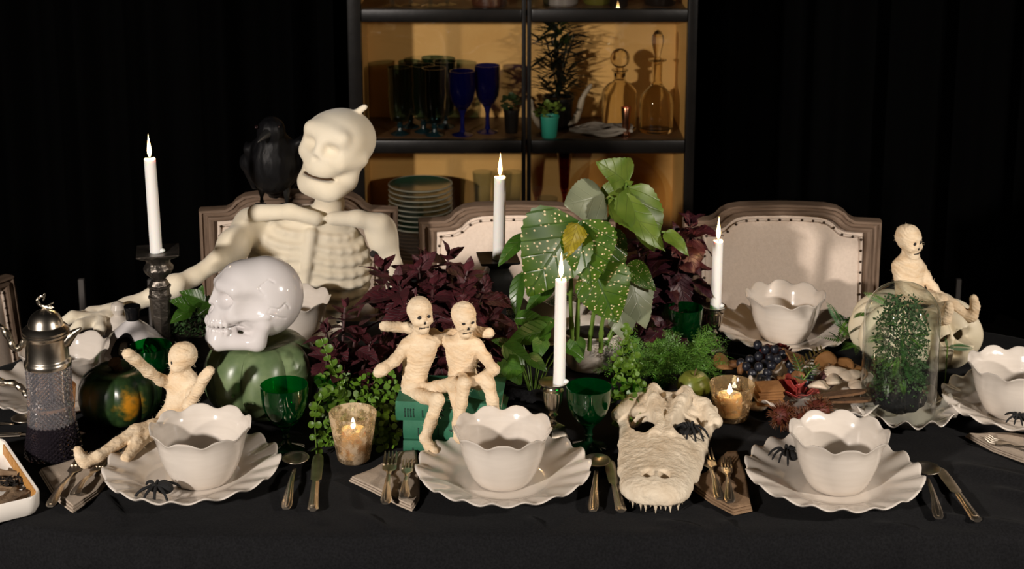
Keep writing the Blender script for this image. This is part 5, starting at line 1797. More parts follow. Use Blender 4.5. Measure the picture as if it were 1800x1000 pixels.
m_dmeat = M('dark_cured_meat', (.08, .006, .007), .35, col2=(.18, .025, .02), scale=40, bump=.4, bscale=60)
def slice_mesh(seed, r=.03):
    rn = random.Random(seed)
    a0 = rn.uniform(0, 6)
    def fg(i, j):
        a = 2 * PI * i / 24
        q = j / 6
        rr = r * q * (1 + .08 * math.sin(3 * a + a0))
        return (rr * math.cos(a), rr * math.sin(a), .010 * math.sin(2 * a + a0) * q * q + .004 * math.sin(5 * a) * q)
    return fg
def petal(o, ang, rad, hgt, wid, tilt, mat, nm='slice'):
    def fg(i, j):
        u = (i / 12 - .5)
        v = j / 8
        a = ang + u * wid
        r = rad + tilt * v + .0025 * math.sin(u * 9 + ang * 3) * v
        return (r * math.cos(a), r * math.sin(a), hgt * v * (1 - .35 * (2 * u) ** 2) + .0018 * math.sin(u * 12))
    ob = MB().grid(13, 9, fg).build(nm, mat, o)
    sm = ob.modifiers.new('t', 'SOLIDIFY')
    sm.thickness = .0013
p = fpt(1400, 694, ZP + .012)
ro = thing('meat_rose', 'rose of folded red cured meat at the middle of the platter', 'meat', (p.x, p.y, p.z))
for k in range(3): petal(ro, 2.1 * k, .004, .040, 2.6, .003, m_meat)
for k in range(4): petal(ro, 1.57 * k + .5, .011, .036, 1.9, .012, m_meat)
for k in range(5): petal(ro, 1.26 * k + .2, .018, .020, 1.5, .026, m_meat)
p = fpt(1356, 640, ZP + .012)
ro = thing('meat_fold', 'folded dark red cured meat below the grapes', 'meat', (p.x + .005, p.y, p.z), .4)
for k in range(4):
    def fg(i, j, k=k):
        u, v = i / 14 - .5, j / 8 - .5
        return (u * .062, k * .009 - .012 + .007 * math.sin(v * 3 + u * 5), .018 + v * .034 + .003 * math.sin(u * 14 + k))
    ob = MB().grid(15, 9, fg).build('slice', m_dmeat, ro)
    sm = ob.modifiers.new('t', 'SOLIDIFY')
    sm.thickness = .0014
m_ramb = M('rambutan_skin', (.07, .010, .007), .6, col2=(.12, .022, .01), scale=60)
m_hair = M('rambutan_hair', (.075, .014, .006), .55, col2=(.13, .05, .012), scale=30)
rn = random.Random(8)
for (px, py, r, lab) in ((1376, 730, .020, 'brown hairy rambutan at the left front of the platter'), (1412, 744, .021, 'red-brown hairy rambutan nearest the front bowl'), (1438, 722, .022, 'bright red hairy rambutan in front of the meat rose')):
    p = fpt(px, py, ZP + .024)
    ro = thing('rambutan', lab, 'fruit', (p.x, p.y, p.z), 0, 'rambutans on the platter')
    MB().ball((0, 0, 0), (r, r * .95, r * .95), 20, 14).build('fruit', m_ramb, ro)
    hb_ = MB()
    for _ in range(190):
        d = V3(rn.gauss(0, 1), rn.gauss(0, 1), rn.gauss(0, 1)).normalized()
        d2 = (d + V3(rn.gauss(0, .5), rn.gauss(0, .5), rn.gauss(0, .5) - .15)).normalized()
        hb_.tube([d * r * .95, d * r + d * .005, d * r + d * .004 + d2 * .008], [.0011, .0009, .0002], 4, cap=False)
    tag(hb_.build('hairs', m_hair, ro, recalc=False), kind='stuff')
m_crack = M('brown_cracker', (.17, .070, .020), .8, col2=(.27, .125, .04), scale=40, bump=.6, bscale=120)
m_crackd = M('seeded_cracker', (.075, .034, .014), .85, col2=(.15, .075, .03), scale=60, bump=1, bscale=150)
cme = MB().box((0, 0, 0), (.050, .034, .0042)).mesh('cracker', m_crack, bevel=.0012)
for k in range(6):
    p = fpt(1350 + (k % 2) * 3, 704 - k * 5, ZP + .012 + k * .0058)
    tag(link('cracker', cme, None, p, (R(12), R(3 * (k % 2)), R(4 + 2 * k))), ('lowest', 'second', 'third', 'fourth', 'fifth', 'topmost')[k] + ' brown cracker of the fanned stack beside the bright votive', 'cracker', 'fanned brown crackers')
cme2 = MB().prism([(.05 * math.cos(a) * (1 + .04 * math.sin(7 * a)), .022 * math.sin(a) * (1 + .06 * math.sin(5 * a))) for a in [2 * PI * k / 26 for k in range(26)]], -.0022, .0022).mesh('cracker', m_crackd, smooth=False)
for k, (px, py, h) in enumerate(((1478, 692, .050), (1485, 703, .036))):
    p = fpt(px, py, ZP + h)
    tag(link('cracker', cme2, None, p, (R(-12), R(-6 + 4 * k), R(4 - 6 * k))), ['seeded dark cracker leaning on the pale shells', 'seeded dark cracker lying under the other by the shells'][k], 'cracker', 'seeded crackers by the dome')
m_shell = M('pale_cheese', (.72, .60, .47), .38, col2=(.58, .46, .34), scale=20, coat=.3, bump=.2)
for k, (px, py, h, rz) in enumerate(((1440, 678, .040, .3), (1465, 668, .044, 1.2), (1492, 660, .046, .5), (1508, 680, .036, 2.0), (1470, 654, .050, .8))):
    p = fpt(px, py, ZP + h)
    def fg(i, j, k=k):
        a = 2 * PI * i / 24
        q = j / 6
        rr = q * (.020 + .003 * math.sin(2 * a + k) + .0005 * math.sin(5 * a))
        return (rr * 1.25 * math.cos(a), rr * math.sin(a), .011 * (1 - q ** 1.8) + .003 * math.sin(2 * a + k) * q)
    ob = MB().grid(24, 7, fg, closed_u=True).build('white_shell', m_shell, None, p, (R(-10 + 6 * k), R(8 - 5 * k), rz), weld=1e-6)
    sm = ob.modifiers.new('t', 'SOLIDIFY')
    sm.thickness = .006
    sm.offset = -1
    tag(ob, ['pale curved shell right beside the meat rose', 'pale curved shell second right from the meat rose', 'pale curved shell under the dried pear slices', 'pale curved shell beside the glass dome', 'small greenish pale shell behind the other shells'][k], 'shell', 'pale shells on the platter')
m_pear = M('dried_pear', (.21, .095, .028), .55, col2=(.30, .15, .055), scale=18, bump=.4, bscale=60)
for k, (px, py, h, ry, rz) in enumerate(((1455, 640, .060, 35, .4), (1480, 646, .056, 30, .1), (1503, 656, .050, 28, -.2), (1395, 628, .050, 25, .9), (1272, 640, .030, 20, .3))):
    p = fpt(px, py, TZ + h)
    def fg(i, j, k=k):
        a = 2 * PI * i / 26
        q = j / 5
        rr = .023 * q * (1 + .10 * math.sin(a) + .05 * math.sin(3 * a + k))
        return (rr * math.cos(a), rr * math.sin(a) * 1.1, .005 * math.sin(2 * a + k) * q * q)
    ob = MB().grid(26, 6, fg, closed_u=True).build('dried_slice', m_pear, None, p, (R(ry), R(8 * (k - 2)), rz), weld=1e-6)
    sm = ob.modifiers.new('t', 'SOLIDIFY')
    sm.thickness = .003
    tag(ob, ['dried pear slice behind the fig, leftmost of three', 'dried pear slice behind the pale shells, middle of three', 'dried pear slice beside the glass dome, last of three', 'dried fruit slice standing behind the meat rose', 'dried fruit slice by the foot of the far candlestick'][k], 'fruit', 'dried fruit slices')
m_fig = M('fig_skin', (.055, .014, .022), .55, col2=(.11, .035, .028), scale=30, bump=.3)
p = fpt(1452, 668, ZP + .030)
fg_ = thing('fig', 'dark fig with its stalk up behind the pale shells', 'fruit', p, 0)
MB().lathe([(0, -.016), (.012, -.014), (.020, -.004), (.019, .004), (.011, .014), (.0045, .022), (0, .024)], 24, fn=lambda r, z, a, i: (r * (1 + .04 * math.sin(5 * a)), z)).build('fruit', m_fig, fg_)
MB().tube([(0, 0, .021), (.002, 0, .027), (.006, 0, .034)], [.0034, .0028, .0032], 7).build('stalk', m_stem, fg_)
m_walnut = M('walnut_kernel', (.15, .062, .02), .6, col2=(.24, .11, .04), scale=60, bump=.8, bscale=90)
wm = MB().ball((0, 0, 0), (.013, .010, .008), 16, 10, fn=lambda p: p * (1 + .25 * noise.noise(p * 260))).mesh('walnut', m_walnut)
for k, (px, py, h) in enumerate(((1290, 640, .028), (1303, 648, .030), (1318, 650, .028), (1372, 668, .030), (1360, 674, .026), (1348, 678, .024), (1385, 664, .040), (1400, 660, .055), (1408, 664, .058))):
    p = fpt(px, py, TZ + h)
    tag(link('walnut', wm, None, p, (k, k * 2.1, k * .7)), ('walnut half behind the votive, next to the dried slice', 'walnut half behind the votive, middle of three', 'walnut half behind the votive, below the grapes', 'walnut half above the cracker stack, rightmost there', 'walnut half above the cracker stack, in the middle', 'walnut half nearest the bright votive rim', 'walnut half in front of the loose grape', 'walnut half on the left shoulder of the meat rose', 'walnut half on top behind the meat rose')[k], 'nut', 'walnut halves behind the votive' if k < 3 else 'walnut halves by the meat rose')
m_sprig = M('brown_green_leaf', (.10, .055, .012), .5, col2=(.06, .07, .015), scale=30)
m_sprig2 = M('dark_green_leaf', (.018, .040, .010), .5, col2=(.03, .06, .014), scale=30)
def sprig(label, base, tip, mat, n=10, L=.03, wd=.0032, name='herb_sprig'):
    o = thing(name, label, 'sprig', base)
    d = tip - base
    up = V3(0, -.4, 1)
    pts = bez([V3(0, 0, 0), d * .5 + V3(0, 0, .004), d], 4)
    MB().tube(pts, .0013, 5).build('stalk', m_stem if mat is m_sprig else m_gstem, o)
    F_ = frame(d, up)
    me = MB()
    me.grid(3, 6, lambda i, j: (((i - 1) * wd * math.sin(PI * min(1, (j + .4) / 5.4)) ** .7), j / 5 * L, -.002 * (j / 5) ** 2 + (.0012 if i != 1 else 0)))
    me = me.mesh('leaf', mat)
    for k in range(n):
        t = .12 + .88 * k / n
        for sg in (-1, 1):
            b = pts[min(len(pts) - 1, int(t * (len(pts) - 1)))]
            f_ = F_ @ V3(sg * .95, .65 + .3 * t, .1)
            l = link('leaf', me, o, b)
            sc = 1 - .55 * t
            l.matrix_local = Matrix.Translation(b) @ frame(f_, up).to_4x4() @ Matrix.Diagonal((sc, sc, sc, 1))
    return o
sprig('brown serrated leaf sprig standing at the back of the platter', fpt(1402, 655, TZ + .045), fpt(1450, 612, TZ + .075), m_sprig, 11, .030, .0035)
sprig('dark green rosemary sprig across the middle of the platter', fpt(1412, 668, TZ + .060), fpt(1395, 622, TZ + .085), m_sprig2, 6, .022, .0022)
sprig('dark green rosemary sprig pointing at the fig', fpt(1412, 668, TZ + .060), fpt(1440, 640, TZ + .075), m_sprig2, 6, .022, .0022)
# small pale pebble-like pieces on the cloth and the apple behind the votive
p = T(1222, 722)
m_apple = squash_mat('green_apple_skin', (.09, .115, .015), (.15, .165, .028), ((-.024, -.02, .02), .012, (.22, .07, .03), (.2, .13, .03)), 30, .3, .03)
ap = thing('apple', 'green apple with a reddish side behind the reptile skull', 'apple', (p.x, p.y + .028, TZ))
MB().lathe([(0, .006), (.008, .0), (.016, .002), (.027, .018), (.0325, .036), (.031, .052), (.020, .064), (.010, .065), (.003, .058), (0, .056)], 28).build('fruit', m_apple, ap)
MB().tube([(0, 0, .056), (.001, 0, .066), (.004, .001, .074)], [.0015, .0012, .0016], 6).build('stalk', m_stem, ap)
p = T(1255, 655)
tag(MB().ball((0, 0, .013), (.020, .016, .0125), 22, 14, fn=lambda q: q * (1 + .07 * noise.noise(q * 90))).build('pale_stone', m_shell, None, (p.x, p.y + .01, TZ)), 'pale round cheese piece at the foot of the far silver candlestick', 'cheese')
p = T(1330, 722)
tag(MB().ball((0, 0, .009), (.022, .014, .0085), 22, 14, fn=lambda q: q * (1 + .07 * noise.noise(q * 90))).build('pale_shell_piece', m_shell, None, (p.x, p.y, TZ)), 'flat pale shell on the cloth right of the bright votive', 'shell')
# black gauze lying between the plants
crumple('black crumpled gauze behind the middle bowl, left of the candlestick', (T(925, 715).x, T(925, 715).y + .05, TZ), .062, .034, seed=2)
crumple('black crumpled gauze under the begonia pot and fern', (T(1120, 735).x, T(1120, 735).y + .08, TZ), .05, .026, seed=5)
crumple('black crumpled gauze bunched behind the green goblet by the far candle', (T(1160, 612).x, T(1160, 612).y + .03, TZ), .050, .075, seed=9)
# ------------------------------------------------------------------ plants
def leaf_mesh(name, mat, w=.32, serr=0, fold=.18, droop=.25, wave=0, pw=.75, heart=0, asym=0, nx=9, ny=15, seed=0):
    # unit leaf along +Y
    def fn(i, j):
        u = 2 * i / (nx - 1) - 1
        v = j / (ny - 1)
        wd = w * (math.sin(PI * min(1, v ** pw * .985 + .012)) ** .85)
        if heart: wd = w * (1.15 * (1 - v) ** .62 * min(1, (v + .05) * 5) ** .5)
        wd *= 1 + asym * u * (1 - v)
        sr = 1 + (serr * (1 if j % 2 else -1) if abs(u) > .9 and 0 < j < ny - 1 else 0)
        x = u * wd * sr
        y = v - (heart * abs(u) ** 1.5 * max(0, 1 - v * 3.2) if heart else 0)
        z = fold * abs(x) - droop * v * v + wave * math.sin(v * 11 + seed + (u > 0) * 1.3) * abs(u) ** 1.5 * w
        return (x, y, z)
    return MB().grid(nx, ny, fn).mesh(name, mat, recalc=False, angle=180)
def put(me, parent, base, d, up, L, name='leaf', sc=(1, 1, 1)):
    l = link(name, me, parent)
    l.matrix_local = Matrix.Translation(base) @ frame(d, up).to_4x4() @ Matrix.Diagonal((L * sc[0], L * sc[1], L * sc[2], 1))
    return l
col_l = [leaf_mesh('leaf', m_coleus, .34, .07, .22, .25, .05, .70, seed=s_) for s_ in range(3)]
col_w = [leaf_mesh('leaf', m_coleus2, .38, .06, .15, .55, .16, .66, seed=s_) for s_ in range(3)]
def coleus(label, root, tips, meshes, seed, L0=.062, pairs=4):
    o = thing('coleus', label, 'plant', root)
    rt = Vector(root)
    rn = random.Random(seed)
    for (px, py, y) in tips:
        tp = D(px, py, y) - rt
        ax = (tp - V3(0, 0, -.06)).normalized()
        ax = (ax + V3(rn.gauss(0, .2), rn.gauss(-.25, .2), .6)).normalized()
        MB().tube(bez([V3(tp.x * .25, tp.y * .25, .0), tp * .55 + V3(0, 0, -.01), tp], 4), [.0034] * 4 + [.003] * 4 + [.002], 6).build('stem', m_dstem, o)
        a0 = rn.uniform(0, PI)
        e1 = ax.orthogonal().normalized()
        e2 = ax.cross(e1)
        for k in range(pairs + 1):
            L = L0 * (.34, .58, .85, 1.0, .95)[k] * rn.uniform(.85, 1.15)
            el = R((68, 42, 18, -6, -25)[k] + rn.gauss(0, 8))
            c = tp - ax * (.004 + .0115 * k)
            for sg in (0, 1):
                a = a0 + k * PI / 2 + sg * PI + rn.gauss(0, .18)
                out = e1 * math.cos(a) + e2 * math.sin(a)
                d = out * math.cos(el) + ax * math.sin(el)
                up = ax * math.cos(el) - out * math.sin(el)
                put(rn.choice(meshes), o, c + d * .004, d, up + V3(rn.gauss(0, .15), rn.gauss(0, .15), 0), L)
    return o
r0 = T(765, 655)
coleus('large maroon coleus behind the two seated mummy dolls', (r0.x, 2.86, TZ), [(668, 468, 2.88), (700, 492, 2.82), (746, 452, 2.90), (789, 447, 2.90), (822, 476, 2.87), (760, 498, 2.82), (852, 508, 2.86), (722, 530, 2.80), (800, 534, 2.81), (672, 530, 2.84), (868, 552, 2.84), (758, 572, 2.80), (694, 585, 2.80), (838, 600, 2.82), (888, 590, 2.85), (780, 610, 2.78), (735, 470, 2.86), (812, 505, 2.84)], col_l, 3, .078)
coleus('small maroon coleus between the white skull and the seated dolls', (T(610, 675).x, 2.73, TZ), [(606, 540, 2.76), (572, 575, 2.74), (625, 592, 2.73), (590, 612, 2.72), (645, 628, 2.72), (604, 640, 2.70), (570, 618, 2.74), (652, 600, 2.76)], col_l, 8, .058, 3)
coleus('wine red coleus right of the begonia, before the chair in full view', (T(1160, 640).x, 3.10, TZ), [(1216, 392, 3.12), (1190, 412, 3.10), (1160, 430, 3.12), (1196, 455, 3.06), (1140, 478, 3.08), (1180, 500, 3.05), (1212, 475, 3.10), (1160, 535, 3.05), (1195, 548, 3.06), (1130, 530, 3.08), (1120, 430, 3.10), (1165, 572, 2.98)], col_w, 5, .078)

# begonia
pr_ = T(1040, 655)
bg = thing('potted_begonia', 'tall begonia with pale-spotted wing leaves in a white pot', 'plant', (pr_.x, pr_.y + .045, TZ))
rt = Vector(bg.location)
MB().lathe([(0, 0), (.050, 0), (.054, .004), (.062, .030), (.066, .055), (.060, .062), (.060, .068), (.069, .076), (.072, .080), (.070, .083), (.064, .080), (.058, .070), (.056, .060), (0, .060)], 56).build('pot', m_cer, bg)
MB().lathe([(.057, .064), (.05, .067), (.03, .070), (0, .071)], 30).build('soil', m_soil, bg)
bl = {
    's': leaf_mesh('leaf', m_begonia, .40, .025, .16, .35, .05, .60, asym=.18, nx=13, ny=25),
    's2': leaf_mesh('leaf', m_begonia, .36, .025, .22, .30, .06, .62, asym=-.18, nx=13, ny=25, seed=2),
    'p': leaf_mesh('leaf', m_begonia_p, .42, .03, .20, .40, .09, .60, asym=.2, nx=13, ny=25, seed=1),
    'n': leaf_mesh('leaf', m_pothos, .20, .0, .25, .30, .03, .75, nx=9, ny=19),
    'y': leaf_mesh('leaf', m_begonia_y, .42, .05, .3, .5, .25, .6, nx=13, ny=21, seed=4)}
J = lambda px, py, y: D(px, py, y) - rt
stems = [((1006, 600, 2.90), (1003, 520, 2.885), (1008, 450, 2.86), (1016, 388, 2.84)), ((1036, 604, 2.91), (1044, 545, 2.90), (1056, 440, 2.89), (1066, 350, 2.89)), ((1014, 602, 2.92), (1020, 500, 2.90), (1050, 420, 2.88), (1100, 335, 2.88)), ((1056, 600, 2.90), (1060, 560, 2.88), (1075, 530, 2.87), (1085, 520, 2.86)), ((1066, 604, 2.94), (1085, 560, 2.94), (1102, 500, 2.93), (1110, 480, 2.93))]
for st_ in stems:
    p = bez([J(*q) for q in st_], 6)
    p[0] = V3(p[0].x, p[0].y, .066)
    MB().tube(p, [.0046 + .0013 * (1 if i % 5 == 2 else 0) - .0001 * i for i in range(len(p))], 10).build('stem', m_gstem, bg)
bleaves = [
    ('s', (1016, 388, 2.835), (926, 512, 2.80), (-.25, -.9, .35), 1.0, 1.15), ('s2', (1020, 388, 2.825), (1042, 500, 2.785), (.15, -.95, .3), 1.0, 1.25),
    ('s', (1062, 400, 2.86), (1084, 500, 2.84), (.35, -.9, .2), 1.0, .95), ('s2', (1040, 468, 2.85), (1082, 560, 2.82), (-.05, -.95, .35), 1.05, 1.35),
    ('y', (1016, 392, 2.80), (996, 452, 2.775), (.1, -1, .2), 1.0, .75), ('p', (1062, 342, 2.88), (994, 362, 2.85), (-.35, .75, -.5), 1.05, 1.35),
    ('p', (1104, 330, 2.87), (1160, 432, 2.83), (.35, -.62, .75), 1.0, 1.05), ('p', (1102, 322, 2.90), (1074, 294, 2.86), (0, -.8, .5), 1.2, 1.1),
    ('p', (1080, 350, 2.86), (1168, 428, 2.80), (-.2, -.55, .8), 1.0, .62), ('p', (1060, 346, 2.90), (1104, 318, 2.88), (0, -.7, .6), 1.0, .9),
    ('p', (1170, 408, 2.83), (1211, 443, 2.80), (.1, -.7, .7), 1.0, .65), ('p', (1112, 492, 2.93), (1128, 574, 2.90), (-.3, .9, -.2), 1.0, 1.0),
    ('s2', (1100, 468, 2.95), (1152, 508, 2.92), (0, -.8, .6), 1.0, .9), ('p', (1088, 545, 2.92), (1098, 592, 2.90), (0, .9, -.2), 1.1, 1.2),
    ('n', (925, 412, 2.86), (876, 462, 2.82), (-.3, -.8, .5), 1.0, 1.0), ('n', (916, 480, 2.88), (904, 556, 2.84), (-.5, -.8, .2), 1.0, 1.0), ('n', (976, 498, 2.88), (924, 542, 2.85), (-.2, -.6, .8), 1.0, 1.2),
    ('s', (1010, 396, 2.87), (960, 440, 2.86), (0, -.8, .5), 1.0, 1.0), ('s2', (1040, 380, 2.89), (1010, 350, 2.90), (0, -.8, .5), 1.0, 1.0)]
for kd, b, t, up, ls, ws in bleaves:
    B, E_ = J(*b), J(*t)
    d = E_ - B
    put(bl[kd], bg, B, d + Vector(up) * .18 * d.length, up, d.length * ls, sc=(ws, 1, 1))
for a, b in (((1066, 350, 2.89), (1080, 350, 2.86)), ((1075, 530, 2.87), (1040, 468, 2.85)), ((1066, 360, 2.89), (1062, 400, 2.86)), ((1100, 335, 2.88), (1102, 322, 2.90)), ((1008, 450, 2.86), (975, 500, 2.88)), ((1008, 450, 2.86), (925, 412, 2.86)), ((1003, 520, 2.885), (916, 480, 2.88)), ((1102, 500, 2.93), (1088, 545, 2.92)), ((1150, 420, 2.84), (1170, 408, 2.83))):
    A, B = J(*a), J(*b)
    MB().tube(bez([A, (A + B) / 2 + V3(0, 0, .006), B], 4), [.0024] * 9, 7).build('petiole', m_gstem, bg)

# ferns
def frond_mesh(name, mat, n=13, wd=.26, sub=6, droop=.35, lean=.9, serr=1.0, jit=0, seed=0):
    rj = random.Random(seed)
    mb = MB()
    def sp(t): return V3(.10 * jit * math.sin(2.2 * t + seed), t, -droop * t * t)
    mb.tube([sp(k / 6) for k in range(7)], [.008 - .001 * k for k in range(7)], 4)
    for k in range(n):
        t = .10 + .88 * k / n
        L = wd * math.sin(PI * (.18 + .80 * (k + .5) / n)) ** .8
        for sg in (-1, 1):
            b = sp(t)
            dd = V3(sg * 1, lean * .7 + jit * rj.gauss(0, .35), -.12 + jit * rj.gauss(0, .45)).normalized()
            nn = V3(-dd.y, dd.x, jit * rj.gauss(0, .5)).normalized()
            if sub <= 1:
                w_ = L * .16
                mb.add([b, b + dd * L * .35 + nn * w_, b + dd * L + V3(0, 0, -.15 * L), b + dd * L * .35 - nn * w_], [(0, 3, 2, 1)])
                continue
            for q in range(sub):
                s_ = (q + .3) / sub
                c = b + dd * L * s_ + V3(0, 0, -.15 * L * s_ * s_)
                l2 = L * .38 * (1 - .6 * s_) * serr
                for s2 in (-1, 1):
                    e = (dd * 1.0 + nn * s2 * .9 + V3(0, 0, jit * rj.gauss(0, .3))).normalized()
                    pp = e.cross(V3(0, 0, 1)).normalized() * l2 * .15
                    mb.add([c, c + e * l2 * .5 + pp, c + e * l2 + V3(0, 0, -.01), c + e * l2 * .5 - pp], [(0, 3, 2, 1)])
    return mb.mesh(name, mat, recalc=False, angle=180)
fr_lace = [frond_mesh('frond', m_fern, 11, .34, 4, .45 + .1 * k, jit=1, seed=k) for k in range(4)]
fr_dark = frond_mesh('frond', m_fern_d, 16, .20, 1, .35)
fr_darkl = frond_mesh('frond', m_fern_d, 14, .26, 5, .4)
fr_green = frond_mesh('frond', m_fern, 16, .20, 1, .35)
def fern(label, root, n, me, rn, Lr=(.06, .10), spread=.03, el=(5, 75), az=(0, 360), zb=.01, up0=0, nm='fern', h=0):
    o = thing(nm, label, 'plant', root)
    for k in range(n):
        a = R(rn.uniform(*az))
        e = R(rn.uniform(*el))
        b = V3(rn.gauss(0, spread), rn.gauss(0, spread * .8), zb + h * rn.random())
        d = V3(math.cos(a) * math.cos(e), math.sin(a) * math.cos(e), math.sin(e))
        L_ = rn.uniform(*Lr)
        b.z = max(b.z, .012 - L_ * math.sin(e) + .38 * L_ * math.cos(e))
        put(me if not isinstance(me, list) else rn.choice(me), o, b, d, (-.2 * d.x, -.35 - .2 * d.y, 1), L_, 'frond')
    return o
rn = random.Random(77)
q = T(1176, 692)
fe = fern('feathery lace fern behind the reptile skull', (q.x, q.y + .055, TZ), 95, fr_lace, rn, (.05, .088), .034, (8, 70), zb=.02, h=.035)
MB().lathe([(0, 0), (.034, 0), (.044, .035), (.040, .035), (0, .03)], 24).build('pot', m_cab, fe)
q = T(905, 590)
fern('thin dark fern behind the maroon coleus and black candlestick', (q.x, q.y + .04, TZ), 20, [fr_dark, fr_darkl], rn, (.09, .15), .035, (15, 70), (150, 390), h=.02)
q = T(1517, 640)
fern('dark fern hanging left of the glass dome', (q.x, q.y + .05, TZ), 26, [fr_dark, fr_green], rn, (.05, .085), .022, (-10, 70), h=.07)
q = D(1555, 528, 2.95)
fo = fern('bright fern frond rising behind the glass dome', (q.x + .006, 2.93, TZ + .0), 0, fr_green, rn)
MB().tube(bez([(0, 0, 0), (.004, .0, .07), (0, 0, q.z - TZ)], 4), .0014, 6).build('stalk', m_gstem, fo)
put(fr_green, fo, V3(0, 0, q.z - TZ - .004), V3(-.7, -.1, .5), (.4, -.8, .4), .058, 'frond')
put(fr_green, fo, V3(0, 0, q.z - TZ - .014), V3(.6, -.1, .35), (0, -.8, .4), .040, 'frond')
put(fr_green, fo, V3(0, 0, .09), V3(-.7, -.4, .1), (0, -.6, .8), .055, 'frond')
q = D(1662, 600, 2.90)
fo = thing('fern_sprig', 'curling fern sprig before the carved pumpkin, right of the dome', 'sprig', (q.x, 2.885, TZ))
MB().tube(bez([(0, 0, 0), (0, 0, .05), (.0, 0, q.z - TZ - .004)], 4), .0013, 6).build('stalk', m_gstem, fo)
put(fr_dark, fo, V3(0, 0, q.z - TZ - .006), V3(.9, -.1, .05), (0, -.8, .5), .055, 'frond')
put(fr_dark, fo, V3(0, 0, q.z - TZ - .008), V3(-.1, -.1, .9), (.3, -.8, .2), .022, 'frond')

# creeping round-leaved plants
jl = MB().grid(12, 4, lambda i, j: (.5 * j / 3 * math.cos(2 * PI * i / 12), .5 + .5 * j / 3 * math.sin(2 * PI * i / 12), .10 * (j / 3) ** 2), closed_u=True).mesh('leaf', m_jenny, weld=1e-6, angle=180)
def creeper(label, root, stems_, rn, L=.0125, step=.011, nm='creeping_plant'):
    o = thing(nm, label, 'plant', root)
    rt = Vector(root)
    cnt = 0
    for st_ in stems_:
        pts = bez([p - rt for p in st_], 8)
        MB().tube(pts, .0009, 5).build('stem', m_gstem, o)
        acc = 0
        for a, b in zip(pts, pts[1:]):
            acc += (b - a).length
            if acc > step and cnt < 296:
                acc = 0
                t = (b - a).normalized()
                sd = t.cross(V3(rn.gauss(0, .3), -.6, .8)).normalized()
                for sg in (-1, 1):
                    d = sd * sg + t * .4 + V3(rn.gauss(0, .2), rn.gauss(-.1, .2), rn.gauss(.1, .2))
                    put(jl, o, b, d, V3(rn.gauss(0, .3), -.75 + rn.gauss(0, .3), .75), L * rn.uniform(.65, 1.15))
                    cnt += 1
    return o
rn = random.Random(15)
st_ = []
rc = V3(T(640, 735).x, 2.69, TZ)
st_.append([rc + V3(-.02, 0, .02), D(592, 660, 2.67), D(578, 632, 2.67), D(565, 595, 2.68)])
st_.append([rc, D(590, 690, 2.63), D(556, 720, 2.59), V3(*D(556, 790, 2.555)) * 1])
st_[-1][-1].z = TZ + .008
for k in range(24):
    px, py = rn.uniform(555, 695), rn.uniform(648, 790)
    y = 2.60 + (790 - py) / 142 * .10 + rn.gauss(0, .01)
    e = D(px, py, y)
    e.z = max(e.z, TZ + .006)
    m = rc.lerp(e, .55) + V3(rn.gauss(0, .01), rn.gauss(0, .01), .03)
    st_.append([rc + V3(rn.gauss(0, .015), rn.gauss(0, .01), .004), m, e])
def leaf_mass(o, n, box, y0, dy, L, rn):
    rt = Vector(o.location)
    mb = MB()
    for _ in range(n):
        px, py = rn.uniform(box[0], box[2]), rn.uniform(box[1], box[3])
        t = (box[3] - py) / (box[3] - box[1])
        c = D(px, py, y0 + dy * t + rn.gauss(0, .012))
        c.z = max(c.z, TZ + .007)
        n_ = V3(rn.gauss(0, .5), -.7 + rn.gauss(0, .4), .6 + rn.gauss(0, .3)).normalized()
        e1 = n_.orthogonal().normalized()
        e2 = n_.cross(e1)
        r = L * .5 * rn.uniform(.6, 1.1)
        mb.add([c - rt + e1 * r * math.cos(2 * PI * k / 8) + e2 * r * math.sin(2 * PI * k / 8) + n_ * (.0006 if k % 2 else 0) for k in range(8)], [tuple(range(8))])
    tag(mb.build('foliage', m_jenny_s, o, recalc=False, angle=180), kind='stuff')
m_jenny_s = M('jenny_leaf_small', (.045, .115, .008), .42, col2=(.105, .20, .015), scale=60)
jo = creeper('bright green round-leaved creeper behind the flaky mercury votive', rc, st_, rn, .0150, .0125)
leaf_mass(jo, 460, (558, 655, 702, 792), 2.605, .095, .0125, random.Random(5))
st_ = []
rc = V3(T(1112, 715).x, 2.72, TZ)
for k in range(14):
    px, py = rn.uniform(1078, 1132), rn.uniform(625, 745)
    y = 2.64 + (745 - py) / 120 * .08
    e = D(px, py, y)
    e.z = max(e.z, TZ + .006)
    st_.append([rc + V3(rn.gauss(0, .012), 0, .004), rc.lerp(e, .55) + V3(0, 0, .025), e])
st_.append([rc, D(1105, 660, 2.74), D(1094, 610, 2.75), D(1108, 580, 2.74)])
st_.append([rc, D(1120, 660, 2.74), D(1108, 600, 2.76), D(1096, 576, 2.76)])
jo = creeper('green round-leaved creeper between the green goblet and lace fern', rc, st_, rn, .0125, .012)
leaf_mass(jo, 170, (1078, 640, 1126, 745), 2.65, .07, .011, random.Random(6))
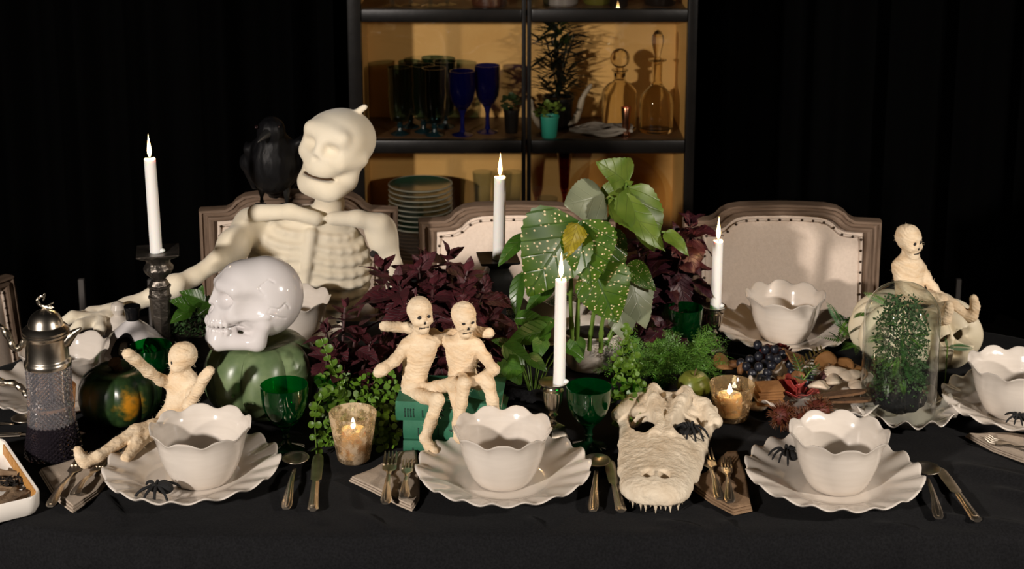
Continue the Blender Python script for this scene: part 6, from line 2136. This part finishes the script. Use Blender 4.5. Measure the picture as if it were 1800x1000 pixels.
# pothos
hl = leaf_mesh('leaf', m_pothos, .46, 0, .12, .25, .02, .6, heart=.18, nx=11, ny=17)
hl2 = leaf_mesh('leaf', m_pothos, .30, 0, .2, .25, .03, .66, nx=11, ny=17)
rc = V3(T(935, 650).x, 2.80, TZ)
po = thing('pothos', 'glossy green trailing pothos left of the begonia pot', 'plant', rc)
for me, b, t, up in ((hl, (890, 636, 2.72), (912, 668, 2.69), (0, -.8, .6)), (hl, (905, 640, 2.72), (876, 664, 2.69), (-.2, -.75, .6)), (hl2, (884, 606, 2.74), (930, 636, 2.72), (-.3, -.7, .6)), (hl2, (968, 580, 2.80), (902, 592, 2.77), (0, -.7, .8)), (hl2, (972, 560, 2.82), (930, 590, 2.78), (-.3, -.5, .8)),
                     (hl, (952, 600, 2.76), (944, 628, 2.74), (0, -.8, .5)), (hl2, (990, 606, 2.80), (1022, 622, 2.77), (.2, -.6, .7)), (hl2, (905, 560, 2.84), (950, 556, 2.82), (0, -.6, .8)), (hl, (1012, 600, 2.80), (1020, 632, 2.78), (.2, -.8, .5)), (hl2, (925, 625, 2.74), (958, 645, 2.72), (0, -.6, .8)), (hl2, (900, 610, 2.80), (872, 596, 2.79), (0, -.6, .8))):
    B, E_ = D(*b) - rc, D(*t) - rc
    put(me, po, B, E_ - B, up, (E_ - B).length * 1.12)
    MB().tube(bez([V3(0, 0, .003), (B * .5) + V3(0, 0, .03), B], 4), .0014, 5).build('petiole', m_gstem, po)
# herb pot at the left
rn = random.Random(52)
q = V3(D(350, 580, 3.05).x, 3.05, TZ)
hb = thing('potted_herb', 'bushy green herb with broad top leaves behind the white ceramic skull', 'plant', q)
MB().lathe([(0, 0), (.045, 0), (.055, .06), (.050, .06), (0, .055)], 28).build('pot', m_cab, hb)
mos = MB()
for _ in range(1500):
    d = V3(rn.gauss(0, 1), rn.gauss(0, 1), rn.gauss(0, .8)).normalized()
    p = V3(0, 0, .075) + V3(d.x * .058, d.y * .05, d.z * .058) * rn.uniform(.7, 1.02)
    if p.z < .006: continue
    e = (d + V3(rn.gauss(0, .6), rn.gauss(0, .6), rn.gauss(0, .6))).normalized()
    s2 = e.orthogonal().normalized()
    L = rn.uniform(.006, .011)
    mos.add([p, p + e * L * .5 + s2 * L * .4, p + e * L, p + e * L * .5 - s2 * L * .4], [(0, 1, 2, 3)])
tag(mos.build('foliage', m_moss, hb, recalc=False), kind='stuff')
for b, t in (((372, 530, 3.02), (392, 512, 3.0)), ((360, 532, 3.02), (330, 515, 3.0)), ((345, 540, 3.01), (312, 528, 2.99)), ((335, 545, 3.01), (308, 558, 2.98)), ((385, 540, 3.01), (400, 525, 3.0)), ((350, 530, 3.03), (352, 510, 3.02)), ((378, 535, 3.0), (356, 545, 2.97))):
    B, E_ = D(*b) - q, D(*t) - q
    put(hl2, hb, B, E_ - B, (0, -.7, .7), (E_ - B).length * 1.25, sc=(1.1, 1, 1))
    MB().tube([V3(0, 0, .09), B * .7 + V3(0, 0, .03), B], .0016, 6).build('petiole', m_gstem, hb)
# planting inside the dome
rn = random.Random(90)
df = thing('potted_fern', 'ferns and small dark leaves under the glass dome', 'plant', (DX, DY, TZ + .0125))
bm_ = MB().ball((0, 0, .028), (.050, .050, .028), 30, 16, fn=lambda p: p * (1 + .2 * noise.noise(p * 60))).build('gauze_wrap', m_gauze, df)
fol = MB()
for _ in range(2300):
    z = rn.uniform(.03, .225)
    R_ = .052 * (1 - .5 * max(0, (z - .16) / .07) ** 2)
    a = rn.uniform(0, 2 * PI)
    rr = R_ * math.sqrt(rn.random())
    p = V3(rr * math.cos(a), rr * math.sin(a), z)
    e = V3(rn.gauss(0, 1), rn.gauss(0, 1), rn.gauss(0, .7)).normalized()
    s2 = e.orthogonal().normalized()
    L = rn.uniform(.0045, .008)
    fol.add([p, p + e * L * .5 + s2 * L * .4, p + e * L, p + e * L * .5 - s2 * L * .4], [(0, 1, 2, 3)])
tag(fol.build('foliage', m_moss, df, recalc=False), kind='stuff')
for k in range(64):
    z = rn.uniform(.04, .18)
    a = rn.uniform(0, 2 * PI)
    b = V3(.018 * math.cos(a), .018 * math.sin(a), z)
    d = V3(math.cos(a), math.sin(a), rn.uniform(-.5, 1.0))
    put(rn.choice([fr_green, fr_darkl, fr_dark]), df, b, d, (0, -.3, 1), rn.uniform(.036, .046), 'frond')
MB().tube([(0, 0, .05), (.004, 0, .12), (0, 0, .20)], .002, 6).build('stem', m_gstem, df)
# ------------------------------------------------------------------ inside the cabinet
m_teal = thin_glass('smoky_teal_glass', (.46, .58, .58), .03, 1.0)
m_cob = thin_glass('cobalt_glass', (.16, .18, .60), .03, 1.0, haze=((.006, .008, .14), .25))
m_cobs = M('cobalt_stem', (.004, .005, .05), .1)
m_teals = M('teal_stem', (.006, .02, .024), .1)
m_redg = thin_glass('ruby_glass', (.52, .20, .16), .03, .8)
m_amber = thin_glass('amber_plate_glass', (.95, .88, .76), .05, .8)
m_gplate = M('green_glazed_plate', (.02, .075, .045), .2, col2=(.03, .10, .06), scale=10, coat=.4)
m_rim = M('plate_rim', (.40, .38, .30), .3)
S1 = SH[1]
def stemware(name, label, c, h, r, mat, stm, group, tumbler=False):
    o = thing(name, label, 'glass', c, 0, group)
    f = h
    if tumbler:
        bw = [(0, .18), (.5, .185), (.74, .21), (.86, .30), (.93, .45), (.99, .62), (.97, .68), (.93, .72), (.97, .9), (1.0, 1.0), (.97, 1.0), (.92, .72), (.90, .45), (.8, .30), (.5, .22), (0, .2)]
        st_ = [(.78, 0), (.80, .012), (.6, .03), (.25, .06), (.2, .10), (.3, .13), (.2, .15), (.35, .182), (0, .185)]
    else:
        bw = [(0, .40), (.3, .405), (.6, .45), (.86, .55), (.98, .68), (1.0, .82), (.96, 1.0), (.93, 1.0), (.97, .82), (.94, .68), (.8, .55), (.5, .46), (0, .42)]
        st_ = [(.80, 0), (.82, .010), (.6, .025), (.22, .05), (.16, .12), (.16, .28), (.24, .36), (.4, .405), (0, .41)]
    MB().lathe([(a * r, b * f) for a, b in bw], 36, fn=lambda q, z, a, i: (q * (1 + (.012 * math.cos(10 * a) if tumbler else 0)), z)).build('cup', mat, o)
    MB().lathe([(a * r, b * f) for a, b in st_], 28).build('stem', stm, o)
    return o
def cabp(px, py, y): return D(px, py, y)
for k, (px, y) in enumerate(((703, 4.70), (745, 4.73), (764, 4.685), (722, 4.80), (783, 4.80), (762, 4.87))):
    stemware('footed_tumbler', ('smoky teal footed tumbler nearest the left cabinet side', 'smoky teal footed tumbler standing second from the left cabinet side', 'smoky teal footed tumbler in front, beside the blue goblets', 'smoky teal footed tumbler at the back, behind the leftmost one', 'smoky teal footed tumbler at the back, behind the nearer blue goblet', 'smoky teal footed tumbler against the gold back of the cabinet')[k], (D(px, 230, y).x, y, S1), .215, .037, m_teal, m_teals, 'smoky teal tumblers in the cabinet', True)
for k, (px, y, h, lab) in enumerate(((813, 4.69, .205, 'cobalt blue wine goblet next to the teal tumblers'), (857, 4.73, .215, 'cobalt blue wine goblet nearest the cabinet middle post'))):
    stemware('blue_goblet', lab, (D(px, 230, y).x, y, S1), h, .041, m_cob, m_cobs, 'cobalt blue goblets in the cabinet')
# decanters
def decanter(label, c, prof, stop, liquid, facets=0):
    o = thing('decanter', label, 'decanter', c)
    f_ = (lambda q, z, a, i: (q * (1 + (.02 * math.cos(facets * a) if .01 < z < .10 else 0)), z)) if facets else None
    MB().lathe(prof, 48, fn=f_).build('bottle', m_bottle, o)
    so = stop(o)
    return o
def inner(prof, t):
    return [(max(r - t, 0), z) for r, z in prof[::-1]]
pr = [(0, .0), (.052, .0), (.056, .005), (.056, .118), (.052, .132), (.036, .150), (.022, .157), (.018, .163), (.018, .186), (.026, .192), (.0265, .195), (.021, .195), (.0135, .186), (.0135, .163), (.032, .147), (.048, .130), (.0515, .118), (.0515, .016), (.048, .012), (0, .012)]
y = 4.76
x = D(1088, 230, y).x
decanter('clear straight-sided decanter with a glass ball stopper in the cabinet', (x, y, S1), pr, lambda o: MB().lathe([(0, .180), (.011, .181), (.0125, .196), (.012, .200), (.010, .203)], 24).ball((0, 0, .232), (.031, .031, .031), 32, 20).build('ball_stopper', m_bottle, o), 0)
pr = [(0, .0), (.050, .0), (.053, .006), (.054, .09), (.048, .118), (.030, .138), (.019, .150), (.0165, .165), (.0165, .222), (.029, .228), (.030, .231), (.022, .232), (.012, .222), (.012, .165), (.025, .14), (.042, .118), (.048, .09), (.0475, .016), (.044, .012), (0, .012)]
x2 = D(1153, 230, 4.74).x
decanter('clear cut-glass decanter with a tall pointed stopper in the cabinet', (x2, 4.74, S1), pr, lambda o: MB().lathe([(0, .215), (.0105, .216), (.0115, .232), (.009, .240), (.012, .255), (.0195, .290), (.0185, .305), (.010, .320), (0, .326)], 8).build('pointed_stopper', m_bottle, o, smooth=False), 0, 9)
m_copper = M('copper', (.62, .27, .16), .18, metal=1)
c = thing('copper_beaker', 'slim copper beaker in front of the ball-stoppered decanter', 'beaker', (D(1100, 235, 4.66).x, 4.66, S1))
MB().lathe([(0, 0), (.014, 0), (.015, .003), (.013, .012), (.0125, .05), (.016, .095), (.0155, .096), (.012, .05), (0, .02)], 28).build('cup', m_copper, c)
# coil of pale rope / shells
m_rope = M('pale_twisted_cord', (.42, .36, .30), .8, bump=.8, bscale=200)
rn = random.Random(21)
mb = MB()
pts = []
for k in range(90):
    a = k * .42
    rr = .030 + .045 * (k / 90) + .008 * math.sin(k * 1.7)
    pts.append((rr * 1.25 * math.cos(a), rr * .75 * math.sin(a), .010 + .016 * abs(math.sin(k * .31)) + .004 * math.sin(k * 1.1)))
mb.tube(bez(pts, 3), .0055, 7)
tag(mb.build('cord_coil', m_rope, None, (D(1058, 230, 4.68).x, 4.68, S1 + .001)), 'coil of pale cord heaped on the middle cabinet shelf', 'cord')
# horn
m_horn = M('pale_horn', (.38, .31, .22), .5, col2=(.24, .18, .12), scale=40, bump=.5, bscale=80)
hx = D(1012, 232, 4.76).x
mb = MB().tube(bez([(-.045, 0, .012), (-.01, .01, .016), (.008, 0, .05), (.022, 0, .10), (.050, 0, .145)], 5), [.013] * 5 + [.012] * 5 + [.0105] * 5 + [.008] * 5 + [.003], 10)
tag(mb.build('horn', m_horn, None, (hx, 4.78, S1)), 'curved pale horn between the dark plant and the decanter', 'horn')
mb = MB().tube(bez([(.04, 0, .012), (.01, 0, .02), (-.012, 0, .06), (-.02, 0, .105)], 5), [.012] * 5 + [.011] * 5 + [.008] * 5 + [.003], 10)
tag(mb.build('horn', m_horn, None, (D(944, 232, 4.74).x, 4.74, S1)), 'curved pale horn beside the cabinet middle post', 'horn')
# potted dark plant
def blades(o, n, c0, spread, hgt, L, wd, mat, rn, name='leaf', drop=.35):
    me = MB().grid(3, 6, lambda i, j: ((i - 1) * wd * math.sin(PI * min(1, (j + .5) / 5.5)) ** .8, j / 5 * L, -.3 * L * (j / 5) ** 2 * drop + (.15 * wd if i != 1 else 0))).mesh(name, mat)
    for k in range(n):
        a = rn.uniform(0, 2 * PI)
        t = rn.random()
        d = V3(math.cos(a), math.sin(a), rn.uniform(-.35, .75))
        b = c0 + V3(spread * t * math.cos(a) * .5, spread * t * math.sin(a) * .5, hgt * rn.random())
        l = link(name, me, o)
        s_ = rn.uniform(.6, 1.1)
        l.matrix_local = Matrix.Translation(b) @ frame(d, (0, 0, 1)).to_4x4() @ Matrix.Diagonal((s_, s_, s_, 1))
rn = random.Random(31)
q = V3(D(981, 228, 4.80).x, 4.80, S1)
o = thing('potted_plant', 'dark bushy plant in a black pot on the middle cabinet shelf', 'plant', q)
MB().lathe([(0, 0), (.036, 0), (.040, .004), (.048, .09), (.052, .092), (.052, .10), (.046, .10), (.044, .09), (0, .088)], 28).build('pot', m_cab, o)
for k in range(7):
    a = k * .9
    MB().tube(bez([(0, 0, .085), (.02 * math.cos(a), .02 * math.sin(a), .2), (.05 * math.cos(a), .03 * math.sin(a), .30)], 4), .0025, 5).build('stem', m_palm, o)
blades(o, 280, V3(0, 0, .10), .11, .24, .062, .0095, m_palm, rn)
m_tealpot = M('teal_pot', (.02, .22, .15), .5)
m_lime = M('small_lime_leaf', (.10, .16, .02), .5, col2=(.16, .22, .04), scale=30)
def round_leaves(o, n, c0, R_, r, mat, rn, flat=.6):
    me = MB().grid(10, 3, lambda i, j: (r * j / 2 * math.cos(2 * PI * i / 10), r * j / 2 * math.sin(2 * PI * i / 10) + r, .12 * r * (j / 2) ** 2), closed_u=True).mesh('leaf', mat, weld=1e-6)
    for k in range(n):
        d = V3(rn.gauss(0, 1), rn.gauss(0, 1), rn.gauss(0, 1) * flat + .3).normalized()
        p = c0 + V3(d.x * R_[0], d.y * R_[1], d.z * R_[2]) * rn.uniform(.4, 1)
        l = link('leaf', me, o)
        s_ = rn.uniform(.7, 1.2)
        l.matrix_local = Matrix.Translation(p) @ frame(d + V3(rn.gauss(0, .5), rn.gauss(0, .5), 0), (0, -.4, 1)).to_4x4() @ Matrix.Diagonal((s_, s_, s_, 1))
o = thing('potted_plant', 'small lime leaved plant in a teal pot on the cabinet shelf', 'plant', (D(965, 238, 4.66).x, 4.66, S1))
MB().lathe([(0, 0), (.022, 0), (.024, .003), (.030, .062), (.032, .063), (.032, .070), (.028, .070), (.026, .058), (0, .056)], 28).build('pot', m_tealpot, o)
round_leaves(o, 60, V3(.005, 0, .085), (.045, .035, .022), .008, m_lime, rn)
o = thing('potted_plant', 'small dark plant left of the cabinet middle post', 'plant', (D(899, 235, 4.72).x, 4.72, S1))
MB().lathe([(0, 0), (.018, 0), (.020, .003), (.024, .07), (.026, .07), (.026, .076), (.022, .076), (0, .066)], 24).build('pot', m_cab, o)
round_leaves(o, 40, V3(0, 0, .095), (.026, .026, .026), .009, M('small_dark_leaf', (.02, .04, .012), .5), rn)
# lower shelf: plates, ruby glass, amber charger, clear vases
S0 = SH[0]
yy = 4.76
px = 739
x0 = D(px, 350, yy).x
z = S0
m_brown = M('brown_glazed_plate', (.16, .10, .06), .22, col2=(.22, .15, .09), scale=8, coat=.4)
pm2 = MB().lathe([(0, 0), (.055, 0), (.066, .004), (.094, .011), (.096, .0135), (.090, .0125), (.062, .007), (0, .006)], 44).mesh('plate', m_brown)
for k in range(8):
    tag(link('side_plate', pm2, None, (x0 - .015, yy, z)), ('lowest', 'second', 'third', 'fourth', 'fifth', 'sixth', 'seventh', 'topmost')[k] + ' brown glazed plate of the low stack under the green plates', 'plate', 'brown plates at the bottom of the cabinet')
    z += .0118
pm1 = MB().lathe([(0, 0), (.060, 0), (.072, .004), (.101, .012)], 48, cap=False).lathe([(.101, .012), (.1035, .0135), (.103, .0155), (.100, .0150)], 48, cap=False)
def gplate():
    mb = MB().lathe([(0, 0), (.060, 0), (.072, .004), (.1005, .012), (.0985, .0145), (.068, .0075), (0, .0065)], 48)
    return mb.mesh('plate_body', m_gplate)
gp = gplate()
rimm = MB().lathe([(.1003, .0110), (.1035, .0128), (.1035, .0150), (.0985, .0152), (.0985, .0140)], 48, cap=False).mesh('pale_rim', m_rim)
for k in range(9):
    o = link('dinner_plate', gp, None, (x0, yy, z + .001))
    tag(o, ('lowest', 'second', 'third', 'fourth', 'fifth', 'sixth', 'seventh', 'eighth', 'topmost')[k] + ' green plate with pale rim of the stack in the cabinet', 'plate', 'green plates stacked in the cabinet')
    link('pale_rim', rimm, o)
    z += .0165
o = thing('ruby_glass', 'tall ruby red footed glass on the low cabinet shelf', 'glass', (D(992, 330, 4.80).x, 4.80, S0))
MB().lathe([(0, .2), (.010, .2), (.015, .22), (.020, .30), (.030, .365), (.0285, .365), (.019, .30), (.013, .22), (0, .205)], 32).build('cup', m_redg, o)
MB().lathe([(.032, 0), (.033, .003), (.012, .01), (.006, .03), (.006, .18), (.010, .202), (0, .203)], 28).build('stem', m_redg, o)
o = MB().lathe([(0, 0), (.10, 0), (.13, .006), (.15, .012), (.151, .014), (.13, .010), (.10, .004), (0, .004)], 56).build('amber_charger', m_amber, None, (D(1090, 350, 4.88).x, 4.900, S0 + .150), (R(80), 0, 0))
tag(o, 'large amber glass plate standing on edge behind the begonia', 'plate')
for px in (848, 902):
    o = MB().lathe([(0, .0), (.022, 0), (.024, .004), (.027, .20), (.032, .27), (.031, .27), (.026, .20), (.021, .012), (0, .01)], 28).build('clear_vase', m_clear, None, (D(px, 340, 4.80).x, 4.80, S0))
    tag(o, 'slim clear glass vase left of the cabinet middle post' if px > 880 else 'slim clear glass vase behind the middle candle', 'vase', 'clear vases in the cabinet')
o = thing('small_lamp_glass', 'squat clear glass next to the ruby glass on the low shelf', 'glass', (D(962, 350, 4.74).x, 4.74, S0))
MB().lathe([(0, .0), (.022, 0), (.024, .004), (.020, .02), (.030, .10), (.034, .20), (.033, .20), (.028, .10), (.012, .03), (0, .028)], 28).build('cup', m_clear, o)
# upper shelf: only the feet of glasses show
S2 = SH[2]
for k, (px, y) in enumerate(((690, 4.70), (722, 4.72), (757, 4.70), (786, 4.73))):
    stemware('clear_goblet', ('leftmost', 'second from the left', 'third from the left', 'rightmost')[k] + ' clear goblet foot on the upper cabinet shelf', (D(px, 5, y).x, y, S2), .17, .036, m_clear, m_clear, 'clear goblets on the upper shelf')
m_dk = M('dark_bottle_glass', (.012, .008, .006), .12, coat=.4)
m_ol = M('olive_bottle_glass', (.10, .09, .015), .15, coat=.4)
for px, y, r, mt, lab in ((860, 4.72, .055, M('brown_jar_glaze', (.07, .025, .012), .3), 'brown jar on the upper cabinet shelf, left of the middle post'), (985, 4.74, .055, M('grey_jar_glaze', (.20, .17, .15), .3), 'grey jar on the upper cabinet shelf, right of the middle post'), (1050, 4.76, .045, m_ol, 'olive bottle on the upper cabinet shelf'), (1087, 4.70, .030, m_dk, 'small dark bottle on the upper cabinet shelf'), (1160, 4.74, .050, m_dk, 'wide dark bottle on the upper cabinet shelf, by its right side')):
    o = thing('storage_bottle', lab, 'bottle', (D(px, 5, y).x, y, S2), 0, 'bottles on the upper shelf')
    MB().lathe([(0, 0), (r * .9, 0), (r, .006), (r, .11), (r * .85, .14), (r * .4, .165), (r * .35, .20), (r * .42, .205), (r * .42, .215), (0, .216)], 32).build('body', mt, o)
    MB().lathe([(0, .214), (r * .30, .214), (r * .36, .235), (0, .238)], 20).build('stopper', m_stem, o)
